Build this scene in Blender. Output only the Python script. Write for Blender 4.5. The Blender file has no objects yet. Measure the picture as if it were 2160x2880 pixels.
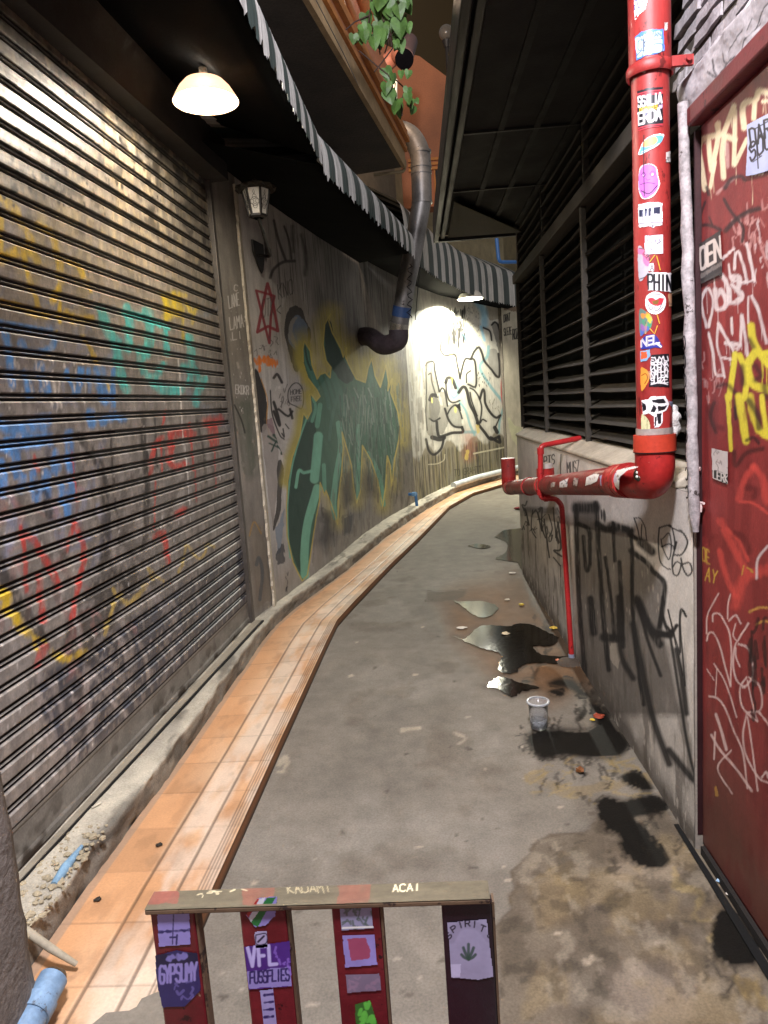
import bpy, bmesh, math, random
import numpy as np
from mathutils import Vector, Matrix
random.seed(7); rng = np.random.default_rng(11)
R = math.radians
S = bpy.context.scene
COL = S.collection
# ------------------------------------------------------------------ camera (24 mm phone camera held at 1.5 m)
F, CX, CY, HC = 1997., 1080., 1440., 1.5
def _n(v): return v/np.linalg.norm(v)
def _ray(x, y): return np.array([x-CX, -(y-CY), -F])
_fy = _n(_ray(1168, 1133.3)); _up = _n(np.cross(_fy, _n(_ray(0, 1215))))
if _up[1] < 0: _up = -_up
_rx = _n(np.cross(_fy, _up)); CM = np.array([_rx, _fy, _up])
EYE = np.array([0, 0, HC])
def D(x, y): return CM @ _ray(x, y)
def G(x, y, z=0.):
    d = D(x, y); t = (z-HC)/d[2]; return np.array([d[0]*t, d[1]*t, z])
def AT(x, y, Y):
    d = D(x, y); return EYE+d*(Y/d[1])
def ATX(x, y, X):
    d = D(x, y); return EYE+d*(X/d[0])
cam = bpy.data.cameras.new('camera'); cam.sensor_fit = 'VERTICAL'; cam.sensor_height = 36.0; cam.sensor_width = 27.0
cam.lens = 36.0*F/2880.; cam.clip_start = .02; cam.clip_end = 500
co = bpy.data.objects.new('camera', cam); COL.objects.link(co)
m = Matrix([[CM[i][j] for j in range(3)] for i in range(3)]).to_4x4(); m.translation = Vector(EYE)
co.matrix_world = m; S.camera = co
S.view_settings.view_transform = 'Standard'; S.view_settings.look = 'None'

# ------------------------------------------------------------------ colours and materials
def lin(h, k=1.):
    h = h.lstrip('#'); c = [int(h[i:i+2], 16)/255 for i in (0, 2, 4)]
    return tuple(k*(x/12.92 if x <= .04045 else ((x+.055)/1.055)**2.4) for x in c)
MATS = {}
def mat(name, col='#808080', rough=.7, metal=0., vc=False, var=.25, vs=6., fine=.15, fs=70., bump=.25, bs=90., bd=.004, spec=.4, gloss=.0, alpha=None, trans=0., k=1., stretch=(1, 1, 1), chip=None):
    if name in MATS: return MATS[name]
    M = bpy.data.materials.new(name); M.use_nodes = True; N = M.node_tree.nodes; L = M.node_tree.links
    P = N['Principled BSDF']
    tc = N.new('ShaderNodeTexCoord'); mp = N.new('ShaderNodeMapping'); mp.inputs['Scale'].default_value = stretch
    L.new(tc.outputs['Object'], mp.inputs[0]); vec = mp.outputs[0]
    def noise(sc, det=4, rg=.6):
        t = N.new('ShaderNodeTexNoise'); t.inputs['Scale'].default_value = sc; t.inputs['Detail'].default_value = det
        t.inputs['Roughness'].default_value = rg; L.new(vec, t.inputs['Vector']); return t.outputs['Fac']
    def mr(v, a, b):
        t = N.new('ShaderNodeMapRange'); t.inputs[1].default_value = .25; t.inputs[2].default_value = .75
        t.inputs[3].default_value = a; t.inputs[4].default_value = b; L.new(v, t.inputs[0]); return t.outputs[0]
    def mul(a, b):
        t = N.new('ShaderNodeMath'); t.operation = 'MULTIPLY'; L.new(a, t.inputs[0]); L.new(b, t.inputs[1]); return t.outputs[0]
    n1 = noise(vs, 5); n2 = noise(fs, 3)
    v = mul(mr(n1, 1-var, 1+var), mr(n2, 1-fine, 1+fine))
    mx = N.new('ShaderNodeVectorMath'); mx.operation = 'SCALE'
    if vc:
        a = N.new('ShaderNodeVertexColor'); a.layer_name = 'Col'; L.new(a.outputs['Color'], mx.inputs[0])
        if gloss:
            g = N.new('ShaderNodeMapRange'); g.inputs[1].default_value = 1.; g.inputs[2].default_value = 0.
            g.inputs[3].default_value = rough; g.inputs[4].default_value = gloss; L.new(a.outputs['Alpha'], g.inputs[0])
            L.new(g.outputs[0], P.inputs['Roughness'])
    else: mx.inputs[0].default_value = lin(col, k)
    L.new(v, mx.inputs['Scale']); outc = mx.outputs[0]
    for cc_, sc_, th_ in (chip or []):   # worn-through paint, rust or grime in patches
        cm = N.new('ShaderNodeMapRange'); cm.inputs[1].default_value = th_; cm.inputs[2].default_value = th_+.035; L.new(noise(sc_, 6, .7), cm.inputs[0])
        mi = N.new('ShaderNodeMix'); mi.data_type = 'RGBA'; mi.inputs[7].default_value = (*lin(cc_), 1); L.new(cm.outputs[0], mi.inputs[0]); L.new(outc, mi.inputs[6]); outc = mi.outputs[2]
    L.new(outc, P.inputs['Base Color'])
    if not (vc and gloss):
        if rough > .15: L.new(mr(n1, max(0, rough-.12), min(1, rough+.12)), P.inputs['Roughness'])
        else: P.inputs['Roughness'].default_value = rough
    P.inputs['Metallic'].default_value = metal; P.inputs['Specular IOR Level'].default_value = spec
    if trans: P.inputs['Transmission Weight'].default_value = trans
    if bump:
        b = N.new('ShaderNodeBump'); b.inputs['Strength'].default_value = bump; b.inputs['Distance'].default_value = bd
        nb = noise(bs, 4, .65); L.new(nb, b.inputs['Height']); L.new(b.outputs[0], P.inputs['Normal'])
    MATS[name] = M; return M
def emit(name, col, st):
    M = bpy.data.materials.new(name); M.use_nodes = True; P = M.node_tree.nodes['Principled BSDF']
    P.inputs['Base Color'].default_value = (*col, 1); P.inputs['Emission Color'].default_value = (*col, 1); P.inputs['Emission Strength'].default_value = st
    return M

# ------------------------------------------------------------------ object helpers
def link(name, me, parent=None, mt=None, label=None):
    o = bpy.data.objects.new(name, me); COL.objects.link(o)
    if mt: me.materials.append(mt)
    if parent is not None: setp(o, parent)
    if label: o['label'] = label
    return o
def setp(o, parent):
    p = Vector((0, 0, 0)); q = parent
    while q is not None: p += q.location; q = q.parent
    o.parent = parent; o.location = o.location - p if o.parent else o.location
def T(name, label, cat, loc=(0, 0, 0), group=None):
    o = bpy.data.objects.new(name, None); COL.objects.link(o); o.location = Vector([float(v) for v in loc]); o.empty_display_size = .1
    return tag(o, label, cat, group)
def tag(o, label, cat, group=None):
    o['label'] = label; o['category'] = cat
    if group: o['group'] = group
    return o
def struct(o, label=None, kind='structure'):
    o['kind'] = kind
    if label: o['label'] = label
    return o
class MB:
    def __init__(s): s.v = []; s.f = []; s.sm = []
    def add(s, vs, fs, smooth=False):
        b = len(s.v); s.v += [tuple(map(float, p)) for p in vs]
        for f in fs: s.f.append([b+i for i in f]); s.sm.append(smooth)
        return s
    def box(s, a, b, rot=None, c=None):
        a = np.array(a, float); b = np.array(b, float)
        vs = [np.array([(a, b)[i][0], (a, b)[j][1], (a, b)[k][2]]) for i in (0, 1) for j in (0, 1) for k in (0, 1)]
        if rot is not None:
            c = (a+b)/2 if c is None else np.array(c); Rm = np.array(rot.to_3x3()); vs = [Rm@(p-c)+c for p in vs]
        return s.add(vs, [(0, 1, 3, 2), (4, 6, 7, 5), (0, 4, 5, 1), (2, 3, 7, 6), (0, 2, 6, 4), (1, 5, 7, 3)])
    def prism(s, poly, d):          # poly: list of 3D points, extruded by vector d
        n = len(poly); poly = [np.array(p, float) for p in poly]; d = np.array(d, float)
        s.add(poly+[p+d for p in poly], [tuple(range(n))[::-1], tuple(range(n, 2*n))]+[(i, (i+1) % n, n+(i+1) % n, n+i) for i in range(n)]); return s
    def tube(s, path, r, seg=16, caps=True, rs=None):
        path = [Vector([float(q) for q in p]) for p in path]; n = len(path); vs = []; up = None
        for i, p in enumerate(path):
            t = (path[min(i+1, n-1)]-path[max(i-1, 0)]).normalized()
            if up is None: up = Vector((0, 0, 1)) if abs(t.z) < .9 else Vector((0, 1, 0))
            x = t.cross(up).normalized(); up = x.cross(t).normalized(); rr = rs[i] if rs else r
            for k in range(seg):
                a = 2*math.pi*k/seg; vs.append(p+(x*math.cos(a)+up*math.sin(a))*rr)
        fs = [(i*seg+k, i*seg+(k+1) % seg, (i+1)*seg+(k+1) % seg, (i+1)*seg+k) for i in range(n-1) for k in range(seg)]
        s.add(vs, fs, True)
        if caps: s.add(vs[:seg], [tuple(range(seg))[::-1]]); s.add(vs[-seg:], [tuple(range(seg))])
        return s
    def lathe(s, prof, c, seg=32, axis=None, smooth=True):   # prof [(r, z)]
        c = np.array(c, float); vs = []
        for r, z in prof:
            for k in range(seg):
                a = 2*math.pi*k/seg; p = np.array([r*math.cos(a), r*math.sin(a), z])
                if axis is not None: p = np.array(axis @ Vector(p))
                vs.append(p+c)
        n = len(prof); fs = [(i*seg+k, i*seg+(k+1) % seg, (i+1)*seg+(k+1) % seg, (i+1)*seg+k) for i in range(n-1) for k in range(seg)]
        return s.add(vs, fs, smooth)
    def build(s, name, mt, parent=None, label=None, bevel=0):
        me = bpy.data.meshes.new(name); me.from_pydata(s.v, [], s.f); me.polygons.foreach_set('use_smooth', s.sm); me.update()
        o = link(name, me, parent, mt, label)
        if bevel:
            bm = o.modifiers.new('bevel', 'BEVEL'); bm.width = bevel; bm.segments = 2; bm.limit_method = 'ANGLE'
        return o
def bend(pts, r=.05, n=5):          # round the corners of a polyline
    pts = [np.array(p, float) for p in pts]; out = [pts[0]]
    for i in range(1, len(pts)-1):
        a, b, c = pts[i-1], pts[i], pts[i+1]; u = _n(a-b); w = _n(c-b)
        rr = min(r, np.linalg.norm(a-b)*.48, np.linalg.norm(c-b)*.48)
        for k in range(n+1):
            t = k/n; out.append((1-t)**2*(b+u*rr)+2*t*(1-t)*b+t*t*(b+w*rr))
    return out+[pts[-1]]
def gridmesh(name, V, colr=None, mt=None, parent=None, smooth=True, keep=None, flip=False):
    """V: (nz, ns, 3) vertices; colr (nz, ns, 4) vertex colours; keep: (nz-1, ns-1) mask of faces"""
    nz, ns, _ = V.shape; idx = np.arange(nz*ns).reshape(nz, ns)
    q = np.stack([idx[:-1, :-1], idx[:-1, 1:], idx[1:, 1:], idx[1:, :-1]], -1)
    if flip: q = q[..., ::-1]
    q = q.reshape(-1, 4) if keep is None else q[keep]
    me = bpy.data.meshes.new(name); me.vertices.add(nz*ns); me.vertices.foreach_set('co', V.reshape(-1).astype(np.float32))
    nf = len(q); me.loops.add(nf*4); me.loops.foreach_set('vertex_index', q.reshape(-1).astype(np.int32))
    me.polygons.add(nf); me.polygons.foreach_set('loop_start', np.arange(0, nf*4, 4, dtype=np.int32)); me.polygons.foreach_set('loop_total', np.full(nf, 4, np.int32))
    me.polygons.foreach_set('use_smooth', np.full(nf, smooth)); me.update(calc_edges=True); me.validate()
    if colr is not None:
        a = me.color_attributes.new('Col', 'FLOAT_COLOR', 'POINT'); a.data.foreach_set('color', np.clip(colr, 0, 1).reshape(-1).astype(np.float32))
    return link(name, me, parent, mt)

# ------------------------------------------------------------------ a small raster painter (spray paint, marker and dirt on walls, as vertex colours)
def vnoise(h, w, cy, cx, seed):
    r = np.random.default_rng(seed); gy, gx = int(h/cy)+3, int(w/cx)+3; g = r.random((gy, gx))
    y = np.arange(h)/cy; x = np.arange(w)/cx; yi = y.astype(int); xi = x.astype(int); fy = y-yi; fx = x-xi
    fy = (fy*fy*(3-2*fy))[:, None]; fx = (fx*fx*(3-2*fx))[None]
    a = g[yi][:, xi]; b = g[yi][:, xi+1]; c = g[yi+1][:, xi]; d = g[yi+1][:, xi+1]
    return (a*(1-fx)+b*fx)*(1-fy)+(c*(1-fx)+d*fx)*fy
def fbm(h, w, cy, cx, seed, o=4):
    s = np.zeros((h, w)); t = 0; a = 1.
    for i in range(o):
        s += a*vnoise(h, w, max(cy/2**i, 1.01), max(cx/2**i, 1.01), seed+i*17); t += a; a *= .55
    return s/t
FONT = {'A': '00 26 40;12 32', 'B': '00 06 36 45 44 33 03;33 42 41 30 00', 'C': '45 36 16 05 01 10 30 41', 'D': '00 06 26 45 41 20 00', 'E': '40 00 06 46;03 33', 'F': '00 06 46;03 33',
        'G': '45 36 16 05 01 10 30 41 43 23', 'H': '00 06;40 46;03 43', 'I': '20 26', 'J': '46 41 30 10 01', 'K': '00 06;46 03 40', 'L': '06 00 40', 'M': '00 06 23 46 40', 'N': '00 06 40 46',
        'O': '10 01 05 16 36 45 41 30 10', 'P': '00 06 36 45 44 33 03', 'Q': '10 01 05 16 36 45 41 30 10;22 40', 'R': '00 06 36 45 44 33 03;23 40', 'S': '41 30 10 01;02 04 13 33 42 41;04 05 16 36 45',
        'T': '20 26;06 46', 'U': '06 01 10 30 41 46', 'V': '06 20 46', 'W': '06 10 23 30 46', 'X': '00 46;06 40', 'Y': '06 23 46;23 20', 'Z': '06 46 00 40', '7': '06 46 10', '2': '05 16 36 45 44 00 40'}
FONT['S'] = '01 10 30 41 42 33 13 04 05 16 36 45'
class Canvas:
    """raster over (s, z); unproj maps photo pixels to (s, z) on the surface"""
    def __init__(c, s0, s1, z0, z1, res, base, unproj=None, pos=None):
        c.s0, c.s1, c.z0, c.z1, c.res, c.un = s0, s1, z0, z1, res, unproj
        c.w = int(round((s1-s0)/res))+1; c.h = int(round((z1-z0)/res))+1
        c.a = np.ones((c.h, c.w, 4)); c.a[..., :3] = lin(base); c.IX = c.IY = None; c.pos = pos; c.ox, c.oy, c.sc = 0, 0, 1.; c.seed = 1; c.wk = 1.
    def crop(c, ox, oy, sc): c.ox, c.oy, c.sc = ox, oy, sc; return c
    def px(c, p):
        if c.un is None: s, z = p
        else: s, z = c.un(c.ox+p[0]/c.sc, c.oy+p[1]/c.sc)
        return np.array([(s-c.s0)/c.res, (z-c.z0)/c.res])
    def img(c):                         # where each cell of the surface lies in the photograph
        if c.IX is None:
            sg, zg = np.meshgrid(c.s0+np.arange(c.w)*c.res, c.z0+np.arange(c.h)*c.res); q = (c.pos(sg, zg)-EYE) @ CM; z = -q[..., 2]; ok = z > .05; z = np.where(ok, z, 1.)
            c.IX = np.where(ok, CX+F*q[..., 0]/z, 1e7); c.IY = np.where(ok, CY-F*q[..., 1]/z, 1e7)
        return c.IX, c.IY
    def I(c, p): return np.array([c.ox+p[0]/c.sc, c.oy+p[1]/c.sc])
    def blend(c, y0, x0, m, col, gloss=None):
        h, w = m.shape; A = c.a[y0:y0+h, x0:x0+w]; k = lin(col) if isinstance(col, str) else col
        A[..., :3] = A[..., :3]*(1-m[..., None])+np.array(k)*m[..., None]
        if gloss is not None: A[..., 3] = A[..., 3]*(1-m)+(1-gloss)*m
    def smooth(c, P, closed=False, n=6):
        P = [np.array(p) for p in P]
        if len(P) < 3: return P
        Q = [P[-1]]+P+[P[0], P[1]] if closed else [2*P[0]-P[1]]+P+[2*P[-1]-P[-2]]
        out = []
        for i in range(1, len(Q)-2):
            a, b, d, e = Q[i-1:i+3]
            for k in range(n):
                t = k/n; out.append(.5*((2*b)+(d-a)*t+(2*a-5*b+4*d-e)*t*t+(3*b-a-3*d+e)*t**3))
        if not closed: out.append(P[-1])
        return out
    def bbox(c, P, m):                  # rows and columns whose photo position falls within m pixels of the points
        IX, IY = c.img(); P = np.array(P); k = (IX > P[:, 0].min()-m) & (IX < P[:, 0].max()+m) & (IY > P[:, 1].min()-m) & (IY < P[:, 1].max()+m)
        r = np.flatnonzero(k.any(1)); q = np.flatnonzero(k.any(0))
        return (q[0], q[-1]+1, r[0], r[-1]+1) if len(r) else (0, 0, 0, 0)
    def dist(c, P, bb, lim):
        x0, x1, y0, y1 = bb; IX, IY = c.img(); X, Y = IX[y0:y1, x0:x1], IY[y0:y1, x0:x1]; d = np.full(X.shape, 1e6)
        for a, b in zip(P[:-1], P[1:]):
            k = (X > min(a[0], b[0])-lim) & (X < max(a[0], b[0])+lim) & (Y > min(a[1], b[1])-lim) & (Y < max(a[1], b[1])+lim)
            if not k.any(): continue
            xs, ys = X[k], Y[k]; v = b-a; L = float(v@v)+1e-9; t = np.clip(((xs-a[0])*v[0]+(ys-a[1])*v[1])/L, 0, 1)
            d[k] = np.minimum(d[k], np.hypot(xs-a[0]-t*v[0], ys-a[1]-t*v[1]))
        return d
    def stroke(c, pts, w, col, al=1., soft=.25, sm=True, closed=False, ragged=0., gloss=None, drip=0):
        P = [c.I(p) for p in pts]; wr = max(w*c.wk/c.sc, .8)
        if sm: P = c.smooth(P, closed)
        if closed: P = P+[P[0]]
        sf = max(wr*soft, 1.4); lim = wr/2+sf+2; bb = c.bbox(P, lim)
        if bb[1]-bb[0] < 1 or bb[3]-bb[2] < 1: return c
        d = c.dist(P, bb, lim); c.seed += 1
        if ragged: d = d+(vnoise(*d.shape, 5, 4, c.seed)-.5)*ragged*wr
        mk = np.clip((wr/2-d)/sf+.5, 0, 1)*al
        if ragged: mk = mk*np.clip(.55+vnoise(*d.shape, 9, 3, c.seed+5)*1.1, 0, 1)
        c.blend(bb[2], bb[0], mk, col, gloss)
        for i in range(drip):
            q = P[random.randrange(len(P))]; c.stroke([((q[0]-c.ox)*c.sc, (q[1]-c.oy)*c.sc), ((q[0]+2-c.ox)*c.sc, (q[1]+random.uniform(15, 90)-c.oy)*c.sc)], max(w*.14, 1.5*c.sc), col, al=al*.8)
        return c
    def strokes(c, L, col, **k):
        for pts, w in L: c.stroke(pts, w, col, **k)
        return c
    def fill(c, pts, col, al=1., rag=1.5, soft=0., sm=False, gloss=None, tex=0., cell=14):
        P = [c.I(p) for p in pts]
        if sm: P = c.smooth(P, True)
        s = soft/c.sc; x0, x1, y0, y1 = c.bbox(P, s+3)
        if x1-x0 < 1 or y1-y0 < 1: return c
        IX, IY = c.img(); X, Y = IX[y0:y1, x0:x1].copy(), IY[y0:y1, x0:x1].copy(); c.seed += 1
        if rag: X = X+(fbm(*X.shape, cell, cell, c.seed, 3)-.5)*4*rag; Y = Y+(fbm(*Y.shape, cell, cell, c.seed+3, 3)-.5)*4*rag
        ins = np.zeros(X.shape, bool)
        for a, b in zip(P, P[1:]+P[:1]):
            if abs(a[1]-b[1]) < 1e-9: continue
            cr = ((a[1] > Y) != (b[1] > Y)) & (X < (b[0]-a[0])*(Y-a[1])/(b[1]-a[1])+a[0]); ins ^= cr
        mk = ins.astype(float)
        if s > 1: d = c.dist(P+[P[0]], (x0, x1, y0, y1), s+2); mk = np.where(ins, np.clip(.5+d/s/2, 0, 1), np.clip(.5-d/s/2, 0, 1))
        if tex: mk = mk*np.clip(1-tex+2*tex*fbm(*mk.shape, 20, 8, c.seed+9, 4), 0, 1)
        c.blend(y0, x0, mk*al, col, gloss); return c
    def text(c, s, p0, p1, p2, w, col, al=1., jit=.25, gap=.35, sm=False, **k):
        """letters in the parallelogram: p0 bottom left, p1 bottom right, p2 top left"""
        n = len(s); p0, p1, p2 = map(np.array, (p0, p1, p2)); cw = 1/(n*(1+gap)-gap)
        for i, ch in enumerate(s):
            for st in FONT.get(ch, '').split(';') if ch in FONT else []:
                pts = []
                for q in st.split():
                    u = (i*(1+gap)+int(q[0])/4+random.uniform(-.1, .1)*jit)*cw; v = int(q[1])/6+random.uniform(-.12, .12)*jit
                    pts.append(tuple(p0+(p1-p0)*u+(p2-p0)*v))
                c.stroke(pts, w, col, al=al, sm=sm, **k)
        return c
    def scrib(c, box, n, w, col, al=.8, up=1., seed=0, **k):
        r = random.Random(seed); x0, y0, x1, y1 = box
        for i in range(n):
            x, y = r.uniform(x0, x1), r.uniform(y0, y1); pts = [(x, y)]
            for j in range(r.randint(2, 4)):
                x += r.uniform(-.25, .3)*(x1-x0)*.5; y += r.uniform(-.5, .5)*(y1-y0)*.5*up; pts.append((x, y))
            c.stroke(pts, w*r.uniform(.6, 1.2), col, al=al, **k)
        return c
    def tint(c, f):                     # multiply by a factor field
        c.a[..., :3] *= f[..., None]; return c
    def flecks(c, box, n, size, col, asp=3., seed=0, al=.9):
        r = np.random.default_rng(seed); x0, y0, x1, y1 = box
        for i in range(n):
            p = c.px((r.uniform(x0, x1), r.uniform(y0, y1))); hw = max(size/c.res*r.uniform(.3, 1), .8); hh = hw*r.uniform(1, asp)
            xa, xb, ya, yb = int(p[0]-hw-1), int(p[0]+hw+2), int(p[1]-hh-1), int(p[1]+hh+2)
            if xa < 0 or ya < 0 or xb > c.w or yb > c.h: continue
            X, Y = np.meshgrid(np.arange(xa, xb), np.arange(ya, yb)); q = ((X-p[0])/hw)**2+((Y-p[1])/hh)**2
            c.blend(ya, xa, np.clip(1.5-q, 0, 1)*al, col)
        return c
    def get(c, s, z):                   # bilinear-free nearest sample for arrays of s, z
        x = np.clip(np.round((s-c.s0)/c.res).astype(int), 0, c.w-1); y = np.clip(np.round((z-c.z0)/c.res).astype(int), 0, c.h-1); return c.a[y, x]
class Poly:
    """vertical wall along a ground polyline"""
    def __init__(p, pts):
        p.P = np.array(pts, float); d = np.diff(p.P, axis=0); p.L = np.hypot(d[:, 0], d[:, 1]); p.c = np.concatenate([[0], np.cumsum(p.L)]); p.d = d/p.L[:, None]
    def un(p, x, y):
        dr = D(x, y); best = None; n = len(p.L)
        for i in range(n):
            a = p.P[i]; nr = np.array([p.d[i][1], -p.d[i][0]]); den = dr[:2]@nr
            if abs(den) < 1e-9: continue
            t = (a@nr)/den
            if t <= 0: continue
            q = EYE+dr*t; s = (q[:2]-a)@p.d[i]; lo = -1e9 if i == 0 else -1e-6; hi = 1e9 if i == n-1 else p.L[i]+1e-6
            if lo <= s <= hi and (best is None or t < best[0]): best = (t, p.c[i]+s, q[2])
        return (best[1], best[2]) if best else (-99, -99)
    def pos(p, s, z): return np.concatenate([p.at(s), z[..., None]], -1)
    def at(p, s):
        s = np.asarray(s, float); i = np.clip(np.searchsorted(p.c, s, side='right')-1, 0, len(p.L)-1)
        return p.P[i]+p.d[i]*(s-p.c[i])[..., None]
    def nrm(p, s):                      # smoothed normal towards the right of travel
        s = np.asarray(s, float); e = .05; a = p.at(np.clip(s-e, 0, p.c[-1])); b = p.at(np.clip(s+e, 0, p.c[-1])); d = b-a
        d /= np.maximum(np.linalg.norm(d, axis=-1), 1e-9)[..., None]; return np.stack([d[..., 1], -d[..., 0]], -1)
def smoothpoly(pts, n=6):
    P = [np.array(p, float) for p in pts]; Q = [2*P[0]-P[1]]+P+[2*P[-1]-P[-2]]; out = []
    for i in range(1, len(Q)-2):
        a, b, d, e = Q[i-1:i+3]
        for k in range(n):
            t = k/n; out.append(.5*((2*b)+(d-a)*t+(2*a-5*b+4*d-e)*t*t+(3*b-a-3*d+e)*t**3))
    return np.array(out+[P[-1]])
def wallmesh(name, poly, cv, mt, parent, thick, side=1, rough=.002, lab=None):
    """front = the painted raster, plus a plain back, ends and top so that the wall is solid"""
    s = cv.s0+np.arange(cv.w)*cv.res; z = cv.z0+np.arange(cv.h)*cv.res; xy = poly.at(s); nr = poly.nrm(s)*side
    off = (fbm(cv.h, cv.w, .12/cv.res, .12/cv.res, 5, 4)-.5)*2*rough
    V = np.zeros((cv.h, cv.w, 3)); V[..., 0] = xy[None, :, 0]+nr[None, :, 0]*off; V[..., 1] = xy[None, :, 1]+nr[None, :, 1]*off; V[..., 2] = z[:, None]
    return gridmesh(name, V, cv.a, mt, parent, flip=(side < 0))
def backing(name, poly, s0, s1, z0, z1, thick, mt, parent, side=1, gap=.012, n=24):
    mb = MB(); ss = np.linspace(s0, s1, n); xy = poly.at(ss); nr = poly.nrm(ss)*side; vs = []
    for i in range(n):
        for o, zz in ((gap, z0), (gap+thick, z0), (gap+thick, z1), (gap, z1)):
            vs.append((xy[i, 0]-nr[i, 0]*o, xy[i, 1]-nr[i, 1]*o, zz))
    fs = [tuple(4*i+a for a in (0,)) for i in range(0)]
    for i in range(n-1):
        for k in range(4): fs.append((4*i+k, 4*i+(k+1) % 4, 4*i+4+(k+1) % 4, 4*i+4+k))
    fs += [(0, 1, 2, 3), (4*n-1, 4*n-2, 4*n-3, 4*n-4)]
    return mb.add(vs, fs).build(name, mt, parent)
ENERGY = (48., 450., 490., 75.); WORLD = ((1., .96, .94), .13); EXPO = 0.95
# =================================================================== SETTING: ground, tiled strip, concrete kerb
WA = Poly([(-1.3625, 1.0), (-1.17, 4.5)])                       # roller shutter line
WP = Poly([(-1.17, 4.5), (-1.09, 4.88)])                        # pilaster between shutter and mural
BC = smoothpoly([(-1.09, 4.88), (-.84, 6.2), (-.55, 7.9), (-.08, 9.7), (.47, 11.4), (1.3, 13.0), (1.75, 13.8)], 5)
WB = Poly(BC[:16]); WC = Poly(BC[15:])
WR = Poly([(.82, 2.17), (.82, 5.95)])                           # low wall on the right
WD = Poly([(.845, .35), (.845, 2.165)])                         # red door wall
ST = [((-1.40, -.5), (-1.17, -.5), (-.76, -.5)), ((-1.31, 2.0), (-1.14, 2.0), (-.725, 2.0)), ((-1.26, 2.9), (-1.105, 2.9), (-.70, 2.9)), ((-1.19, 4.2), (-1.085, 4.25), (-.655, 4.3)), ((-1.14, 4.7), (-1.06, 4.68), (-.635, 4.75)),
      ((-1.07, 5.0), (-.985, 5.1), (-.555, 5.2)), ((-.84, 6.2), (-.72, 6.2), (-.32, 6.4)), ((-.55, 7.9), (-.42, 7.75), (-.04, 7.7)), ((-.08, 9.7), (.05, 9.6), (.38, 9.8)), ((.47, 11.4), (.58, 11.3), (.82, 11.1)), ((1.3, 13.0), (1.4, 12.85), (1.6, 12.3)), ((2.7, 15.0), (2.8, 14.7), (2.9, 14.2))]
def lines(k):                      # same sampling for the three rails of the kerb
    return smoothlin([s[k] for s in ST])
def smoothlin(P, n=24):
    P = [np.array(p, float) for p in P]; out = []
    for a, b in zip(P[:-1], P[1:]):
        for k in range(n): out.append(a+(b-a)*k/n)
    return np.array(out+[P[-1]])
rWall, rLedge, rTile = lines(0), lines(1), lines(2)

# ---- ground
gc = Canvas(-1.6, 2.9, -1.0, 16.0, .011, '#756f65', lambda x, y: tuple(G(x, y)[:2]), lambda s, z: np.stack([s, z, 0*s], -1))
gc.a[..., 3] = .9
gc.tint(.80+.4*fbm(gc.h, gc.w, 70, 60, 3, 5)); gc.tint(.86+.28*fbm(gc.h, gc.w, 12, 10, 8, 3))
h_, w_ = gc.h, gc.w
def gmask(seed, cy, cx, lo, hi): return np.clip((fbm(h_, w_, cy, cx, seed, 5)-lo)/(hi-lo), 0, 1)
gc.blend(0, 0, gmask(33, 60, 40, .56, .7)*.35, '#8f8a80'); gc.blend(0, 0, gmask(41, 26, 22, .62, .72)*.35, '#5a4f42')
K5 = (1200, 1300, 2.592); K6 = (1200, 2000, 1.728)
gc.crop(*K5)
gc.fill([(0, 330), (300, 260), (690, 330), (690, 640), (300, 700), (0, 640)], '#4d4840', al=.55, soft=120, rag=14)
for P, a in (([(150, 930), (420, 860), (700, 800), (1060, 1250), (1240, 1600), (900, 1760), (480, 1560), (200, 1300)], .62), ([(780, 1430), (1120, 1440), (1240, 1620), (1000, 1640), (760, 1560)], .6), ([(60, 1000), (300, 920), (560, 980), (520, 1180), (200, 1220)], .5)):
    gc.fill(P, '#6a4a2b', al=a, soft=80, rag=10, tex=.3)
gc.fill([(520, 720), (690, 760), (900, 1100), (760, 1120), (600, 1000)], '#4b3c2c', al=.5, soft=60, rag=14)
gc.fill([(0, 940), (290, 930), (270, 990), (120, 1020), (0, 1010)], '#4c4438', al=.7, soft=8, rag=4)
gc.crop(*K6)
gc.fill([(330, 1050), (420, 960), (405, 900), (440, 850), (410, 780), (500, 700), (515, 650), (600, 600), (770, 590), (830, 520), (1000, 420), (1160, 480), (1420, 760), (1659, 1100), (1659, 1800), (300, 1800), (350, 1300)], '#5d5140', al=.62, soft=9, rag=6, tex=.45)
gc.fill([(500, 850), (700, 740), (800, 850), (760, 1000), (560, 1060)], '#7d6a48', al=.4, soft=30, rag=14, tex=.4)
gc.fill([(760, 800), (960, 820), (940, 980), (800, 960)], '#857a6c', al=.5, soft=14, rag=8); gc.fill([(860, 700), (1000, 620), (1260, 640), (1330, 800), (1100, 850), (950, 830)], '#8a7d6b', al=.45, soft=14, rag=10)
gc.fill([(850, 1240), (1100, 1180), (1330, 1230), (1280, 1500), (900, 1521)], '#82766a', al=.45, soft=20, rag=10)
gc.fill([(850, 920), (880, 870), (960, 860), (1000, 890), (985, 950), (880, 985), (810, 960)], '#322e28', al=.75, soft=6, rag=4)
gc.stroke([(330, 1050), (420, 960), (405, 900), (440, 850), (410, 780), (500, 700), (515, 650), (600, 600), (770, 590), (830, 520)], 12, '#463a2c', al=.55, sm=False, ragged=1.0)
gc.stroke([(1200, 760), (1230, 850), (1340, 880), (1300, 1000), (1400, 1020), (1390, 1100)], 30, '#9c8a5c', al=.5, ragged=1.2)
gc.stroke([(1600, 1330), (1500, 1290), (1560, 1380), (1659, 1420)], 40, '#8a7440', al=.5, ragged=1.)
gc.stroke([(500, 330), (700, 380), (900, 360), (1100, 330)], 40, '#7d6c4c', al=.5, ragged=1.2)
gc.crop(0, 0, 1.)
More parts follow.
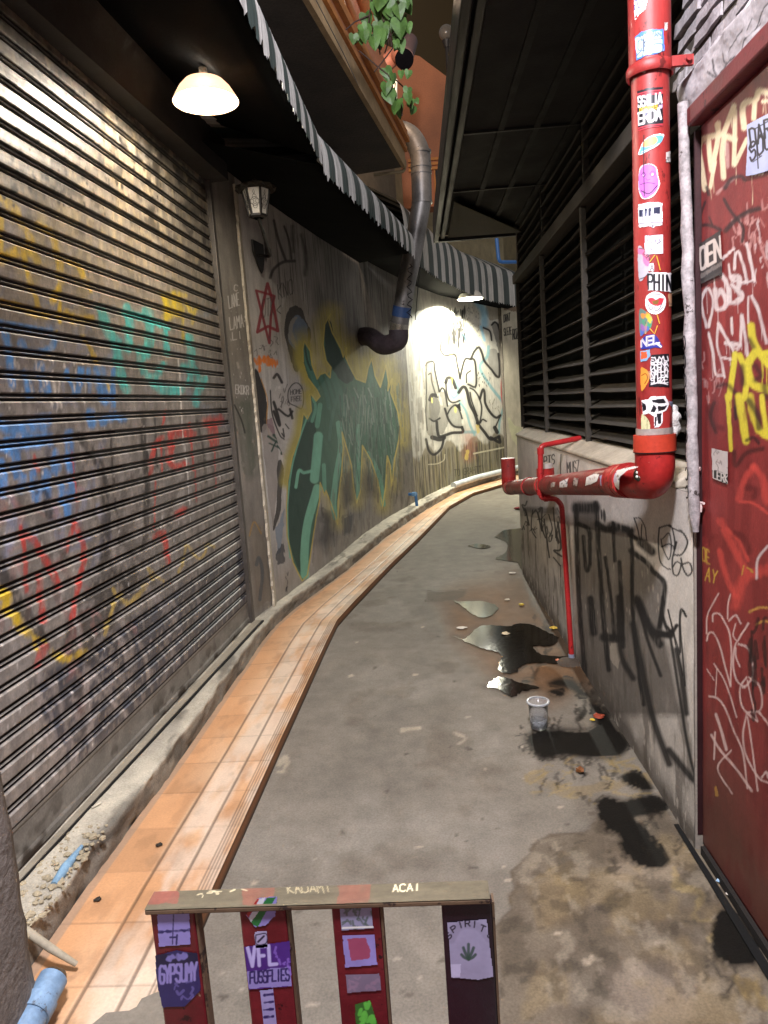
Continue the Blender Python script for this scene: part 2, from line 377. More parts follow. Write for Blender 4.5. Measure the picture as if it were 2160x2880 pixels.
for i in range(110):               # flecks, scuffs and old gum on the concrete
    x, y = random.uniform(500, 1900), random.uniform(1450, 2880); k = (y-1200)/900; gc.stroke([(x, y), (x+random.uniform(-16, 16)*k, y+random.uniform(-4, 4)*k)], random.uniform(2, 8)*k+1.5, random.choice(['#3a352e', '#4a4238', '#a59c8c', '#b5a894']), al=.6, ragged=.5)
for P, w, c_ in (([(785, 2150), (805, 2130), (800, 2165), (780, 2170)], 12, '#b0a690'), ([(1130, 2050), (1180, 2045)], 14, '#b0a690'), ([(1280, 2060), (1310, 2075), (1290, 2090)], 10, '#a89e8c')): gc.stroke(P, w, c_, al=.55, ragged=.6)
gc.crop(*K6); _P = [(330, 1050), (420, 960), (405, 900), (440, 850), (410, 780), (500, 700), (515, 650), (600, 600), (770, 590), (830, 520), (1000, 420), (1160, 480), (1420, 760), (1659, 1100), (1659, 1800), (300, 1800), (350, 1300)]
for sd, lo, hi, c_, a_ in ((811, .50, .60, '#443b30', .45), (821, .56, .66, '#857452', .32), (831, .57, .63, '#332d25', .45), (841, .60, .67, '#958b7a', .35)):
    keep_ = gc.a.copy(); gc.blend(0, 0, gmask(sd, 16 if sd < 830 else 7, 12 if sd < 830 else 5, lo, hi)*a_, c_); new_ = gc.a.copy(); gc.a[...] = keep_
    mk_ = np.zeros((gc.h, gc.w)); t_ = gc.a.copy(); gc.a[..., :3] = 0; gc.fill(_P, '#ffffff', al=1, soft=30, rag=8); mk_ = gc.a[..., :1].copy(); gc.a[...] = t_*(1-mk_)+new_*mk_
gc.crop(*K5); gc.scrib((1050, 1500, 1330, 1900), 14, 30, '#17140f', al=.75, seed=94, ragged=.9); gc.scrib((560, 1180, 960, 1560), 14, 26, '#1a1510', al=.6, seed=95, ragged=1.); gc.crop(*K6); gc.scrib((900, 380, 1250, 760), 16, 16, '#1c1914', al=.6, seed=96, ragged=1.1); gc.scrib((1330, 850, 1640, 1300), 14, 18, '#26211a', al=.55, seed=97, ragged=1.1); gc.crop(*K5); gc.scrib((650, 1900, 1000, 2120), 26, 9, '#14120f', al=.7, seed=91, ragged=1.); gc.crop(*K6); gc.scrib((560, 100, 900, 420), 30, 9, '#1d1913', al=.6, seed=92, ragged=1.2); gc.scrib((480, 240, 1100, 420), 26, 10, '#8a784e', al=.5, seed=93, ragged=1.2)
# wet margins along the right-hand wall
gc.crop(*K5); gc.fill([(690, 800), (860, 1050), (1100, 1440), (1200, 1620), (1480, 2060), (1400, 2050), (1180, 1720), (960, 1350), (760, 1030)], '#241f1a', al=.6, soft=18, rag=5, gloss=.5)
PUD = {'a': (K5, [(190, 1010), (260, 1018), (400, 1015), (520, 1060), (470, 1120), (400, 1135), (330, 1110), (270, 1060)]),
 'b': (K5, [(200, 1270), (280, 1290), (360, 1215), (440, 1190), (600, 1200), (650, 1180), (760, 1185), (900, 1250), (960, 1290), (900, 1340), (780, 1340), (820, 1400), (930, 1415), (1040, 1420), (1080, 1445), (960, 1470), (820, 1462), (700, 1480), (650, 1535), (560, 1540), (520, 1500), (540, 1400), (380, 1352)]),
 'c': (K5, [(430, 1640), (500, 1580), (560, 1570), (680, 1610), (820, 1645), (700, 1670), (620, 1712), (530, 1660)]),
 'd': (K5, [(885, 1675), (930, 1652), (1000, 1672), (985, 1700), (920, 1703)]), 'e': (K5, [(705, 1580), (740, 1565), (785, 1578), (760, 1600), (715, 1598)]),
 'f': (K5, [(495, 545), (560, 500), (640, 488), (720, 490), (760, 600), (740, 790), (690, 780), (660, 733), (580, 720), (500, 702), (575, 660), (585, 590)]),
 'g': (K5, [(300, 612), (360, 595), (470, 615), (400, 632)]),
 'h': (K5, [(720, 2010), (800, 1950), (1000, 1945), (1190, 1935), (1235, 1870), (1195, 1760), (1290, 1790), (1420, 1960), (1475, 2050), (1400, 2140), (1180, 2150), (1000, 2130), (840, 2160), (770, 2090)]),
 'i': (K6, [(828, 440), (880, 410), (950, 432), (1040, 415), (1120, 408), (1172, 450), (1150, 490), (1010, 512), (1055, 560), (1070, 600), (1160, 690), (1170, 740), (1100, 770), (1000, 740), (940, 660), (930, 600), (880, 580), (838, 520)]),
 'j': (K6, [(1400, 1010), (1440, 960), (1530, 1000), (1610, 1150), (1590, 1230), (1510, 1245), (1400, 1195), (1385, 1120)]),
 'k': (K6, [(940, 320), (1010, 290), (1070, 330), (1090, 380), (1000, 370)]),
 'l': (K5, [(890, 1615), (960, 1575), (1060, 1580), (1130, 1640), (1190, 1700), (1120, 1700), (1040, 1650)])}
for k, (cr, P) in PUD.items():     # damp halo soaked into the concrete round each puddle
    gc.crop(*cr); gc.fill(P, '#2b241c', al=.8, soft=46 if cr is K5 else 22, rag=6, gloss=.35)
for k, (cr, P) in PUD.items():
    if k in 'hijkled': gc.crop(*cr); gc.fill(P, '#0f0e0c', al=.97, soft=(16 if k in 'hl' else 8) if cr is K5 else 5, rag=9 if cr is K5 else 8, gloss=.35, sm=True)
yy, xx = np.meshgrid(gc.z0+np.arange(gc.h)*gc.res, gc.s0+np.arange(gc.w)*gc.res, indexing='ij')
V = np.stack([xx, yy, (fbm(gc.h, gc.w, 40, 40, 77, 3)-.5)*.004-.002], -1)
ground = struct(gridmesh('ground', V, gc.a, mat('concrete ground', vc=True, rough=.8, gloss=.3, var=.18, vs=9, fine=.2, fs=140, bump=.35, bs=160, bd=.003, spec=.14)), 'worn grey concrete floor of the alley')
water = mat('puddle water', '#17130e', rough=.06, var=.2, vs=4, fine=.1, bump=.35, bs=30, bd=.0012, spec=.12)
def blobpoly(P, jit=.014, step=.012):
    out = []; P = [np.array(p[:2]) for p in P]
    P = list(smoothpoly(P+[P[0]], 4))[:-1]
    for a, b in zip(P, P[1:]+P[:1]):
        n = max(1, int(np.linalg.norm(b-a)/step))
        for k in range(n): out.append(a+(b-a)*k/n+rng.normal(0, jit*.28, 2))
    return out
for k, (cr, P) in PUD.items():
    if k in 'hijkled': continue
    Q = blobpoly([G(cr[0]+p[0]/cr[2], cr[1]+p[1]/cr[2]) for p in P]); Q = [(min(q[0], .815), q[1]) if q[1] < 5.9 else q for q in Q]
    bm = bmesh.new(); vs = [bm.verts.new((q[0], q[1], .0035)) for q in Q]; bm.faces.new(vs); bmesh.ops.triangulate(bm, faces=bm.faces[:]); 
    for f in bm.faces:
        if f.normal.z < 0: f.normal_flip()
    me = bpy.data.meshes.new('puddle'); bm.to_mesh(me); bm.free(); struct(link('puddle', me, None, water), 'dark shallow puddle on the concrete')

# ---- tiled strip: u = distance along, v across
def strip_uv(Ra, Rb, n):
    mid = (Ra+Rb)/2; s = np.concatenate([[0], np.cumsum(np.linalg.norm(np.diff(mid, axis=0), axis=1))]); u = np.linspace(0, s[-1], n)
    ip = lambda A: np.stack([np.interp(u, s, A[:, 0]), np.interp(u, s, A[:, 1])], -1)
    return u, ip(Ra), ip(Rb)
TZ, LZ = .05, .145
nu, nv = 2300, 76
u, pa, pb = strip_uv(rLedge, rTile, nu); v = np.linspace(0, 1, nv)
base = np.zeros((nv, nu, 4)); A, B_, C_ = np.array(lin('#c4946a')), np.array(lin('#d9b794')), np.array(lin('#d8cbba'))
wear = fbm(nv, nu, 22, 60, 5, 4); wearm = np.clip((wear-.30)/.25, 0, 1)*np.clip((v-.15)/.4, 0, 1)[:, None]*.85
base[..., :3] = A*(1-wearm[..., None])+B_*wearm[..., None]
w2 = np.clip((fbm(nv, nu, 16, 40, 15, 4)-.38)/.2, 0, 1)*np.clip((v-.42)/.12, 0, 1)[:, None]*.55; base[..., :3] = base[..., :3]*(1-w2[..., None])+C_*w2[..., None]
tl = .235; rows = [.0, .46, .74, 1.01]; tid = np.floor(u/tl).astype(int)
for r in range(3):
    jit = np.random.default_rng(r).uniform(.9, 1.08, tid.max()+2)[tid]; sel = (v >= rows[r]) & (v < rows[r+1]); base[sel, :, :3] *= jit[None, :, None]
hz = np.zeros((nv, nu)); du = np.minimum(u % tl, tl-u % tl); cross = np.clip(1-du/.005, 0, 1)
gro = np.maximum(cross[None, :]*np.ones((nv, 1)), 0)*.45
for r in (.46, .74): gro = np.maximum(gro, np.clip(1.4-np.abs(v-r)/.011, 0, 1)[:, None]*np.ones((1, nu)))
base[..., :3] = base[..., :3]*(1-gro[..., None]*.8)+np.array(lin('#3b2a1c'))*gro[..., None]*.8; hz -= gro*.003
nose = (v > .87) & (v < .985); rib = (np.sin((v-.87)*2*math.pi/.028) < -.2) & nose; base[rib, :, :3] *= .42; hz[rib] -= .002
base[..., :3] *= (1-.16*np.clip((fbm(nv, nu, 10, 16, 51, 3)-.55)/.15, 0, 1))[..., None]
base[:6, :, :3] = base[:6, :, :3]*.45+np.array(lin('#8a8074'))*.55      # cement smear against the kerb
base[..., 3] = .7
V = np.zeros((nv, nu, 3)); V[..., :2] = pa[None]*(1-v)[:, None, None]+pb[None]*v[:, None, None]; V[..., 2] = TZ+hz
tilem = mat('glazed tile', vc=True, rough=.62, gloss=.28, var=.1, vs=5, fine=.1, fs=120, bump=.12, bs=200, bd=.002)
tiles = struct(gridmesh('tiled_pavement', V, base, tilem, flip=True), 'strip of worn orange floor tiles with a ribbed outer edge')
rz = np.linspace(-.02, TZ-.001, 4); V = np.zeros((4, nu, 3)); V[..., :2] = pb[None]+np.array([.002, 0]); V[..., 2] = rz[:, None]
cc = np.ones((4, nu, 4)); cc[..., :3] = np.array(lin('#8a5a34')); cc[:2, :, :3] = np.array(lin('#3a2a1c'))
ris = gridmesh('tile_edge', V, cc, tilem, tiles)
# ---- concrete kerb
n2 = 1500; u2, qa, qb = strip_uv(rWall, rLedge, n2); v2 = np.linspace(0, 1, 16)
V = np.zeros((26, n2, 3)); V[:16, :, :2] = (qa-np.array([.05, 0]))[None]*(1-v2)[:, None, None]+qb[None]*v2[:, None, None]; V[:16, :, 2] = LZ+.012*(1-v2)[:, None]
V[16:, :, :2] = qb[None]; V[16:, :, 2] = np.linspace(LZ-.012, TZ-.02, 10)[:, None]
nz_ = fbm(26, n2, 6, 18, 91, 4)-.5; V[..., 2] += nz_*.014*(np.arange(26) < 17)[:, None]; V[9:, :, 0] += (fbm(17, n2, 8, 14, 92, 4)-.5)*.035
cc = np.ones((26, n2, 4)); t = fbm(26, n2, 8, 40, 93, 4)[..., None]; cc[..., :3] = np.array(lin('#7f7a70'))*(1-t)+np.array(lin('#cdc5b0'))*t; cc[17:, :, :3] *= .55  # riser face darkened: its shade is put into the colour
m2 = np.clip((fbm(26, n2, 5, 22, 95, 3)-.6)/.1, 0, 1)[..., None]; cc[..., :3] *= (1-.5*m2)
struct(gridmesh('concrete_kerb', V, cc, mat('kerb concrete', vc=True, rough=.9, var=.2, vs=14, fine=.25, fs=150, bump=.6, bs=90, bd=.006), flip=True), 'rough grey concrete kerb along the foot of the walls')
# broken mortar patch where the tiled strip stops beside the chair
mb = MB(); P = [G(x, y, TZ) for x, y in ((255, 2900), (300, 2862), (365, 2856), (386, 2845), (400, 2822), (440, 2805), (500, 2790), (520, 3100), (255, 3100))]
mb.prism([(p[0], p[1], TZ+.002) for p in P], (0, 0, .012)); struct(mb.build('concrete_patch', mat('patch', '#7b7468', rough=.85, bump=.4)), 'grey concrete patch over the end of the tiled strip')
pm = mat('rubble', '#a69a80', rough=.95, bump=.8, bs=60, bd=.01)
mb = MB()
for i in range(260):
    x, y = random.uniform(-1.29, -1.12), random.uniform(1.5, 2.2); r = random.uniform(.003, .011)*random.choice([.5, .6, .8, 1.3]); bm = bmesh.new(); bmesh.ops.create_icosphere(bm, subdivisions=2, radius=r)
    mb.add([(v_.co.x*random.uniform(.7, 1.3)+x, v_.co.y*random.uniform(.7, 1.3)+y, v_.co.z*.6*random.uniform(.75, 1.2)+LZ+.006) for v_ in bm.verts], [[q.index for q in f.verts] for f in bm.faces]); bm.free()
struct(mb.build('rubble', pm), 'crumbled cream mortar on the kerb', 'stuff')

# =================================================================== LEFT: roller shutter
K_A, K_B, K_C = (0, 500, 2.592), (0, 1140, 2.592), (0, 1780, 2.592)
sc = Canvas(0., WA.c[-1]+.02, .14, 3.02, .006, '#85807a', WA.un, WA.pos)
sc.tint(.58+.8*fbm(sc.h, sc.w, 45, 7, 4, 5)); sc.tint(.75+.5*fbm(sc.h, sc.w, 9, 12, 9, 4))
sc.a[..., 3] = .6; sc.wk = 1.3
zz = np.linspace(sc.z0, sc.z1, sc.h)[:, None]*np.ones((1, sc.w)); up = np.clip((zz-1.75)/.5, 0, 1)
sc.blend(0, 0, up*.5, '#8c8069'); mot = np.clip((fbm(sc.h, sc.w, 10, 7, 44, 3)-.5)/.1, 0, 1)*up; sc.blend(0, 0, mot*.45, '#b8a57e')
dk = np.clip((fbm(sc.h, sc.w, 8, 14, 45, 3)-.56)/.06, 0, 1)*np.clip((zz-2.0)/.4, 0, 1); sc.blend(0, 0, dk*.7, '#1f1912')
YE, TQ, BL, RE, BK, WH, NV = '#d6b52a', '#3fc4be', '#4a92d6', '#c03a32', '#1c1a1a', '#d8d3cb', '#343947'
sc.crop(*K_C).fill([(230, 340), (700, 60), (1100, -200), (1400, -420), (1900, -700), (1900, -200), (900, 650), (560, 950), (420, 860), (300, 620)], NV, al=.85, rag=5, soft=30, tex=.25)
sc.crop(*K_B).fill([(500, 1500), (700, 1250), (830, 1180), (1000, 1180), (1060, 1300), (900, 1440), (820, 1659), (640, 1900), (420, 1860)], '#2b2725', al=.72, rag=5, soft=24, tex=.25)
K = dict(ragged=.3, soft=.3)
for bx, cl, sd in (((-60, 400, 900, 1659), '#8f8a8c', 61), ((-60, 900, 1500, 1659), '#6f7c90', 62), ((0, 200, 700, 1100), '#9c8f6a', 63), ((700, 500, 1500, 1400), '#a09684', 64)): sc.crop(*K_A).scrib(bx, 16, 34, cl, al=.4, seed=sd, ragged=.7)
for bx, cl, sd in (((-60, 0, 900, 1300), '#7f86a0', 65), ((500, 0, 1659, 1200), '#8c837c', 66), ((-60, 700, 1000, 1659), '#9a6f6a', 67), ((300, 100, 1659, 1500), '#35302e', 68)): sc.crop(*K_B).scrib(bx, 16, 30, cl, al=.42, seed=sd, ragged=.7)
sc.crop(*K_C).scrib((200, 0, 1300, 900), 22, 26, '#b0a8a2', al=.4, seed=69, ragged=.7)
sc.crop(*K_A)
sc.strokes([([(-60, 120), (60, 190), (130, 280), (200, 400), (235, 520), (270, 610)], 46), ([(0, 290), (5, 450), (10, 600)], 34), ([(10, 600), (100, 545), (210, 520)], 60), ([(170, 560), (200, 700), (240, 840)], 34), ([(270, 340), (370, 400), (400, 500), (430, 600)], 40),
  ([(440, 600), (440, 760), (380, 900)], 34), ([(480, 600), (560, 640), (610, 720)], 36), ([(430, 640), (435, 880), (430, 1040)], 26), ([(0, 900), (120, 930), (250, 985), (340, 1000)], 40), ([(480, 1000), (560, 1030), (660, 1030)], 50), ([(240, 820), (280, 950)], 30), ([(400, 1120), (360, 1290)], 26), ([(600, 1150), (690, 1310), (740, 1420), (790, 1550)], 22), ([(640, 760), (660, 840)], 18)], YE, al=.86, **K)
sc.strokes([([(50, 1080), (250, 1100), (385, 1130), (360, 1250), (200, 1270), (150, 1200)], 40), ([(0, 1060), (60, 1250), (90, 1500)], 50), ([(290, 1380), (330, 1560)], 56), ([(590, 1400), (560, 1580)], 36), ([(720, 1400), (760, 1620)], 56), ([(822, 1400), (822, 1660)], 30), ([(640, 1400), (650, 1560)], 22), ([(480, 1420), (540, 1560)], 26), ([(180, 1420), (220, 1600)], 44)], BL, al=.84, **K)
sc.strokes([([(735, 960), (780, 1090), (850, 1200)], 56), ([(920, 950), (940, 1090), (930, 1250)], 50), ([(1070, 970), (1090, 1160), (1060, 1280)], 52), ([(920, 985), (1050, 1020), (1210, 1090)], 40), ([(850, 1240), (880, 1440), (920, 1545)], 48), ([(1010, 1250), (1050, 1420), (1130, 1450), (1190, 1360)], 40), ([(1130, 1500), (1200, 1550), (1300, 1545)], 56), ([(1195, 1130), (1220, 1290)], 34), ([(1370, 1160), (1395, 1320), (1380, 1490)], 40), ([(1490, 1470), (1440, 1560), (1425, 1650)], 40), ([(1330, 1370), (1420, 1400), (1450, 1490)], 34)], TQ, al=.86, **K)
sc.strokes([([(1215, 880), (1240, 940), (1220, 1010)], 56), ([(1290, 880), (1300, 1000)], 40), ([(1230, 930), (1300, 960)], 60), ([(1360, 920), (1400, 980), (1450, 940)], 22), ([(1270, 840), (1340, 860)], 30), ([(1330, 1030), (1330, 1200)], 16), ([(1420, 960), (1400, 1060)], 18)], '#d6bd28', al=.9, **K)
sc.strokes([([(1297, 1330), (1310, 1480), (1320, 1700)], 9), ([(380, 1450), (400, 1560), (420, 1670)], 14), ([(430, 1470), (425, 1600), (445, 1680)], 10), ([(300, 1560), (320, 1640)], 8)], WH, al=.9, ragged=.5)
sc.flecks((60, 1250, 640, 1680), 46, .010, lin(WH), 2.2, 3)
sc.crop(*K_B)
sc.strokes([([(-20, 130), (130, 170), (340, 110)], 70), ([(660, 50), (670, 125)], 50), ([(750, 115), (830, 80), (900, 100)], 44), ([(40, 290), (180, 260), (330, 250)], 84)]+[([(x, y0), (x+6, y1)], w) for x, y0, y1 in ((10, 420, 640), (110, 360, 520), (150, 520, 610), (240, 500, 680), (330, 480, 660), (400, 350, 480), (500, 200, 460), (520, 560, 660), (450, 600, 700), (490, 740, 800), (60, 260, 340), (270, 620, 690)) for w in (48,)], BL, al=.84, **K)
sc.strokes([([(570, 210), (640, 300), (720, 440), (750, 560), (770, 800), (760, 1050), (730, 1200)], 50), ([(1040, 60), (1050, 300), (1070, 500), (1060, 900), (1040, 1060)], 30), ([(800, 180), (820, 480), (850, 800), (875, 1010)], 13), ([(1125, 50), (1140, 450)], 12), ([(1430, 100), (1480, 330), (1500, 560)], 13), ([(1600, 0), (1610, 60)], 16), ([(-20, 1150), (90, 1380), (160, 1500), (250, 1640), (300, 1720)], 84), ([(280, 480), (265, 620)], 26), ([(330, 640), (360, 800)], 44)], BK, al=.8, **K)
sc.strokes([([(1180, 235), (1130, 290), (1105, 390), (1100, 500)], 26), ([(1250, 220), (1330, 205), (1400, 215)], 46), ([(1270, 220), (1240, 330), (1260, 440), (1340, 430)], 44), ([(1380, 130), (1410, 480)], 12), ([(1515, 120), (1600, 110)], 60), ([(1545, 130), (1560, 290)], 52), ([(1205, 40), (1180, 150)], 12), ([(1170, 240), (1180, 480)], 12), ([(150, 890), (175, 1060), (190, 1350)], 24), ([(205, 950), (260, 1010), (330, 1130), (390, 1230), (430, 1320)], 40), ([(540, 855), (480, 1060)], 22), ([(540, 855), (600, 1000), (610, 1130), (575, 1290), (540, 1450), (520, 1560)], 30), ([(280, 1250), (290, 1400), (315, 1570)], 40), ([(1130, 960), (1190, 930), (1225, 1150)], 34), ([(1300, 790), (1345, 760)], 40), ([(1130, 560), (1125, 900)], 9), ([(1420, 480), (1430, 700)], 9), ([(1560, 300), (1575, 600)], 8), ([(250, 380), (275, 480)], 24), ([(520, 340), (560, 700)], 9)], RE, al=.86, **K)
sc.strokes([([(0, 1360), (45, 1410)], 66), ([(30, 1480), (115, 1545)], 56), ([(130, 1585), (195, 1650)], 60)], YE, al=.9, **K)
sc.strokes([([(820, 1340), (850, 1390), (885, 1370)], 22), ([(830, 1440), (800, 1550), (760, 1670)], 22), ([(890, 1420), (940, 1445), (1000, 1390), (1060, 1310)], 28), ([(1080, 1190), (1110, 1260)], 22), ([(1080, 1195), (1190, 1280)], 14), ([(1300, 1215), (1340, 1120), (1360, 1020), (1440, 1115), (1495, 1070), (1510, 1010), (1560, 1030)], 15)], '#bfa65a', al=.9, **K)
sc.strokes([([(1315, -10), (1330, 200), (1355, 400), (1380, 720)], 9), ([(1595, 480), (1600, 540)], 8), ([(1180, 820), (1170, 900)], 9), ([(1385, 820), (1390, 880)], 6)], WH, al=.9, ragged=.5)
sc.crop(*K_C)
sc.strokes([([(270, 40), (330, 60)], 20), ([(380, 150), (500, 190), (610, 135)], 40), ([(240, 30), (270, 120)], 26)], YE, al=.7, **K)
sc.strokes([([(330, 100), (290, 170), (270, 240)], 44)], RE, al=.7, **K)
sc.strokes([([(270, 300), (290, 500), (320, 700), (375, 900)], 24), ([(370, 350), (420, 480), (470, 650), (540, 930)], 40), ([(620, 250), (630, 460), (660, 700), (670, 900)], 36), ([(600, 330), (640, 270), (700, 330), (800, 480), (950, 640)], 30), ([(780, 200), (860, 300), (910, 410)], 40), ([(910, 90), (915, 210)], 22), ([(1010, 50), (1060, 220), (1090, 360)], 26), ([(1170, 110), (1215, 190)], 18), ([(1320, -10), (1300, 50)], 16), ([(750, 480), (700, 600), (600, 780), (520, 1010)], 14), ([(1100, 60), (1085, 140)], 12)], '#a8a09a', al=.62, ragged=.5, soft=.5)
sc.crop(*K_B).strokes([([(1060, 1310), (1130, 1400), (1230, 1520), (1290, 1620)], 34), ([(1420, 1200), (1440, 1400), (1460, 1480)], 16), ([(1330, 1420), (1290, 1500)], 12)], '#9a9390', al=.55, ragged=.5, soft=.5)
sc.crop(0, 0, 1.).flecks((0, 150, 560, 600), 260, .013, lin('#120e0a'), 1.0, 21, .85)
sc.flecks((0, 1100, 700, 2300), 110, .006, lin(WH), 2., 22, .8)
_d = np.clip((fbm(sc.h, sc.w, 30, 5, 55, 5)-.42)/.2, 0, 1); sc.blend(0, 0, _d*.38, '#5b544c'); sc.tint(.72+.5*fbm(sc.h, sc.w, 7, 5, 56, 4)); sc.blend(0, 0, np.clip((fbm(sc.h, sc.w, 5, 4, 57, 3)-.60)/.08, 0, 1)*.4, '#a39a8e')
_u = np.clip((zz-2.05)/.6, 0, 1); sc.tint(1-.38*_u-.3*_u*np.clip((fbm(sc.h, sc.w, 14, 9, 58, 4)-.45)/.15, 0, 1)); sc.crop(0, 0, 1.).flecks((0, 100, 600, 560), 160, .016, lin('#0c0906'), 1.0, 23, .9)  # top of curtain darkened in colour against lamp overexposure, plus soot mottling
shut = T('roller_shutter', 'graffitied steel roller shutter under the lit pendant lamp', 'roller shutter', (-1.27, 2.7, .16))
PITCH = .0735; z0s, z1s = .30, 2.98; prof = [(0, 0, .9), (.03, .0012, 1.05), (.16, .0018, 1), (.32, .002, 1), (.46, .0026, 1), (.545, .003, 1.05), (.605, -.0015, 1.2), (.625, -.009, .1), (.72, -.010, .09), (.74, -.003, .35), (.775, .0, .7), (.81, -.004, .6), (.83, -.010, .09), (.95, -.010, .09), (.975, -.002, .6)]  # third value scales colour: top lip brightened as a painted highlight, grooves grimy
zs, dp, dm = [], [], []
for k in range(int((z1s-z0s)/PITCH)):
    for f, d, q in prof: zs.append(z0s+(k+f)*PITCH); dp.append(d); dm.append(q)
zs, dp, dm = map(np.array, (zs, dp, dm)); ss = np.linspace(0, WA.c[-1]-.03, 560); xy = WA.at(ss); nr = WA.nrm(ss)
off = dp[:, None]+(vnoise(len(zs), len(ss), 15, 60, 3)-.5)*.002; V = np.zeros((len(zs), len(ss), 3))
V[..., 0] = xy[None, :, 0]+nr[None, :, 0]*off; V[..., 1] = xy[None, :, 1]+nr[None, :, 1]*off; V[..., 2] = zs[:, None]
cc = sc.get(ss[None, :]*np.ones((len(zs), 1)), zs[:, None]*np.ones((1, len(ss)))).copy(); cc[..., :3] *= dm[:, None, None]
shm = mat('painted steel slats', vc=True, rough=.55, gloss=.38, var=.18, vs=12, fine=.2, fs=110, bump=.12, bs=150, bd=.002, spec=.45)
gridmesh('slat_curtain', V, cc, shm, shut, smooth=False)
zs = np.linspace(.165, z0s-.001, 14); dpb = np.where((zs > .28) | (zs < .19), .004, .0); V = np.zeros((14, len(ss), 3)); V[..., 0] = xy[None, :, 0]+nr[None, :, 0]*dpb[:, None]; V[..., 1] = xy[None, :, 1]+nr[None, :, 1]*dpb[:, None]; V[..., 2] = zs[:, None]
cc = np.ones((14, len(ss), 4)); g = fbm(14, len(ss), 5, 12, 31, 3)[..., None]; cc[..., :3] = np.array(lin('#76726a'))*(.7+.6*g); ru = np.clip((fbm(14, len(ss), 6, 16, 37, 3)-.55)/.1, 0, 1)*np.linspace(1, 0, 14)[:, None]; cc[..., :3] = cc[..., :3]*(1-ru[..., None])+np.array(lin('#2a1d12'))*ru[..., None]
gridmesh('bottom_bar', V, cc, shm, shut, smooth=False)
steel = mat('dull grey steel', '#4f4a44', rough=.55, metal=.3, var=.3)
def pl(poly, s0, s1, o0, o1, z0, z1, name, mt, parent, bevel=0):
    a, b = poly.at(np.array([s0, s1])); n = poly.nrm(np.array([s0, s1])); mb = MB()
    mb.prism([(*(a+n[0]*o0), z0), (*(b+n[1]*o0), z0), (*(b+n[1]*o1), z0), (*(a+n[0]*o1), z0)], (0, 0, z1-z0)); return mb.build(name, mt, parent, bevel=bevel)
e = WA.c[-1]
pl(WA, e-.055, e-.01, -.05, .028, .15, 3.05, 'guide_rail', steel, shut, .004)
pl(WA, -1.2, e-.06, -.06, -.015, .15, 3.05, 'backing_plate', mat('dark backing', '#15120f', rough=.9), shut)
pl(WA, -1.2, e, -.05, .13, 2.90, 3.3, 'shutter_box', mat('box steel', '#26221f', rough=.7), shut)
pl(WA, -1.2, e-.02, .025, .075, LZ+.006, LZ+.016, 'threshold_strip', mat('threshold', '#8d8575', rough=.6, bump=.4), shut)
pl(WA, -1.2, e-.02, .078, .09, LZ+.006, LZ+.014, 'threshold_slot', mat('slot', '#0a0908', rough=.9), shut)

# ---- pilaster with marker tags and the chipped plaster edge
F_, G_ = (640, 480, 3.072), (640, 1100, 3.072)
pc = Canvas(0, WP.c[-1]+.0, .13, 3.1, .004, '#827c72', WP.un, WP.pos); pc.tint(.65+.6*fbm(pc.h, pc.w, 60, 12, 61, 5))
pc.crop(*G_).fill([(70, 80), (230, 60), (270, 700), (180, 760)], '#33452f', al=.5, soft=40, rag=12, tex=.4)
pc.fill([(190, 1240), (230, 1120), (330, 1280), (420, 1800), (250, 1900)], '#6e6453', al=.5, soft=20, rag=8); pc.stroke([(190, 1250), (230, 1130), (290, 1230)], 14, '#9a7a44', al=.7)
pc.stroke([(60, 120), (120, 250), (150, 360)], 14, '#1b1815', al=.8); pc.stroke([(250, 1500), (270, 1440), (300, 1560), (280, 1800)], 30, '#3f4a52', al=.6)
pc.crop(*F_); W2 = '#c9c4bb'
pc.text('C', (55, 1035), (85, 1040), (60, 985), 6, W2); pc.text('LANE', (15, 1190), (105, 1160), (5, 1085), 7, W2); pc.text('LAMA', (25, 1375), (140, 1350), (15, 1270), 7, W2); pc.text('LI', (45, 1465), (125, 1450), (40, 1400), 7, W2)
pc.text('EKOKR', (70, 1925), (182, 1935), (70, 1850), 6, W2); pc.stroke([(85, 1660), (95, 1700)], 20, '#a9a296', al=.9); pc.strokes([([(112, 1930), (135, 1926)], 5)], W2)
pc.flecks((30, 1000, 240, 2100), 40, .006, lin(W2), 2, 5)
pil = T('wall_pilaster', 'narrow dark pilaster with white marker tags between shutter and mural wall', 'wall pilaster', (-1.13, 4.7, .13))
wallm = mat('painted plaster', vc=True, rough=.82, gloss=.45, var=.14, vs=7, fine=.14, fs=120, bump=.35, bs=120, bd=.004)
wallmesh('pilaster_face', WP, pc, wallm, pil, .2); backing('pilaster_core', WP, 0, WP.c[-1], .1, 3.15, .25, wallm_b := mat('plain wall', '#565048', rough=.9), pil)
mb = MB(); a = WP.at(np.array([WP.c[-1]]))[0]; n_ = WP.nrm(np.array([WP.c[-1]-.05]))[0]
zz_ = np.linspace(.14, 2.98, 90); pts = []
for i, z in enumerate(zz_):
    w = .058+random.uniform(-.010, .010)-(.012 if random.random() < .12 else 0); x, y = a+n_*.010
    pts.append([(x-.012, y-w, z), (x+.004, y-w, z), (x+.004, y+.006, z), (x-.012, y+.006, z)])
vs = [p for q in pts for p in q]; fs = [(4*i+k, 4*i+(k+1) % 4, 4*i+4+(k+1) % 4, 4*i+4+k) for i in range(len(pts)-1) for k in range(4)]
mb.add(vs, fs).build('chipped_edge', mat('cream plaster edge', '#aba290', rough=.95, var=.3, bump=.8, bs=50, bd=.01), pil)

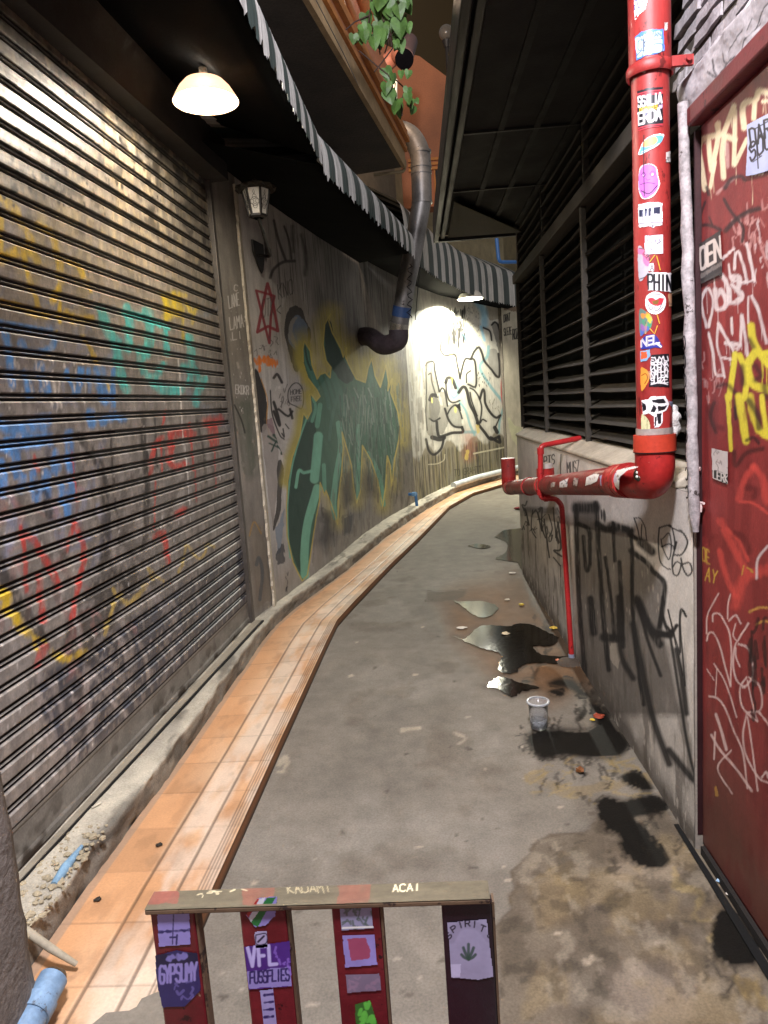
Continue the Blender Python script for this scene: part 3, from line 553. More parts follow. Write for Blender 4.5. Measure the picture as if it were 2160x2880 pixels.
# =================================================================== LEFT: green mural wall
bc = Canvas(0, WB.c[-1], .13, 3.12, .0065, '#b6b1aa', WB.un, WB.pos)
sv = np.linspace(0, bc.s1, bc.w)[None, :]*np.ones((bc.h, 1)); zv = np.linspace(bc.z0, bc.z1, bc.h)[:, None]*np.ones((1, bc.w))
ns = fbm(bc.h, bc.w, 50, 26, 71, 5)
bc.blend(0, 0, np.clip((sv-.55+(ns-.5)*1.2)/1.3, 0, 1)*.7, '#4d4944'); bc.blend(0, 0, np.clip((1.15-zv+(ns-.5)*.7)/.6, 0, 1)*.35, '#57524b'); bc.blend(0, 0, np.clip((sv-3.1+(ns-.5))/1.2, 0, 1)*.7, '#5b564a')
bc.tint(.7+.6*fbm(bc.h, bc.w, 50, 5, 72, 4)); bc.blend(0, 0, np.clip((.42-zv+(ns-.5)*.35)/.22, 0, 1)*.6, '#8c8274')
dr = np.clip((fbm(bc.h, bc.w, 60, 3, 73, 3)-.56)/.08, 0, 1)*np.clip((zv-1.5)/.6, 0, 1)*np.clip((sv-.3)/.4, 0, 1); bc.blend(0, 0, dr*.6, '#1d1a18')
bc.crop(*F_)
bc.strokes([([(560, 480), (570, 700)], 26), ([(640, 560), (680, 760), (670, 900)], 30), ([(1180, 780), (1200, 1000), (1220, 1380)], 24)], '#221f1d', al=.7, soft=.9, ragged=.4)
bc.strokes([([(400, 430), (440, 600), (500, 770)], 24), ([(490, 480), (530, 600), (550, 760)], 18), ([(580, 780), (480, 790), (400, 850), (368, 925)], 26)], '#2f2b29', al=.85, soft=.4); bc.flecks((310, 560, 370, 760), 8, .03, lin('#2f2b29'), 2.2, 2)
bc.text('KNO', (440, 1110), (570, 1060), (430, 985), 7, '#3a3431', al=.8); bc.stroke([(460, 1165), (425, 1205), (460, 1235)], 7, '#3a3431', sm=False)
# grey arch with a blue inside
bc.fill([(470, 1420), (462, 1250), (505, 1110), (580, 1065), (650, 1120), (705, 1230), (740, 1420), (700, 1540), (560, 1850), (520, 1740), (480, 1560)], '#a09a90', al=.75, rag=2, sm=True)
bc.fill([(500, 1440), (492, 1300), (535, 1190), (590, 1165), (650, 1220), (700, 1330), (715, 1440), (690, 1560), (600, 1740), (545, 1620)], '#2c2829', al=.9, rag=2, sm=True)
bc.fill([(530, 1420), (555, 1290), (610, 1245), (660, 1310), (695, 1400), (680, 1520), (610, 1580), (565, 1520)], '#68788c', al=.95, rag=3, sm=True); bc.fill([(528, 1420), (552, 1295), (600, 1250), (570, 1380), (580, 1530)], '#8f8c86', al=.9, rag=4, sm=True)
bc.fill([(560, 1560), (690, 1520), (640, 1700), (600, 1740)], '#39373b', al=.6, soft=20)
bc.strokes([([(345, 975), (395, 1150), (435, 1385), (350, 1345), (258, 1395), (300, 1180)], 26), ([(248, 1035), (330, 1060), (405, 1085), (375, 1250), (362, 1490), (300, 1250)], 22)], '#8e2430', al=.92, sm=False, closed=True, soft=.2); bc.text('OTK', (300, 1270), (400, 1240), (300, 1120), 9, '#3a3436', al=.6)
bc.strokes([([(258, 1640), (330, 1640), (415, 1668)], 56), ([(272, 1600), (282, 1730)], 22)], '#e07a22', al=.95, ragged=.8)
bc.scrib((240, 1430, 420, 1580), 7, 6, '#4a4449', seed=3); bc.scrib((350, 1560, 440, 1640), 6, 6, '#3f4136', seed=4)
bc.fill([(235, 1740), (280, 1780), (330, 1960), (345, 2212), (260, 2212)], '#1a1717', al=.95, sm=True); bc.strokes([([(290, 1800), (345, 1980), (340, 2180), (390, 2400)], 10)], '#b98a4a', al=.8)
bc.crop(*G_).fill([(300, 310), (420, 330), (440, 560), (440, 760), (410, 1000), (390, 1180), (330, 700)], '#8f8780', al=.85, sm=True); bc.fill([(430, 620), (480, 640), (470, 900), (440, 1100), (390, 1200), (430, 900)], '#27221f', al=.9, sm=True)
bc.fill([(420, 1180), (490, 1020), (480, 1250), (460, 1400), (420, 1420)], '#75808c', al=.85, rag=3); bc.fill([(420, 1420), (490, 1300), (500, 1480), (440, 1500)], '#2a2a30', al=.8, rag=5)
bc.fill([(330, 260), (400, 230), (420, 380), (380, 380)], '#7a5a62', al=.7, rag=4); bc.strokes([([(350, 390), (430, 440), (540, 470)], 20), ([(380, 520), (430, 430), (530, 420)], 14), ([(430, 470), (500, 560), (510, 580)], 12), ([(360, 450), (470, 500), (550, 520)], 12), ([(400, 380), (480, 460), (470, 540)], 26)], '#1f3a30', al=.95)
bc.crop(*F_)
bc.fill([(370, 1900), (395, 1760), (440, 1700), (485, 1790), (460, 1850), (420, 1860), (400, 1950)], '#a8a39c', al=.9, sm=True); bc.stroke([(400, 1790), (430, 1760), (470, 1830)], 24, '#3a3636')
bc.fill([(380, 1940), (500, 1880), (560, 2000), (600, 2300), (520, 2500), (440, 2380), (390, 2150)], '#aaa49c', al=.9, sm=True)
bc.strokes([([(400, 2000), (430, 2100), (450, 2200), (400, 2080)], 26), ([(440, 2060), (520, 2120), (560, 2080)], 20), ([(480, 2230), (490, 2300), (470, 2270)], 12), ([(370, 1900), (385, 2100), (450, 2280), (490, 2320)], 12), ([(540, 2060), (560, 2140)], 22), ([(500, 2190), (530, 2230)], 10)], '#151313', al=.95); bc.scrib((430, 1880, 540, 2060), 9, 7, '#55504c', seed=9)
bc.fill([(525, 1910), (565, 1845), (610, 1840), (645, 1890), (655, 1980), (640, 2050), (600, 2040), (560, 2000), (530, 1990)], '#9d9892', al=.95, sm=True); bc.stroke([(525, 1910), (565, 1845), (610, 1838), (648, 1890), (658, 1980), (640, 2055), (590, 2035), (530, 2000)], 9, '#2b2827', closed=True)
bc.text('HOME', (545, 1935), (640, 1925), (545, 1895), 6, '#3b3636'); bc.text('FREE', (550, 1995), (640, 1985), (550, 1955), 6, '#3b3636')
# the green piece: yellow glow, dark body, pale green bands
dy = 1904.6
OUT = [(655, 1650), (650, 1540), (662, 1472), (715, 1560), (730, 1680), (775, 1800), (800, 1760), (845, 1745), (885, 1790), (895, 1700), (850, 1640), (825, 1500), (838, 1330), (890, 1240), (875, 1300), (905, 1400), (980, 1540), (1000, 1610), (1030, 1530), (1020, 1610), (1075, 1730), (1112, 1800), (1190, 1830), (1215, 1700), (1245, 1625), (1275, 1770), (1320, 1870), (1345, 1780), (1368, 1680), (1390, 1830), (1385, 1900), (1420, 1800), (1410, 1920), (1470, 2080), (1490, 2212)] + \
      [(x, y+dy) for x, y in [(1480, 420), (1440, 600), (1420, 820), (1405, 640), (1380, 560), (1365, 830), (1340, 1000), (1300, 780), (1240, 600), (1165, 470), (1150, 860), (1115, 965), (1090, 830), (1070, 640), (990, 355), (1000, 480), (985, 700), (955, 950), (952, 1150), (890, 960), (850, 860), (840, 900), (800, 790), (795, 950), (760, 1130), (720, 1400), (690, 1590), (645, 1640), (565, 1480), (515, 1250), (508, 1000), (520, 780), (560, 570), (625, 380), (655, 190), (690, 240), (725, 170), (712, 30)]] + [(720, 1930), (765, 1990), (800, 1950), (770, 1890), (700, 1800)]
YG = '#a89a42'
bc.stroke(OUT[:36], 170, YG, al=.75, soft=.7, sm=False, ragged=.15); bc.stroke(OUT[36:56], 110, YG, al=.55, soft=.9, sm=False); bc.stroke(OUT[66:]+OUT[:2], 120, '#a2953f', al=.9, soft=.5, sm=False)
bc.crop(*F_).strokes([([(1110, 1600), (1140, 1760)], 60), ([(1180, 1640), (1200, 1800)], 50)], YG, al=.6, soft=.9)
bc.fill(OUT, '#375f4b', al=.97, rag=1.2)
bc.crop(*G_)
bc.fill([(x, y) for x, y in [(620, 420), (700, 250), (760, 330), (740, 700), (760, 900), (690, 1050), (640, 1300), (640, 1560), (570, 1440), (530, 1200), (530, 950), (560, 650)]], '#213a31', al=.9, rag=1.5, sm=True)
for P, w, cl in (([(668, 1590), (665, 1380), (690, 1150), (735, 980), (775, 840)], 72, '#74ae93'), ([(785, 390), (770, 560), (750, 760)], 78, '#74ae93'), ([(725, 690), (660, 705), (615, 690), (590, 830)], 26, '#74ae93'), ([(960, 280), (980, 480), (945, 700), (915, 950), (932, 1090)], 50, '#679c84'), ([(1130, 300), (1130, 800), (1118, 930)], 32, '#5f957c'), ([(1220, 540), (1310, 740), (1345, 980)], 42, '#5f957c'), ([(800, 120), (775, 300)], 40, '#5f957c'), ([(832, 640), (838, 850)], 34, '#5f957c'),
                 ([(540, 1440), (520, 1200), (520, 950), (560, 640), (640, 360), (690, 220)], 14, '#6aa187'), ([(740, 60), (760, 150), (730, 260)], 26, '#5f957c'), ([(880, 420), (900, 250), (960, 0)], 26, '#456b5b'), ([(700, 260), (740, 110)], 14, '#3f6455')):
    bc.stroke(P, w, cl, al=.92, soft=.12)
bc.crop(*F_).strokes([([(672, 1530), (690, 1650), (740, 1780), (780, 1880)], 44)], '#457362', al=.95, soft=.15); bc.strokes([([(668, 1520), (690, 1640), (720, 1720)], 18)], '#243d33', al=.9)
bc.fill([(845, 1340), (885, 1290), (930, 1460), (1000, 1620), (1090, 1790), (1000, 1830), (900, 1700), (845, 1560)], '#20352e', al=.95, sm=True)
bc.strokes([([(800, 1780), (850, 1900), (880, 2050)], 34), ([(850, 1770), (880, 1850), (920, 2000)], 28), ([(900, 1760), (960, 1900), (1000, 2100)], 60), ([(1230, 1700), (1240, 1850)], 40), ([(1365, 1740), (1370, 1850)], 26)], '#456e5e', al=.8, soft=.3)
r_ = random.Random(5)
for i in range(330):               # dry vertical brush marks over the right half of the piece
    x = r_.uniform(960, 1490); y = r_.uniform(1830, 2560); l = r_.uniform(60, 260)
    bc.stroke([(x, y), (x+r_.uniform(-20, 40), y+l)], r_.uniform(5, 12), r_.choice(['#6f8273', '#4c6658', '#86938a', '#2c4037', '#59685c', '#39483e']), al=r_.uniform(.3, .75), sm=False, soft=.6, ragged=.4)
bc.stroke(OUT, 11, '#b8a552', al=.85, sm=False)
bc.crop(*G_)
for P, s_, cl in (([(1010, 700), (1080, 680), (1090, 950), (1010, 1000), (980, 850)], 30, '#191413'), ([(800, 1100), (900, 1060), (940, 1250), (850, 1400), (760, 1300)], 50, '#262426'), ([(1000, 1080), (1090, 1060), (1080, 1220), (1000, 1240)], 16, '#272b33'), ([(1160, 700), (1280, 720), (1300, 900), (1170, 900)], 50, '#2b221d'), ([(790, 1010), (880, 1050), (880, 1130), (800, 1120)], 30, '#2a251f')): bc.fill(P, cl, al=.75, soft=s_, rag=6, tex=.3)
for i in range(170):
    x = r_.uniform(740, 1659); y = r_.uniform(900, 1450)-.45*(x-740); bc.stroke([(x, y), (x+r_.uniform(-12, 12), y+r_.uniform(40, 140))], r_.uniform(4, 14), r_.choice(['#5f564c', '#2c2622', '#6f665a', '#241f1c', '#4a4038']), al=r_.uniform(.2, .5), sm=False, soft=.7)
for i in range(120):
    x = r_.uniform(1480, 1800); y = r_.uniform(-500, 700); bc.stroke([(x, y), (x+r_.uniform(-12, 30), y+r_.uniform(80, 300))], r_.uniform(5, 18), r_.choice(['#6e6a5c', '#4a463e', '#7a7666', '#5e5140', '#38352f']), al=r_.uniform(.2, .55), sm=False, soft=.7)
bc.scrib((500, 1560, 560, 1740), 5, 8, '#1b1716', seed=8)
mur = T('mural_wall', 'dark plaster wall painted with a spiky green graffiti piece', 'wall', (-.7, 7.0, .13))
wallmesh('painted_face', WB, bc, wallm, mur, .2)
backing('wall_core', WB, 0, WB.c[-1], .05, 3.125, .25, wallm_b, mur)
backing('upper_wall', WB, -.3, WB.c[-1], 3.13, 5.2, .25, mat('upper plaster', '#6f6454', rough=.9, var=.3), mur, gap=0.)

# =================================================================== far wall, lit by the second lamp
K7 = (1160, 800, 3.95)
cc_ = Canvas(0, WC.c[-1], .06, 3.45, .0085, '#d0ccbd', WC.un, WC.pos); cv = cc_
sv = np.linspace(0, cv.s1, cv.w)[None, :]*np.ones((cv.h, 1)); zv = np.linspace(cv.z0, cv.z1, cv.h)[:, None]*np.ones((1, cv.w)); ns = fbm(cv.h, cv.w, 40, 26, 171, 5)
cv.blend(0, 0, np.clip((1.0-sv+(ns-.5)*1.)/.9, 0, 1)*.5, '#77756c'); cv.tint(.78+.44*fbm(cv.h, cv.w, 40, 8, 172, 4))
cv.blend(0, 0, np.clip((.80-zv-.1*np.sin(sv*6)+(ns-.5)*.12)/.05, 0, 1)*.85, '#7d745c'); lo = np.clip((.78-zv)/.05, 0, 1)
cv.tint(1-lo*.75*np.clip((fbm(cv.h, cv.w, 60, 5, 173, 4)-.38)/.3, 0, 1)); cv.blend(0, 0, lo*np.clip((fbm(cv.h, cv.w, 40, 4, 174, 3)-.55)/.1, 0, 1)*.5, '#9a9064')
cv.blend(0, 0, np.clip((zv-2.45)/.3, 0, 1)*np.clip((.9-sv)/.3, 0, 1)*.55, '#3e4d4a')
cv.crop(*K7)
GR = '#7d7a72'
for P, cl in (([(150, 690), (220, 595), (310, 580), (330, 700), (240, 830), (160, 800)], '#8d8a80'), ([(310, 640), (345, 560), (480, 560), (500, 790), (360, 795), (315, 730)], '#5d5a53'), ([(150, 900), (235, 860), (290, 1150), (360, 1200), (390, 1360), (400, 1540), (290, 1680), (160, 1620)], '#77746a'), ([(200, 430), (260, 380), (330, 430), (320, 560), (190, 570)], '#6f7570'), ([(190, 1280), (280, 1270), (310, 1400), (270, 1510), (190, 1490)], '#65625a'), ([(830, 760), (940, 740), (960, 1010), (900, 1000)], '#8b8880'), ([(880, 440), (950, 430), (1010, 700), (1010, 920), (960, 760)], '#55504a'), ([(830, 200), (990, 190), (1000, 360), (840, 380)], '#8a7f68'), ([(400, 1350), (520, 1350), (550, 1560), (440, 1560)], '#8a8a80')): cv.fill(P, cl, al=.7, rag=2, sm=True)
cv.strokes([([(735, 210), (790, 300), (800, 450)], 80), ([(560, 560), (620, 640), (680, 700)], 34), ([(760, 470), (800, 620)], 30)], '#86c3dd', al=.75, soft=.5)
cv.strokes([([(845, 690), (830, 800), (750, 920), (860, 1120), (1010, 1310)], 32), ([(520, 1300), (590, 1400), (640, 1560), (690, 1670)], 26), ([(560, 1640), (700, 1640)], 34), ([(1010, 1370), (970, 1520), (960, 1650)], 24), ([(450, 960), (510, 1180), (460, 1260), (410, 1190)], 30)], '#7fb0b4', al=.8, soft=.3)
OL = [([(150, 900), (165, 870), (235, 860), (250, 960), (290, 1150), (300, 1190), (330, 1150), (360, 1190), (390, 1350)], 16), ([(150, 900), (155, 1200), (150, 1450), (165, 1620)], 10), ([(180, 1000), (205, 990), (215, 1080), (260, 1230)], 11), ([(195, 1280), (220, 1230), (275, 1240)], 34), ([(190, 1490), (240, 1520), (305, 1485)], 16), ([(270, 1530), (280, 1640), (310, 1690), (440, 1650), (555, 1640), (550, 1585)], 26), ([(370, 1090), (390, 1040), (440, 1050), (480, 1150)], 28), ([(370, 1080), (380, 1200), (410, 1290), (460, 1312), (525, 1290)], 15), ([(390, 1440), (430, 1370), (490, 1340), (530, 1420), (552, 1490)], 14), ([(360, 1380), (400, 1500), (460, 1575), (552, 1590)], 20),
 ([(530, 1030), (580, 840), (640, 830), (690, 845), (708, 1000), (700, 1135), (620, 1110)], 18), ([(600, 1090), (600, 1000), (645, 960)], 12), ([(515, 1200), (560, 1140), (600, 1170), (640, 1330), (690, 1430), (725, 1530)], 28), ([(640, 1200), (660, 1300), (720, 1460)], 13), ([(640, 1150), (690, 1180), (740, 1260), (770, 1380), (750, 1530)], 14), ([(750, 1270), (780, 1170), (800, 1200), (810, 1320), (870, 1430), (930, 1480), (975, 1455)], 22), ([(720, 1540), (800, 1640), (870, 1720), (965, 1690)], 26), ([(870, 1700), (970, 1755), (960, 1690)], 26), ([(915, 1590), (940, 1640)], 34), ([(920, 1590), (980, 1450)], 12), ([(650, 830), (690, 740), (740, 700), (775, 770), (800, 850), (880, 950), (930, 1015), (965, 1020), (970, 900), (955, 770)], 20), ([(320, 640), (310, 720), (360, 790), (470, 780), (500, 900), (530, 1050)], 16), ([(150, 690), (220, 590), (310, 578)], 10), ([(1030, 1490), (1070, 1650), (1115, 1770)], 42), ([(1100, 1480), (1150, 1560), (1210, 1590)], 14), ([(790, 480), (860, 520), (880, 620)], 16), ([(880, 450), (920, 420), (960, 480), (1000, 700)], 16), ([(220, 1700), (300, 1720), (350, 1700)], 40), ([(150, 1720), (180, 1840), (240, 1890), (320, 1820), (350, 1700)], 22), ([(750, 1540), (780, 1500), (820, 1520)], 14)]
cv.strokes([(P_, w_*2.2) for P_, w_ in OL], '#6d6a62', al=.3, soft=.8); cv.strokes([(P_, w_*1.25) for P_, w_ in OL], '#1f1c19', al=.95, soft=.15); cv.fill([(470, 1340), (535, 1310), (540, 1410)], '#24211d')
cv.strokes([([(1040, 970), (1000, 1050), (1000, 1250), (1040, 1430), (1080, 1475), (1115, 1410)], 32)], '#c23a3c', al=.95); cv.strokes([([(1045, 1040), (1040, 1250), (1060, 1390)], 36)], '#d8bb4a', al=.95); cv.strokes([([(1095, 880), (1080, 1100), (1085, 1390)], 46)], '#4f9a6a', al=.9); cv.fill([(1110, 920), (1180, 830), (1230, 850), (1230, 1380), (1120, 1380)], '#5fc0ac', al=.9, rag=2)
cv.strokes([([(1080, 1000), (1110, 880), (1190, 820)], 18), ([(1120, 950), (1180, 1000), (1100, 1080)], 14), ([(1120, 1350), (1160, 1330), (1200, 1400)], 26), ([(1150, 1140), (1200, 1190), (1160, 1230)], 16)], '#b02d56', al=.95); cv.fill([(1090, 760), (1160, 740), (1170, 810), (1110, 840)], '#d3b83c', al=.8); cv.fill([(1030, 700), (1090, 730), (1080, 780), (1030, 760)], '#3d4f96', al=.8)
cv.strokes([([(620, 1700), (640, 1780), (620, 1900)], 110)], '#b3604e', al=.45, soft=.9, ragged=.4); cv.strokes([([(610, 1860), (600, 1930)], 40), ([(430, 800), (450, 860)], 34), ([(720, 1580), (730, 1640)], 40), ([(435, 1040), (440, 1160)], 16)], '#d9c063', al=.75, ragged=.4); cv.flecks((215, 1280, 240, 1310), 2, .05, lin('#d9d07a'), 1, 3); cv.flecks((465, 1380, 480, 1410), 2, .05, lin('#d9d07a'), 1, 4)
cv.flecks((340, 280, 590, 660), 210, .028, lin('#15120f'), 4.5, 31); cv.flecks((600, 250, 760, 700), 70, .012, lin('#3a3a38'), 2.5, 32); cv.flecks((700, 980, 880, 1160), 40, .016, lin('#24211d'), 2., 33); cv.flecks((150, 700, 560, 1100), 40, .014, lin('#2a2824'), 2., 34)
cv.strokes([([(290, 1220), (310, 1290), (325, 1330)], 22)], '#c9c5b4', al=.8, ragged=.8); cv.scrib((860, 1280, 970, 1400), 8, 6, '#6b6044', al=.7, seed=6); cv.text('OF', (1130, 1475), (1180, 1470), (1130, 1420), 8, '#2a2622')
cv.strokes([([(680, 1880), (800, 1855), (950, 1825), (1070, 1800)], 16), ([(180, 2000), (280, 1990), (350, 1950), (360, 1890)], 9)], '#d8d2b4', al=.8, ragged=.3)
cv.text('TO GRAHTTI', (470, 2130), (800, 2080), (465, 2060), 9, '#3b3425', al=.7)
for i in range(80):
    x = r_.uniform(-100, 220); y = r_.uniform(300, 1800); cv.stroke([(x, y), (x+r_.uniform(-10, 25), y+r_.uniform(80, 330))], r_.uniform(8, 24), r_.choice(['#57544a', '#77735f', '#413d36', '#8a866f', '#6a5540']), al=r_.uniform(.2, .5), sm=False, soft=.7)
far = T('lettered_wall', 'pale curved wall with grey outlined graffiti letters beside a hanging lamp', 'wall', (.5, 11.4, .1))
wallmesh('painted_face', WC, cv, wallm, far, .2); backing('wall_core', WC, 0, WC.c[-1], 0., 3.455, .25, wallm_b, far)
backing('upper_wall', WC, -.4, WC.c[-1]+1.2, 3.46, 5.0, .25, mat('beige plaster', '#8d8062', rough=.9, var=.25), far, gap=0.)
WE = Poly([(1.68, 13.55), (2.75, 15.2)]); ec = Canvas(0, WE.c[-1], .05, 3.4, .012, '#b5ad98', WE.un, WE.pos); ec.tint(.7+.6*fbm(ec.h, ec.w, 30, 14, 211, 4)); ec.crop(*K7)
ec.fill([(1005, 170), (1180, 200), (1180, 300), (1010, 290)], '#6a4f38', al=.8, rag=4); ec.text('DRAT', (1015, 420), (1085, 395), (1015, 340), 10, '#1a1714'); ec.text('SLEZE', (1018, 570), (1100, 550), (1015, 490), 9, '#1a1714'); ec.text('ROZ', (1115, 610), (1175, 600), (1112, 500), 11, '#1a1714')
ec.fill([(1060, 1480), (1130, 1560), (1220, 1600), (1210, 1770), (1150, 1780), (1090, 1650)], '#c3c29c', al=.8, rag=2, sm=True)
fe = T('tagged_wall', 'dim stained end wall tagged in black, beyond the pale lettered wall', 'wall', (2.1, 14.2, .05)); wallmesh('painted_face', WE, ec, wallm, fe, .2); backing('wall_core', WE, 0, WE.c[-1], 0, 3.41, .25, wallm_b, fe)
# =================================================================== RIGHT: low tagged wall, sill, louvre window
H_, R5, R6, R7, R8 = (1400, 1200, 3.072), (1740, 0, 3.95), (1740, 560, 3.95), (1740, 1120, 3.95), (1740, 1680, 3.95)
lw = Canvas(0, WR.c[-1], .0, 1.172, .005, '#d2ccc3', WR.un, WR.pos)
sv = np.linspace(0, lw.s1, lw.w)[None, :]*np.ones((lw.h, 1)); zv = np.linspace(lw.z0, lw.z1, lw.h)[:, None]*np.ones((1, lw.w)); ns = fbm(lw.h, lw.w, 40, 50, 301, 5)
lw.tint(.85+.3*ns); lw.blend(0, 0, np.clip((.62-zv+(ns-.5)*.9)/.5, 0, 1)*.6, '#7a7268'); lw.blend(0, 0, np.clip((sv-2.0+(ns-.5))/1.4, 0, 1)*.35, '#7b756d'); lw.blend(0, 0, np.clip((.12-zv+(ns-.5)*.1)/.08, 0, 1)*.7, '#3c342b')
lw.blend(0, 0, np.clip((fbm(lw.h, lw.w, 60, 14, 303, 5)-.56)/.1, 0, 1)*np.clip((.8-zv)/.3, 0, 1)*.6, '#4c443b'); lw.blend(0, 0, np.clip((fbm(lw.h, lw.w, 14, 6, 304, 4)-.62)/.06, 0, 1)*.5, '#cfc8bc')
lw.crop(*H_); BKK = '#191716'
lw.fill([(665, 650), (850, 660), (870, 860), (1000, 850), (1150, 900), (1170, 1060), (1290, 1190), (1440, 1350), (1430, 1500), (1400, 1760), (1480, 1900), (1600, 2500), (760, 2500), (690, 1700)], '#57514a', al=.85, rag=5, tex=.2, soft=36)
lw.flecks((700, 900, 1400, 1800), 60, .012, lin('#a8a095'), 1.8, 41, .6)
lw.fill([(980, 1880), (1050, 1860), (1060, 2010), (1030, 2090), (960, 2000)], '#a59c8e', al=.8, rag=3); lw.fill([(1090, 1210), (1140, 1180), (1160, 1500), (1110, 1460)], '#6f675e', al=.5, soft=14)
lw.strokes([([(675, 690), (690, 1200), (715, 1700), (770, 2300)], 44), ([(850, 660), (880, 1200), (915, 1700), (960, 2100)], 44), ([(930, 1130), (980, 1500), (1005, 1820)], 31), ([(995, 830), (1010, 1160)], 28), ([(985, 850), (1150, 900)], 65), ([(860, 840), (920, 880), (1000, 890)], 57), ([(680, 700), (840, 700)], 91), ([(1150, 900), (1162, 1100), (1165, 1500), (1200, 2000), (1260, 2400)], 36), ([(1150, 1070), (1290, 1180), (1340, 1250), (1440, 1350), (1430, 1520), (1390, 1790)], 46), ([(1205, 1490), (1290, 1700), (1400, 1880)], 70), ([(1050, 1170), (1075, 1600), (1085, 1900)], 39), ([(740, 950), (762, 1230), (795, 1190), (795, 980)], 33), ([(800, 1490), (830, 1780)], 65), ([(910, 1820), (1060, 1830)], 72), ([(700, 840), (780, 880), (800, 960)], 39), ([(1240, 1000), (1330, 1080)], 78), ([(1140, 930), (1200, 970)], 44),
   ([(1420, 1640), (1480, 1770), (1545, 1720)], 33), ([(1575, 1950), (1570, 1660), (1595, 1590), (1625, 1640)], 18), ([(1470, 1580), (1530, 1850), (1600, 2150)], 13), ([(1390, 1790), (1500, 1800)], 52)], BKK, al=.97, soft=.4, ragged=.1)
lw.crop(*R8); lw.strokes([([(0, 0), (20, 600), (160, 900)], 65), ([(160, 300), (290, 950), (400, 1400), (560, 1850)], 75), ([(570, 420), (690, 1150), (740, 1500), (800, 1800), (880, 2080)], 33), ([(640, 580), (720, 1000), (755, 1290)], 62), ([(220, 50), (330, 300), (430, 420)], 85), ([(250, 180), (330, 500), (465, 870)], 39), ([(490, 0), (450, 330)], 39), ([(560, 1700), (760, 1950), (900, 2080)], 78), ([(740, 980), (710, 640), (685, 400), (675, 180), (700, 130), (735, 200)], 20), ([(545, 140), (590, 300), (620, 420), (680, 640)], 13), ([(400, 400), (560, 420)], 78), ([(540, 330), (600, 390), (640, 310)], 31)], BKK, al=.93, soft=.5)
lw.crop(*R7); lw.strokes([([(450, 1440), (440, 1600), (460, 1800), (520, 1880), (575, 1900)], 16), ([(450, 1440), (530, 1415), (580, 1420), (610, 1500), (625, 1650), (595, 1800), (610, 1950), (660, 1960), (690, 1850), (640, 1820), (600, 1880)], 18), ([(560, 1420), (640, 1460), (710, 1490), (765, 1590), (740, 1680), (690, 1740), (620, 1740)], 20), ([(690, 1780), (720, 1900), (770, 1970), (815, 1920), (790, 1830), (720, 1840)], 20), ([(490, 1560), (560, 1500), (585, 1640), (560, 1790), (490, 1660), (470, 1560)], 14), ([(480, 1650), (560, 1620), (620, 1660)], 16), ([(170, 1330), (210, 1440), (245, 1590), (258, 1400)], 14), ([(170, 1330), (240, 1340), (295, 1440), (310, 1570)], 12), ([(640, 1600), (620, 1680)], 26)], BKK, al=.95, soft=.3)
lw.fill([(240, 1570), (310, 1570), (370, 1650), (370, 1740), (300, 1700)], '#4a443e', al=.8, soft=10); lw.flecks((850, 1000, 905, 2200), 40, .006, lin('#4a3f50'), 2.5, 43)
lw.crop(*H_)
lw.strokes([([(400, 800), (420, 950), (445, 1130)], 14), ([(385, 700), (380, 860), (410, 960)], 12), ([(520, 830), (545, 1050), (485, 1070), (550, 1120)], 16), ([(345, 740), (380, 900)], 14), ([(240, 720), (270, 850)], 14), ([(480, 700), (500, 900), (530, 1000)], 12), ([(480, 1130), (540, 1200)], 12), ([(520, 820), (500, 960)], 9), ([(300, 720), (290, 880), (330, 960)], 10), ([(440, 760), (470, 880), (440, 960)], 11), ([(540, 1200), (545, 1300)], 8)], BKK, al=.9)
lw.scrib((225, 700, 420, 900), 12, 12, BKK, al=.8, seed=31); lw.scrib((420, 740, 560, 1000), 9, 10, BKK, al=.8, seed=33); lw.fill([(215, 690), (520, 700), (520, 760), (215, 740)], '#3a3532', al=.6, soft=12)
lw.text('MUSZ', (605, 420), (705, 400), (600, 310), 8, BKK, al=.9); lw.text('PTS', (400, 340), (490, 320), (400, 260), 9, BKK); lw.flecks((890, 735, 935, 790), 3, .03, lin(BKK), 1.1, 44)
lw.stroke([(585, 600), (600, 900), (650, 1300), (680, 1700)], 26, '#8f8778', al=.5, soft=.6, ragged=.5); lw.stroke([(545, 240), (540, 420)], 9, '#2b2622', al=.9)
low = T('tagged_low_wall', 'low white plaster wall with black and grey tags below the louvre window', 'low wall', (.9, 4.0, 0))
wallmesh('painted_face', WR, lw, wallm, low, .2, side=-1)
backing('wall_core', WR, 0, WR.c[-1], -.05, 1.17, .28, wallm_c := mat('wall core', '#8f877c', rough=.9), low, side=-1, gap=.003)
cream = mat('cream sill', '#aaa08f', rough=.9, var=.3, bump=.5, bs=60, bd=.006)
for y0, y1 in ((2.3, 4.545), (4.555, 5.96)):
    mb = MB(); mb.prism([(.812, y0, 1.172), (1.05, y0, 1.172), (1.05, y0, 1.245), (.895, y0, 1.235), (.812, y0, 1.19)], (0, y1-y0, 0)); mb.build('sill', cream, low, bevel=.006)
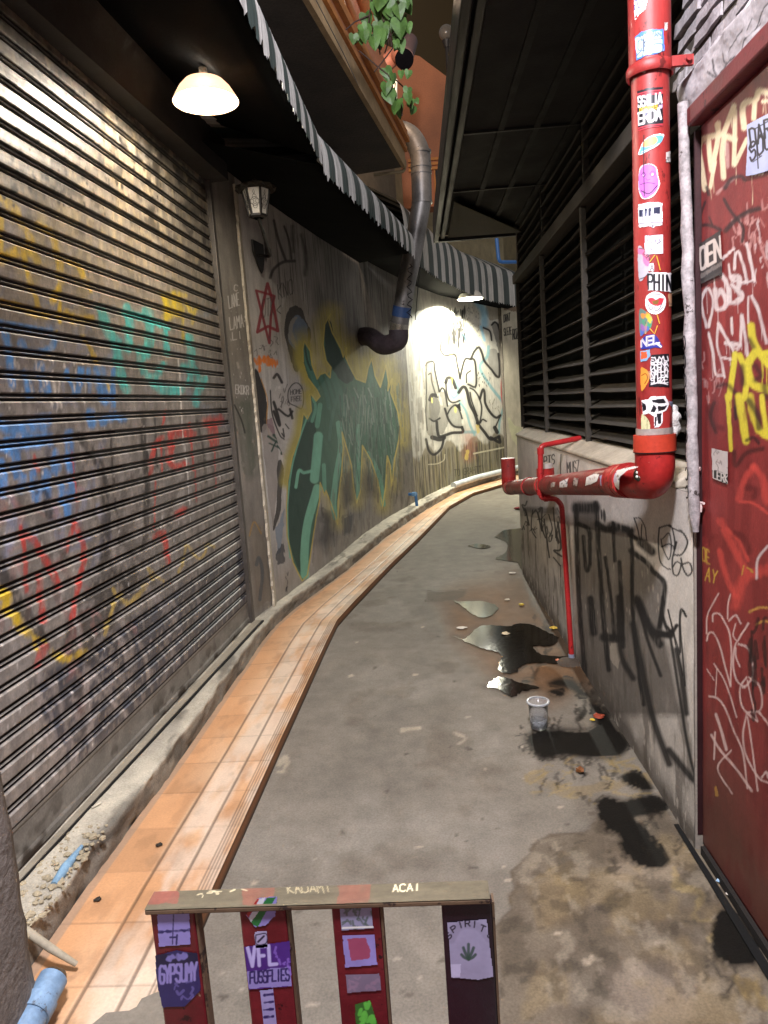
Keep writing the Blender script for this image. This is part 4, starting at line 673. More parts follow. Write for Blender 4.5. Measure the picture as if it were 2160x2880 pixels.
# louvre window
lv = T('louvre_window', 'weathered dark wooden louvre window above the tagged low wall', 'louvre window', (.95, 4.2, 1.24))
wood = mat('weathered wood', '#37332d', rough=.9, var=.4, vs=5, fine=.3, bump=.5, bs=120, bd=.004, stretch=(1, .12, 1)); woodd = mat('dark wood', '#2b2723', rough=.9, var=.4, bump=.4)
bays = [(2.2, 3.80), (3.86, 4.99), (5.05, 6.12)]; r_ = random.Random(12)
for y0, y1 in bays:
    mb = MB(); z = 1.262
    while z < 2.93:
        if not 2.40 < z < 2.49:
            t = r_.uniform(-.006, .006); sag = r_.uniform(-.008, .008); ys = np.linspace(y0, y1, 5); vs = []
            for i, y in enumerate(ys):
                b = z+t*(i-2)/2+sag*(1-((i-2)/2)**2)+r_.uniform(-.002, .002); x0 = .903+r_.uniform(-.003, .003)
                vs += [(x0, y, b), (x0+.011, y, b-.004), (x0+.080, y, b+.030), (x0+.072, y, b+.036)]
            fs = [(4*i+k, 4*i+(k+1) % 4, 4*i+4+(k+1) % 4, 4*i+4+k) for i in range(4) for k in range(4)]+[(3, 2, 1, 0), (16, 17, 18, 19)]
            mb.add(vs, fs)
        z += .077
    mb.build('slats', wood, lv)
for y in (2.17, 3.80, 4.99, 6.12):
    mb = MB(); mb.box((.89, y+.013, 1.235), (.92, y+.040, 2.42)); mb.box((.91, y+.013, 2.5), (.94, y+.040, 2.93)); mb.build('mullion', woodd if y > 6 else wood, lv, bevel=.004)
MB().box((.872, 2.0, 2.42), (.96, 6.2, 2.492)).build('rail', mat('pale rail', '#39342d', rough=.85, var=.3), lv, bevel=.004)
black = mat('black void', '#040404', rough=1, var=.1)
MB().box((1.12, 1.9, .9), (1.16, 6.3, 3.1)).build('dark_interior', black, lv)  # black sheet stands in for the unlit interior behind the slats
MB().box((.92, 6.175, .0), (1.3, 6.25, 3.0)).build('end_post', woodd, lv)

# =================================================================== red door wall, lintel, brickwork, white conduit
dc = Canvas(0, WD.c[-1], .03, 2.21, .0045, '#82302e', WD.un, WD.pos); dc.a[..., 3] = .8
ns = fbm(dc.h, dc.w, 60, 60, 401, 5); dc.tint(.55+.7*ns); dc.tint(.8+.4*fbm(dc.h, dc.w, 30, 5, 409, 4)); zv = np.linspace(dc.z0, dc.z1, dc.h)[:, None]*np.ones((1, dc.w))
dc.blend(0, 0, np.clip((.55-zv+(ns-.5)*.5)/.4, 0, 1)*.75, '#4f3a30'); dc.blend(0, 0, np.clip((fbm(dc.h, dc.w, 40, 12, 402, 4)-.55)/.12, 0, 1)*.4, '#5e1a1c')
CR, YL, PK, WT, DR = '#d8cba8', '#d0c53a', '#cf4c42', '#cfc3c1', '#54181a'
dc.crop(*R7); K = dict(soft=.5, ragged=.25)
dc.strokes([([(1130, 1370), (1250, 1600), (1400, 1900)], 80), ([(1340, 1120), (1400, 900), (1510, 760)], 70), ([(1300, 2300), (1400, 2000), (1659, 1900)], 110), ([(1500, 760), (1600, 900), (1640, 1150)], 70), ([(1350, 1150), (1500, 1170), (1659, 1280)], 30), ([(1120, 1700), (1200, 2000), (1300, 2200)], 60), ([(1200, 1450), (1330, 1580), (1440, 1800)], 40)], PK, al=.55, **K)
dc.strokes([([(1000, 100), (1060, 300), (1150, 340)], 70), ([(1440, 1000), (1520, 1020), (1500, 1100)], 80), ([(1300, 1500), (1400, 1560), (1450, 1700)], 70), ([(930, 1050), (900, 1300), (930, 1500)], 60)], DR, al=.7, **K)
dc.strokes([([(1060, 50), (1020, 200), (1080, 380)], 40), ([(1280, 600), (1300, 750), (1420, 610), (1600, 560)], 50), ([(1300, 30), (1310, 200)], 60)], '#241312', al=.7, soft=.6)
dc.crop(*R5)
dc.strokes([([(960, 2100), (920, 1850), (890, 1650), (930, 1550), (1010, 1520), (1100, 1500)], 62), ([(1000, 1570), (1015, 1750), (1040, 1900), (1060, 1760), (1100, 1560), (1110, 1370)], 54), ([(1020, 2080), (1070, 1800)], 40), ([(1095, 1390), (1120, 1490), (1170, 1520), (1150, 1700), (1165, 1970)], 60), ([(1160, 1500), (1220, 1340), (1280, 1180)], 58), ([(1290, 1230), (1290, 1480), (1280, 1830)], 50), ([(1180, 1510), (1290, 1550)], 66), ([(1300, 1810), (1430, 1540)], 46), ([(1395, 1420), (1375, 1200), (1430, 1130), (1520, 1110), (1565, 1010), (1700, 1050)], 66), ([(1510, 1130), (1500, 1320)], 54), ([(1600, 1130), (1690, 1110)], 40), ([(1480, 1930), (1600, 1920)], 30)], CR, al=.92, soft=.2, drip=1)
dc.strokes([([(1200, 1600), (1210, 1850)], 40), ([(1090, 2150), (1200, 2050), (1320, 1960)], 30)], '#c9a7a0', al=.55, **K)
dc.strokes([([(1180, 2090), (1250, 1990), (1360, 1960), (1400, 2000)], 44), ([(980, 2080), (1000, 2160)], 34)], '#1c1516', al=.9, soft=.5)
dc.crop(*R6)
dc.scrib((1250, 0, 1659, 520), 16, 22, '#c99a94', al=.5, seed=51, ragged=.6); dc.scrib((1500, 480, 1659, 900), 8, 22, WT, al=.6, seed=52, ragged=.5)
dc.strokes([([(1170, 0), (1240, 130), (1330, 240), (1385, 330), (1370, 470)], 34), ([(1190, 350), (1300, 230), (1440, 140), (1560, 105)], 52), ([(890, 295), (1000, 290), (1130, 340)], 40), ([(960, 30), (915, 160), (905, 290)], 26), ([(1000, 200), (1040, 280)], 20)], '#211718', al=.92, soft=.45)
dc.strokes([([(975, 1420), (940, 1250), (920, 1120), (990, 990), (1050, 1150), (1000, 1420)], 28), ([(1060, 860), (1068, 1000)], 18), ([(1140, 840), (1200, 940), (1225, 1150)], 44), ([(1220, 720), (1250, 890), (1360, 920)], 28), ([(1285, 780), (1300, 620), (1330, 590), (1380, 720), (1425, 930)], 30), ([(1420, 500), (1480, 760), (1505, 900)], 34), ([(1070, 1010), (1100, 1220), (1200, 1160), (1140, 1020), (1080, 1100)], 54), ([(1230, 1000), (1250, 1150), (1370, 1080), (1260, 950)], 52), ([(1250, 860), (1340, 880), (1320, 1000)], 54), ([(1105, 1390), (1090, 1600), (1140, 1800), (1175, 1980)], 28), ([(1110, 1380), (1200, 1560), (1250, 1630), (1340, 1640), (1365, 1290)], 34), ([(1000, 1490), (1050, 1720), (1075, 1940), (1170, 1960)], 28), ([(1255, 1320), (1260, 1490)], 26), ([(1365, 1300), (1400, 1520), (1430, 1740)], 38), ([(1480, 1080), (1560, 1250), (1600, 1420), (1645, 1600)], 36), ([(1440, 1080), (1438, 1380)], 22), ([(1140, 1760), (1290, 1770), (1230, 1600)], 26), ([(1280, 550), (1160, 660)], 26), ([(1370, 930), (1500, 900)], 30), ([(830, 690), (870, 720)], 22), ([(1190, 1600), (1340, 1620)], 44)], WT, al=.9, soft=.3, ragged=.35, drip=1)
dc.scrib((900, 1800, 1130, 2200), 12, 16, '#b98f8c', al=.5, seed=53)
dc.strokes([([(1470, 1410), (1490, 1560), (1560, 1700), (1659, 1830)], 84), ([(1290, 1720), (1270, 1900), (1225, 2212)], 64), ([(1345, 1740), (1420, 1960), (1400, 2212)], 64), ([(1520, 1700), (1430, 1850), (1490, 2050), (1659, 2120)], 90), ([(1659, 1700), (1600, 1720)], 60)], YL, al=.92, soft=.25, drip=2)
dc.strokes([([(1370, 1860), (1380, 2050)], 60), ([(1520, 1850), (1580, 1960), (1520, 2010)], 60), ([(1100, 2080), (1200, 2060), (1290, 2150)], 50), ([(1450, 1560), (1500, 1640)], 50), ([(1620, 2080), (1640, 2200)], 70)], '#2a1416', al=.75, soft=.7)
dc.crop(*R7); dc.strokes([([(1200, -30), (1225, 200), (1245, 570)], 44), ([(1340, -20), (1380, 250), (1420, 470)], 84), ([(1470, -20), (1480, 150), (1560, 350), (1659, 420)], 76), ([(1590, -20), (1640, 350)], 60)], YL, al=.9, soft=.3, ragged=.2)
dc.strokes([([(1450, 30), (1540, 180), (1560, 330)], 70), ([(1290, 100), (1300, 230)], 30), ([(1420, 470), (1500, 440), (1560, 500)], 40)], '#1f1518', al=.8, soft=.5)
dc.text('OE', (930, 1800), (1010, 1850), (930, 1650), 14, '#b9953a', al=.9); dc.text('AY', (960, 2020), (1080, 2060), (980, 1880), 14, '#b9953a', al=.9); dc.strokes([([(1430, 1880), (1490, 1930)], 20), ([(1390, 1860), (1370, 1960)], 14)], '#b9953a', al=.8)
dc.strokes([([(1659, 1640), (1545, 1790), (1530, 2000)], 26)], WT, al=.75, soft=.5)
dc.crop(*R8); PN = '#d3b9b2'
dc.strokes([([(975, 400), (985, 200), (1070, 30), (1110, -40)], 16), ([(1045, 270), (1050, 190), (1120, 185), (1180, 280), (1230, 400), (1250, 620), (1240, 990)], 18), ([(1225, 260), (1300, 200), (1355, 290)], 18), ([(1210, 240), (1215, 80), (1240, -30)], 16), ([(980, 480), (1000, 400), (1060, 405), (1130, 560), (1180, 760), (1240, 980)], 18), ([(1440, 290), (1340, 450), (1285, 560), (1270, 750), (1310, 920), (1400, 1000)], 20), ([(1330, 520), (1430, 560), (1480, 700), (1490, 860), (1440, 960), (1380, 1000)], 20), ([(1300, 560), (1300, 660), (1345, 770)], 16), ([(1420, 890), (1350, 1000), (1360, 1180), (1430, 1290), (1540, 1380)], 20), ([(1450, 890), (1560, 980), (1592, 1150), (1560, 1260), (1430, 1280)], 20), ([(1430, 920), (1500, 1250), (1540, 1370)], 16), ([(1420, 1300), (1385, 1500), (1400, 1700), (1460, 1850), (1560, 2010), (1659, 2060)], 20), ([(1430, 1330), (1480, 1650), (1545, 2150)], 18), ([(1560, 1280), (1680, 1430)], 20), ([(1060, 740), (1160, 900), (1240, 1100), (1310, 1330)], 16), ([(980, 800), (1060, 920)], 12), ([(1090, 790), (1075, 1090)], 12), ([(1005, 1100), (1090, 1120), (1180, 1230), (1280, 1480), (1380, 1720), (1430, 2120)], 20), ([(1080, 1300), (1130, 1450), (1195, 1690)], 30), ([(1030, 1530), (1130, 1700), (1300, 1900), (1480, 2150)], 26), ([(1300, 290), (1270, 420), (1310, 480)], 14), ([(1070, 1500), (1060, 1800)], 20), ([(1250, 1700), (1100, 1900), (1260, 2180)], 18), ([(1590, 2000), (1640, 1940), (1659, 2000)], 20)], PN, al=.8, soft=.4, ragged=.15)
dc.strokes([([(1455, 160), (1560, 115), (1680, 120)], 26), ([(1530, 300), (1600, 265), (1680, 275)], 26)], '#b98f45', al=.8, ragged=.3); dc.scrib((1430, 330, 1640, 1100), 14, 40, '#241213', al=.75, seed=54)
dc.fill([(1060, 2100), (1085, 2090), (1110, 2212), (1070, 2212)], '#b98f45', al=.7)
dw = T('red_door', 'red painted door covered in graffiti beside the white conduit', 'door', (.87, 1.3, 0)); doorm = mat('red door paint', vc=True, rough=.5, gloss=.4, var=.14, vs=8, fine=.12, fs=130, bump=.2, bs=110, bd=.003)
wallmesh('door_leaf', WD, dc, doorm, dw, .2, side=-1, rough=.0012); redd = mat('dark red frame', '#5e2023', rough=.55, var=.4, chip=(('#2a0f10', 12, .58), ('#8a5a54', 40, .67)))
MB().box((.849, .35, .0), (.93, 2.165, 2.21)).build('door_core', redd, dw)
MB().box((.808, .3, 2.212), (.9, 2.175, 2.262)).build('header', redd, dw, bevel=.006)
MB().box((.830, 2.168, .05), (.87, 2.178, 2.2)).build('frame_edge', mat('dark edge', '#2c1013', rough=.6), dw)
lt = mat('bare fitting', '#cbb4b0', rough=.6); P1 = ATX(1965, 1327, .835); P2 = ATX(1974, 1425, .835)
mb = MB(); mb.tube([P1+[0, -.012, .01], P1+[-.012, 0, .012], P1+[-.012, .012, -.008], P1+[.004, .012, -.014]], .006, 8); mb.build('latch', lt, dw)
mb = MB(); mb.tube([P2+[0, 0, .012], P2+[-.004, 0, -.016]], .004, 8); mb.tube([P2+[0, -.014, .012], P2+[0, .014, .010]], .004, 8); mb.build('hinge_pin', lt, dw)
MB().box((.828, .35, .0), (.842, 2.14, .028)).build('dark_gap_strip', mat('step', '#1d1916', rough=.9, bump=.6), dw)  # dark strip in place of the shaded gap under the door
# stickers: one routine for any surface
vinyl = mat('vinyl', vc=True, rough=.42, var=.06, vs=14, fine=.05, fs=90, bump=.04, bs=60, spec=.45)
def sticker(un, pos, poly, crop, base, paint, parent, res=.0014, lab=None, sm=False, name='sticker'):
    pts = [un(crop[0]+p[0]/crop[2], crop[1]+p[1]/crop[2]) for p in poly]; s = [p[0] for p in pts]; z = [p[1] for p in pts]; e = .004
    k = Canvas(min(s)-e, max(s)+e, min(z)-e, max(z)+e, res, '#000000', un, pos); k.crop(*crop); k.fill(poly, '#ffffff', rag=.6, sm=sm); m = k.a[..., 0] > .5
    k.a[...] = 1; k.a[..., :3] = lin(base); k.tint(.9+.2*fbm(k.h, k.w, 20, 20, len(poly)+int(abs(s[0])*1000), 3)); paint(k)
    sg, zg = np.meshgrid(k.s0+np.arange(k.w)*res, k.z0+np.arange(k.h)*res); keep = m[:-1, :-1] & m[1:, 1:] & m[1:, :-1] & m[:-1, 1:]
    o = gridmesh(name, pos(sg, zg), k.a, vinyl, parent, keep=keep)
    if lab: o['label'] = lab
    return o
dpos = lambda s, z: np.stack([np.full_like(s, .8405), .35+s, z], -1)
def p_(k):
    k.text('DAR', (1470, 1640), (1690, 1500), (1450, 1450), 24, '#1a1b22', jit=.5); k.text('SOU', (1460, 1790), (1690, 1640), (1450, 1600), 22, '#1a1b22', jit=.5); k.strokes([([(1540, 1700), (1550, 1870)], 14), ([(1490, 1800), (1590, 1730)], 10), ([(1500, 1440), (1690, 1330)], 12)], '#1a1b22')
sticker(WD.un, dpos, [(1420, 1390), (1560, 1310), (1720, 1230), (1720, 1880), (1500, 1950), (1410, 1960), (1430, 1600)], R5, '#aab2cf', p_, dw, lab='pale blue paper sticker with black lettering')
def p_(k):
    k.fill([(890, 510), (1130, 340), (1145, 400), (890, 560)], '#33312f'); k.text('OEN', (905, 790), (1140, 650), (895, 555), 34, '#c9beb6', jit=0.05, gap=.22); k.strokes([([(905, 860), (1150, 710)], 44)], '#6f6965', ragged=.5); k.strokes([([(920, 930), (1150, 800)], 24)], '#3d3a36', ragged=.6)
sticker(WD.un, dpos, [(890, 500), (1130, 340), (1160, 830), (910, 945)], R6, '#2a2928', p_, dw, lab='black sticker reading OEN')
def p_(k):
    k.fill([(1040, 790), (1225, 850), (1225, 960), (1040, 895)], '#26302a'); k.text('LERK', (1050, 890), (1215, 945), (1050, 800), 12, '#c4beb9', jit=.1); k.scrib((1050, 590, 1210, 780), 7, 10, '#5d5a58', al=.6, seed=61)
sticker(WD.un, dpos, [(1030, 550), (1222, 595), (1222, 965), (1040, 890)], R7, '#b9b3b0', p_, dw, lab='white and black sticker reading LERK')
# brickwork and lintel above the door
bw = T('brick_wall', 'whitewashed uneven brick wall with a plaster lintel above the red door', 'brick wall', (.95, 1.3, 2.27))
white = mat('whitewash', '#8d888a', rough=.85, var=.3, vs=9, fine=.25, fs=90, bump=.7, bs=60, bd=.006)
MB().box((.905, .2, 2.262), (1.1, 2.45, 4.0)).build('wall_core', mat('sooty mortar', '#1e1a19', rough=.95), bw)
lc = Canvas(.2, 2.32, 2.262, 2.39, .004, '#9a9597', lambda x, y: (lambda q: (q[1], q[2]))(ATX(x, y, .838)), lambda s, z: np.stack([0*s+.838, s, z], -1)); lc.tint(.75+.5*fbm(lc.h, lc.w, 20, 40, 501, 5)); lc.crop(*R5)
lc.strokes([([(1040, 660), (1060, 800), (1110, 870)], 14), ([(1010, 1050), (1070, 900), (1180, 730), (1280, 630)], 14), ([(1000, 800), (1060, 850), (1110, 880)], 20), ([(1140, 600), (1180, 700), (1270, 640)], 16), ([(1210, 570), (1330, 380), (1370, 340)], 12), ([(1370, 560), (1400, 440), (1560, 260)], 10), ([(1430, 330), (1480, 200)], 8), ([(1500, 340), (1590, 120), (1659, 30)], 12)], '#1c181b', al=.9, soft=.4); lc.stroke([(820, 1330), (1000, 1190), (1300, 940), (1659, 560)], 60, '#5a4f4c', al=.6, soft=1., ragged=.4)
sg, zg = np.meshgrid(lc.s0+np.arange(lc.w)*lc.res, lc.z0+np.arange(lc.h)*lc.res); V = np.stack([.838+(fbm(lc.h, lc.w, 12, 20, 502, 4)-.5)*.016+np.clip((zg-2.375)/.02, 0, 1)*.02, sg, zg+np.clip((zg-2.36)/.03, 0, 1)*(fbm(lc.h, lc.w, 4, 6, 503, 3)-.5)*.02], -1); gridmesh('lintel', V, lc.a, wallm, bw, flip=True)
MB().box((.852, .2, 2.263), (.91, 2.28, 2.385)).build('lintel_core', white, bw)
mb = MB(); z = 2.402; row = 0
while z < 3.3:
    y = .15+(row % 2)*.11
    while y < 2.36:
        l = random.uniform(.15, .2); x = .866+random.uniform(-.006, .006); h = .036+random.uniform(-.003, .003); y1 = min(y+l-.012, 2.44); n = 5
        ys = np.linspace(y, y1, n); vs = []
        for yy_ in ys: j = random.uniform(-.0025, .0025); k2 = random.uniform(-.003, .003); vs += [(x+j, yy_, z+k2), (.92, yy_, z+k2), (.92, yy_, z+h+k2), (x+.004+j, yy_, z+h+random.uniform(-.004, .002))]
        fs = [(4*i+k, 4*i+(k+1) % 4, 4*i+4+(k+1) % 4, 4*i+4+k) for i in range(n-1) for k in range(4)]+[(3, 2, 1, 0), (4*n-4, 4*n-3, 4*n-2, 4*n-1)]; mb.add(vs, fs); y += l
    z += .05; row += 1
mb.build('bricks', white, bw)
cp = T('white_conduit', 'scuffed white conduit running down between the red drainpipe and red door', 'conduit', (.815, 2.17, 1.06))
pts = [(.814+random.uniform(-.002, .002), 2.21-.08*(2.275-z)/1.335+random.uniform(-.002, .002), z) for z in np.linspace(1.06, 2.29, 22)]
cm = MB().tube(pts, .019, 12, rs=[.0165+random.uniform(-.002, .002)-(.006 if i < 1 else 0) for i, _ in enumerate(pts)]).build('pipe', mat('scuffed white', '#979090', rough=.7, var=.55, vs=22, fine=.3, fs=110, bump=.5, bs=70, bd=.004, chip=(('#3a3230', 28, .62), ('#7a3a38', 16, .66))), cp)
mb = MB()
for i in range(9):
    z = 1.62-i*.055; mb.tube([(.7965, 2.17-.002*i+.010*math.cos(a), z+.02*math.sin(a)) for a in np.linspace(.4, 5.4, 8)], .0016, 6)
mb.build('marker_loops', mat('black marker', '#1a1818', rough=.6), cp)

# =================================================================== red drainpipe with stickers
PX, PY, PR = .738, 2.262, .0525
red = mat('red gloss paint', '#902a28', rough=.48, var=.3, vs=9, fine=.16, fs=120, bump=.2, bs=60, bd=.003, spec=.45, stretch=(1, 1, .35), chip=(('#5a1412', 26, .60), ('#c9a49a', 46, .685))); redk = mat('red fitting paint', '#962321', rough=.38, var=.3, vs=12, fine=.15, bump=.15, chip=(('#5a1412', 26, .60), ('#c9a49a', 46, .685)))
dp_ = T('red_drainpipe', 'thick red drainpipe plastered with stickers, elbowing along the low wall', 'drainpipe', (PX, PY, .8))
HP = lambda y: np.array([.70, y, 1.179-.127*(y-2.53)])
vp = MB().tube([(PX, PY, 1.27), (PX, PY, 2.395)], PR, 48).build('vertical_pipe', red, dp_); MB().tube([(PX, PY, 2.40), (PX, PY, 3.4)], PR+.006, 48).build('upper_pipe', red, dp_)
el = bend([(PX, PY, 1.315), (PX, PY, 1.205), HP(2.55)], .13, 10); MB().tube(el, PR+.007, 40).build('elbow', redk, dp_)
MB().tube([(PX, PY, 1.30), (PX, PY, 1.352)], PR+.011, 40).build('coupling', mat('orange red', '#aa3826', rough=.4), dp_); MB().tube([(PX, PY, 1.2975), (PX, PY, 1.2995)], PR+.012, 40).build('joint_line', black, dp_)
pts = [(PX, PY, 1.353), (PX, PY, 1.372)]; MB().tube(pts, PR+.0025, 40).build('silver_tape', mat('silver tape', '#a39a94', rough=.45, metal=.4, bump=.6, bs=40), dp_)
hp = MB().tube([HP(2.5), HP(5.62)], PR, 40).build('level_pipe', mat('red worn paint', '#7a2624', rough=.5, var=.5, vs=12, fine=.25, fs=90, bump=.25, chip=(('#3a1512', 14, .58), ('#b59a8c', 30, .65))), dp_)
for y in (2.40, 2.455, 3.93, 4.02, 4.55): MB().tube([HP(y), HP(y+.045)], PR+.007, 36).build('coupling', redk, dp_)
MB().tube(bend([HP(5.45), HP(5.63), HP(5.63)+[0, 0, .09]], .06, 6), PR+.004, 32).build('end_elbow', redk, dp_); e = HP(5.63); MB().tube([e+[0, 0, .08], e+[0, 0, .235]], PR+.003, 32).build('stub', red, dp_)
t = HP(4.1); MB().tube([t+[0.02, 0, .03], t+[.02, 0, .10]], .05, 32).build('branch_stub', redk, dp_); MB().tube([t+[.02, 0, .101], t+[.02, 0, .128]], .044, 32).build('grey_cap', mat('grey cap', '#a8a09a', rough=.5), dp_)
z0 = AT(1800, 195, PY)[2]; ringp = [(PX+(PR+.011)*math.cos(a), PY+(PR+.011)*math.sin(a), 2.385+.012*math.sin(a*1)) for a in np.linspace(0, 2*math.pi, 30)]
mb = MB(); mb.lathe([(PR+.010, -.016), (PR+.014, -.010), (PR+.014, .010), (PR+.010, .016)], (PX, PY, 2.40), 40); mb.box((PX+.04, PY-.065, 2.385), (PX+.1, PY-.052, 2.412)); mb.tube([(PX+.085, PY-.075, 2.40), (PX+.085, PY-.045, 2.40)], .008, 10); mb.build('bracket', red, dp_)
def un_v(x, y):
    d = D(x, y); o = np.array([-PX, -PY]); a = d[0]**2+d[1]**2; b = o[0]*d[0]+o[1]*d[1]; r = PR+.0014; c = o@o-r*r; q = b*b-a*c
    t = (-b-math.sqrt(max(q, 0)))/a; h = EYE+d*t; th = math.atan2(h[1]-PY, h[0]-PX)
    if th > 0.5: th -= 2*math.pi
    return th*PR, h[2]
vpos = lambda s, z: np.stack([PX+(PR+.0014+(z > 2.42)*.006)*np.cos(s/PR), PY+(PR+.0014+(z > 2.42)*.006)*np.sin(s/PR), z], -1)
def vs_(poly, crop, base, paint, lab, sm=False): return sticker(un_v, vpos, poly, crop, base, paint, vp, lab=lab, sm=sm)
NB, KW = '#14141c', '#e4e0e2'
def p_(k): k.text('EFLS', (140, 130), (290, 50), (120, 40), 13, '#2a2f78', jit=.15); k.stroke([(175, 240), (230, 190), (300, 110)], 16, '#c8302c'); k.fill([(180, 170), (200, 160), (215, 200), (185, 215)], '#c8302c')
vs_([(165, -40), (320, -60), (315, 30), (300, 100), (230, 160), (180, 260), (172, 150)], R5, KW, p_, 'white sticker with a blue word and red swoosh')
def p_(k):
    k.fill([(185, 420), (290, 370), (480, 345), (490, 570), (300, 600), (200, 640)], '#a9c6ea', rag=3); k.text('GEMAN', (300, 420), (465, 400), (295, 370), 8, '#20242e'); k.text('CK', (215, 560), (320, 540), (215, 450), 9, '#20242e')
    k.strokes([([(230, 400), (300, 470), (380, 440), (480, 430)], 8), ([(350, 540), (400, 490), (480, 490), (480, 570), (400, 590), (270, 560), (200, 620)], 9), ([(270, 390), (285, 500), (265, 620)], 9)], '#20242e')
vs_([(180, 410), (250, 350), (360, 320), (500, 320), (510, 560), (430, 600), (300, 620), (195, 680)], R5, '#4a78cf', p_, 'blue sticker with black handstyle writing')
def p_(k):
    k.fill([(205, 1070), (490, 1010), (490, 1340), (210, 1390)], NB, rag=.5)
    for a in (990, 1370): k.strokes([([(200, a+60), (330, a+25), (495, a+8)], 12), ([(200, a+90), (330, a+55), (495, a+35)], 24)], '#c23a46')
    k.text('SSILIA', (212, 1190), (478, 1140), (212, 1080), 19, KW, jit=.12, gap=.18); k.text('DEPARIS', (235, 1250), (430, 1205), (235, 1205), 10, '#d8b23a', jit=.1); k.text('ERDA', (215, 1385), (470, 1320), (215, 1260), 22, KW, jit=.1, gap=.2); k.fill([(440, 1170), (485, 1160), (485, 1200), (445, 1210)], '#b9a0c8')
vs_([(205, 1010), (330, 972), (492, 960), (495, 1400), (350, 1420), (212, 1460)], R5, '#1c1820', p_, 'black sticker with red bars, white words and a yellow line')
def p_(k): k.fill([(225, 1690), (300, 1560), (400, 1510), (490, 1510), (470, 1580), (340, 1660), (240, 1710)], '#5f9fc4', sm=True, rag=1); k.fill([(265, 1630), (290, 1560), (360, 1515), (420, 1530), (420, 1590), (340, 1630)], '#d9a06a', sm=True, rag=1); k.stroke([(250, 1690), (350, 1650), (460, 1590)], 7, '#d8d8dc')
vs_([(215, 1690), (280, 1560), (380, 1495), (495, 1485), (500, 1530), (450, 1610), (330, 1680), (230, 1725)], R5, KW, p_, 'die cut sticker of an orange dome on a blue disc', True)
def p_(k):
    k.fill([(222, 1990), (250, 1860), (320, 1825), (400, 1850), (430, 1940), (445, 2060), (380, 2160), (280, 2200), (230, 2120)], '#b866bd', sm=True, rag=1); k.flecks((265, 1925, 285, 1950), 1, .006, lin('#f0e8f0'), 1, 1); k.flecks((365, 1920, 385, 1940), 1, .007, lin('#f0e8f0'), 1, 1)
    k.strokes([([(255, 1940), (275, 1915), (300, 1940), (275, 1965), (255, 1940)], 7), ([(345, 1930), (375, 1900), (405, 1930), (375, 1960), (345, 1930)], 7), ([(240, 2050), (320, 2030), (400, 2040)], 8), ([(250, 2120), (340, 2150), (430, 2060)], 12), ([(300, 1980), (320, 2000), (350, 1990)], 6), ([(280, 1830), (285, 2180)], 5), ([(250, 1840), (330, 1820), (420, 1870)], 7)], '#2b1533')
vs_([(218, 1990), (240, 1850), (330, 1812), (420, 1850), (445, 1960), (460, 2060), (390, 2180), (270, 2215), (222, 2130)], R5, KW, p_, 'purple round face sticker with white border', True)
def p_(k):
    for a, b, c, d in ((225, 120, 270, 200), (288, 105, 315, 195), (330, 100, 360, 190), (388, 92, 462, 165)): k.fill([(a, b), (c, b-4), (c, d-4), (a, d)], '#262b45', rag=.3)
    k.strokes([([(215, 85), (300, 55), (480, 45)], 6), ([(218, 275), (350, 262), (490, 255)], 9), ([(372, 90), (370, 262)], 5), ([(215, 300), (350, 285), (480, 275)], 4), ([(400, 150), (430, 110)], 5), ([(420, 160), (450, 115)], 5)], '#262b45'); k.flecks((370, 285, 385, 300), 1, .009, lin('#555060'), 1, 1); k.text('NFT', (235, 255), (330, 240), (235, 215), 4, '#7b7880')
vs_([(213, 60), (300, 35), (440, 28), (490, 40), (488, 290), (410, 300), (385, 325), (350, 305), (220, 315)], R6, KW, p_, 'white sticker drawn as a tram car')
def p_(k): k.scrib((310, 420, 470, 590), 9, 7, '#5b5470', al=.8, seed=71); k.strokes([([(310, 430), (330, 480)], 8), ([(420, 500), (470, 470)], 9)], '#2d2a3c')
vs_([(285, 405), (495, 388), (495, 605), (288, 618)], R6, '#d8d4de', p_, 'square white sticker with thin scribbles')
def p_(k): k.fill([(220, 550), (300, 570), (345, 660), (335, 740), (280, 720), (260, 630), (222, 610)], '#d8719a', sm=True); k.strokes([([(225, 545), (300, 570), (345, 680), (340, 790), (300, 860), (230, 890)], 9)], '#17161e'); k.text('BLUES', (265, 610), (330, 690), (285, 585), 5, '#2a1522')
vs_([(215, 535), (280, 548), (340, 620), (352, 720), (330, 810), (290, 870), (225, 900)], R6, '#a9a4ae', p_, 'round grey and pink sticker wrapped round the pipe', True)
def p_(k): k.text('PHIN', (325, 1000), (590, 1015), (325, 835), 26, NB, jit=.05, gap=.3)
vs_([(315, 815), (450, 810), (600, 820), (600, 1035), (450, 1020), (318, 1015)], R6, KW, p_, 'white sticker with big black letters PHIN')
def p_(k): k.text('A', (350, 800), (390, 800), (350, 730), 9, NB)
vs_([(335, 715), (392, 705), (398, 808), (335, 805)], R6, KW, p_, 'tiny white sticker with the letter A')
def p_(k):
    k.fill([(325, 1110), (370, 1095), (410, 1120), (450, 1095), (500, 1105), (470, 1170), (410, 1185), (350, 1160)], '#c23040', sm=True, rag=1); k.fill([(370, 1130), (450, 1125), (430, 1170), (390, 1175)], '#7a5a2a', rag=1); k.strokes([([(330, 1170), (350, 1230), (385, 1200)], 9), ([(480, 1160), (450, 1220), (410, 1240), (400, 1200)], 9), ([(380, 1260), (440, 1250), (490, 1200)], 7), ([(370, 1065), (460, 1060)], 8)], '#26222c')
vs_([(290, 1150), (310, 1070), (380, 1030), (450, 1032), (515, 1080), (528, 1150), (505, 1230), (430, 1280), (350, 1270), (305, 1220)], R6, KW, p_, 'round white sticker with a red winged emblem', True)
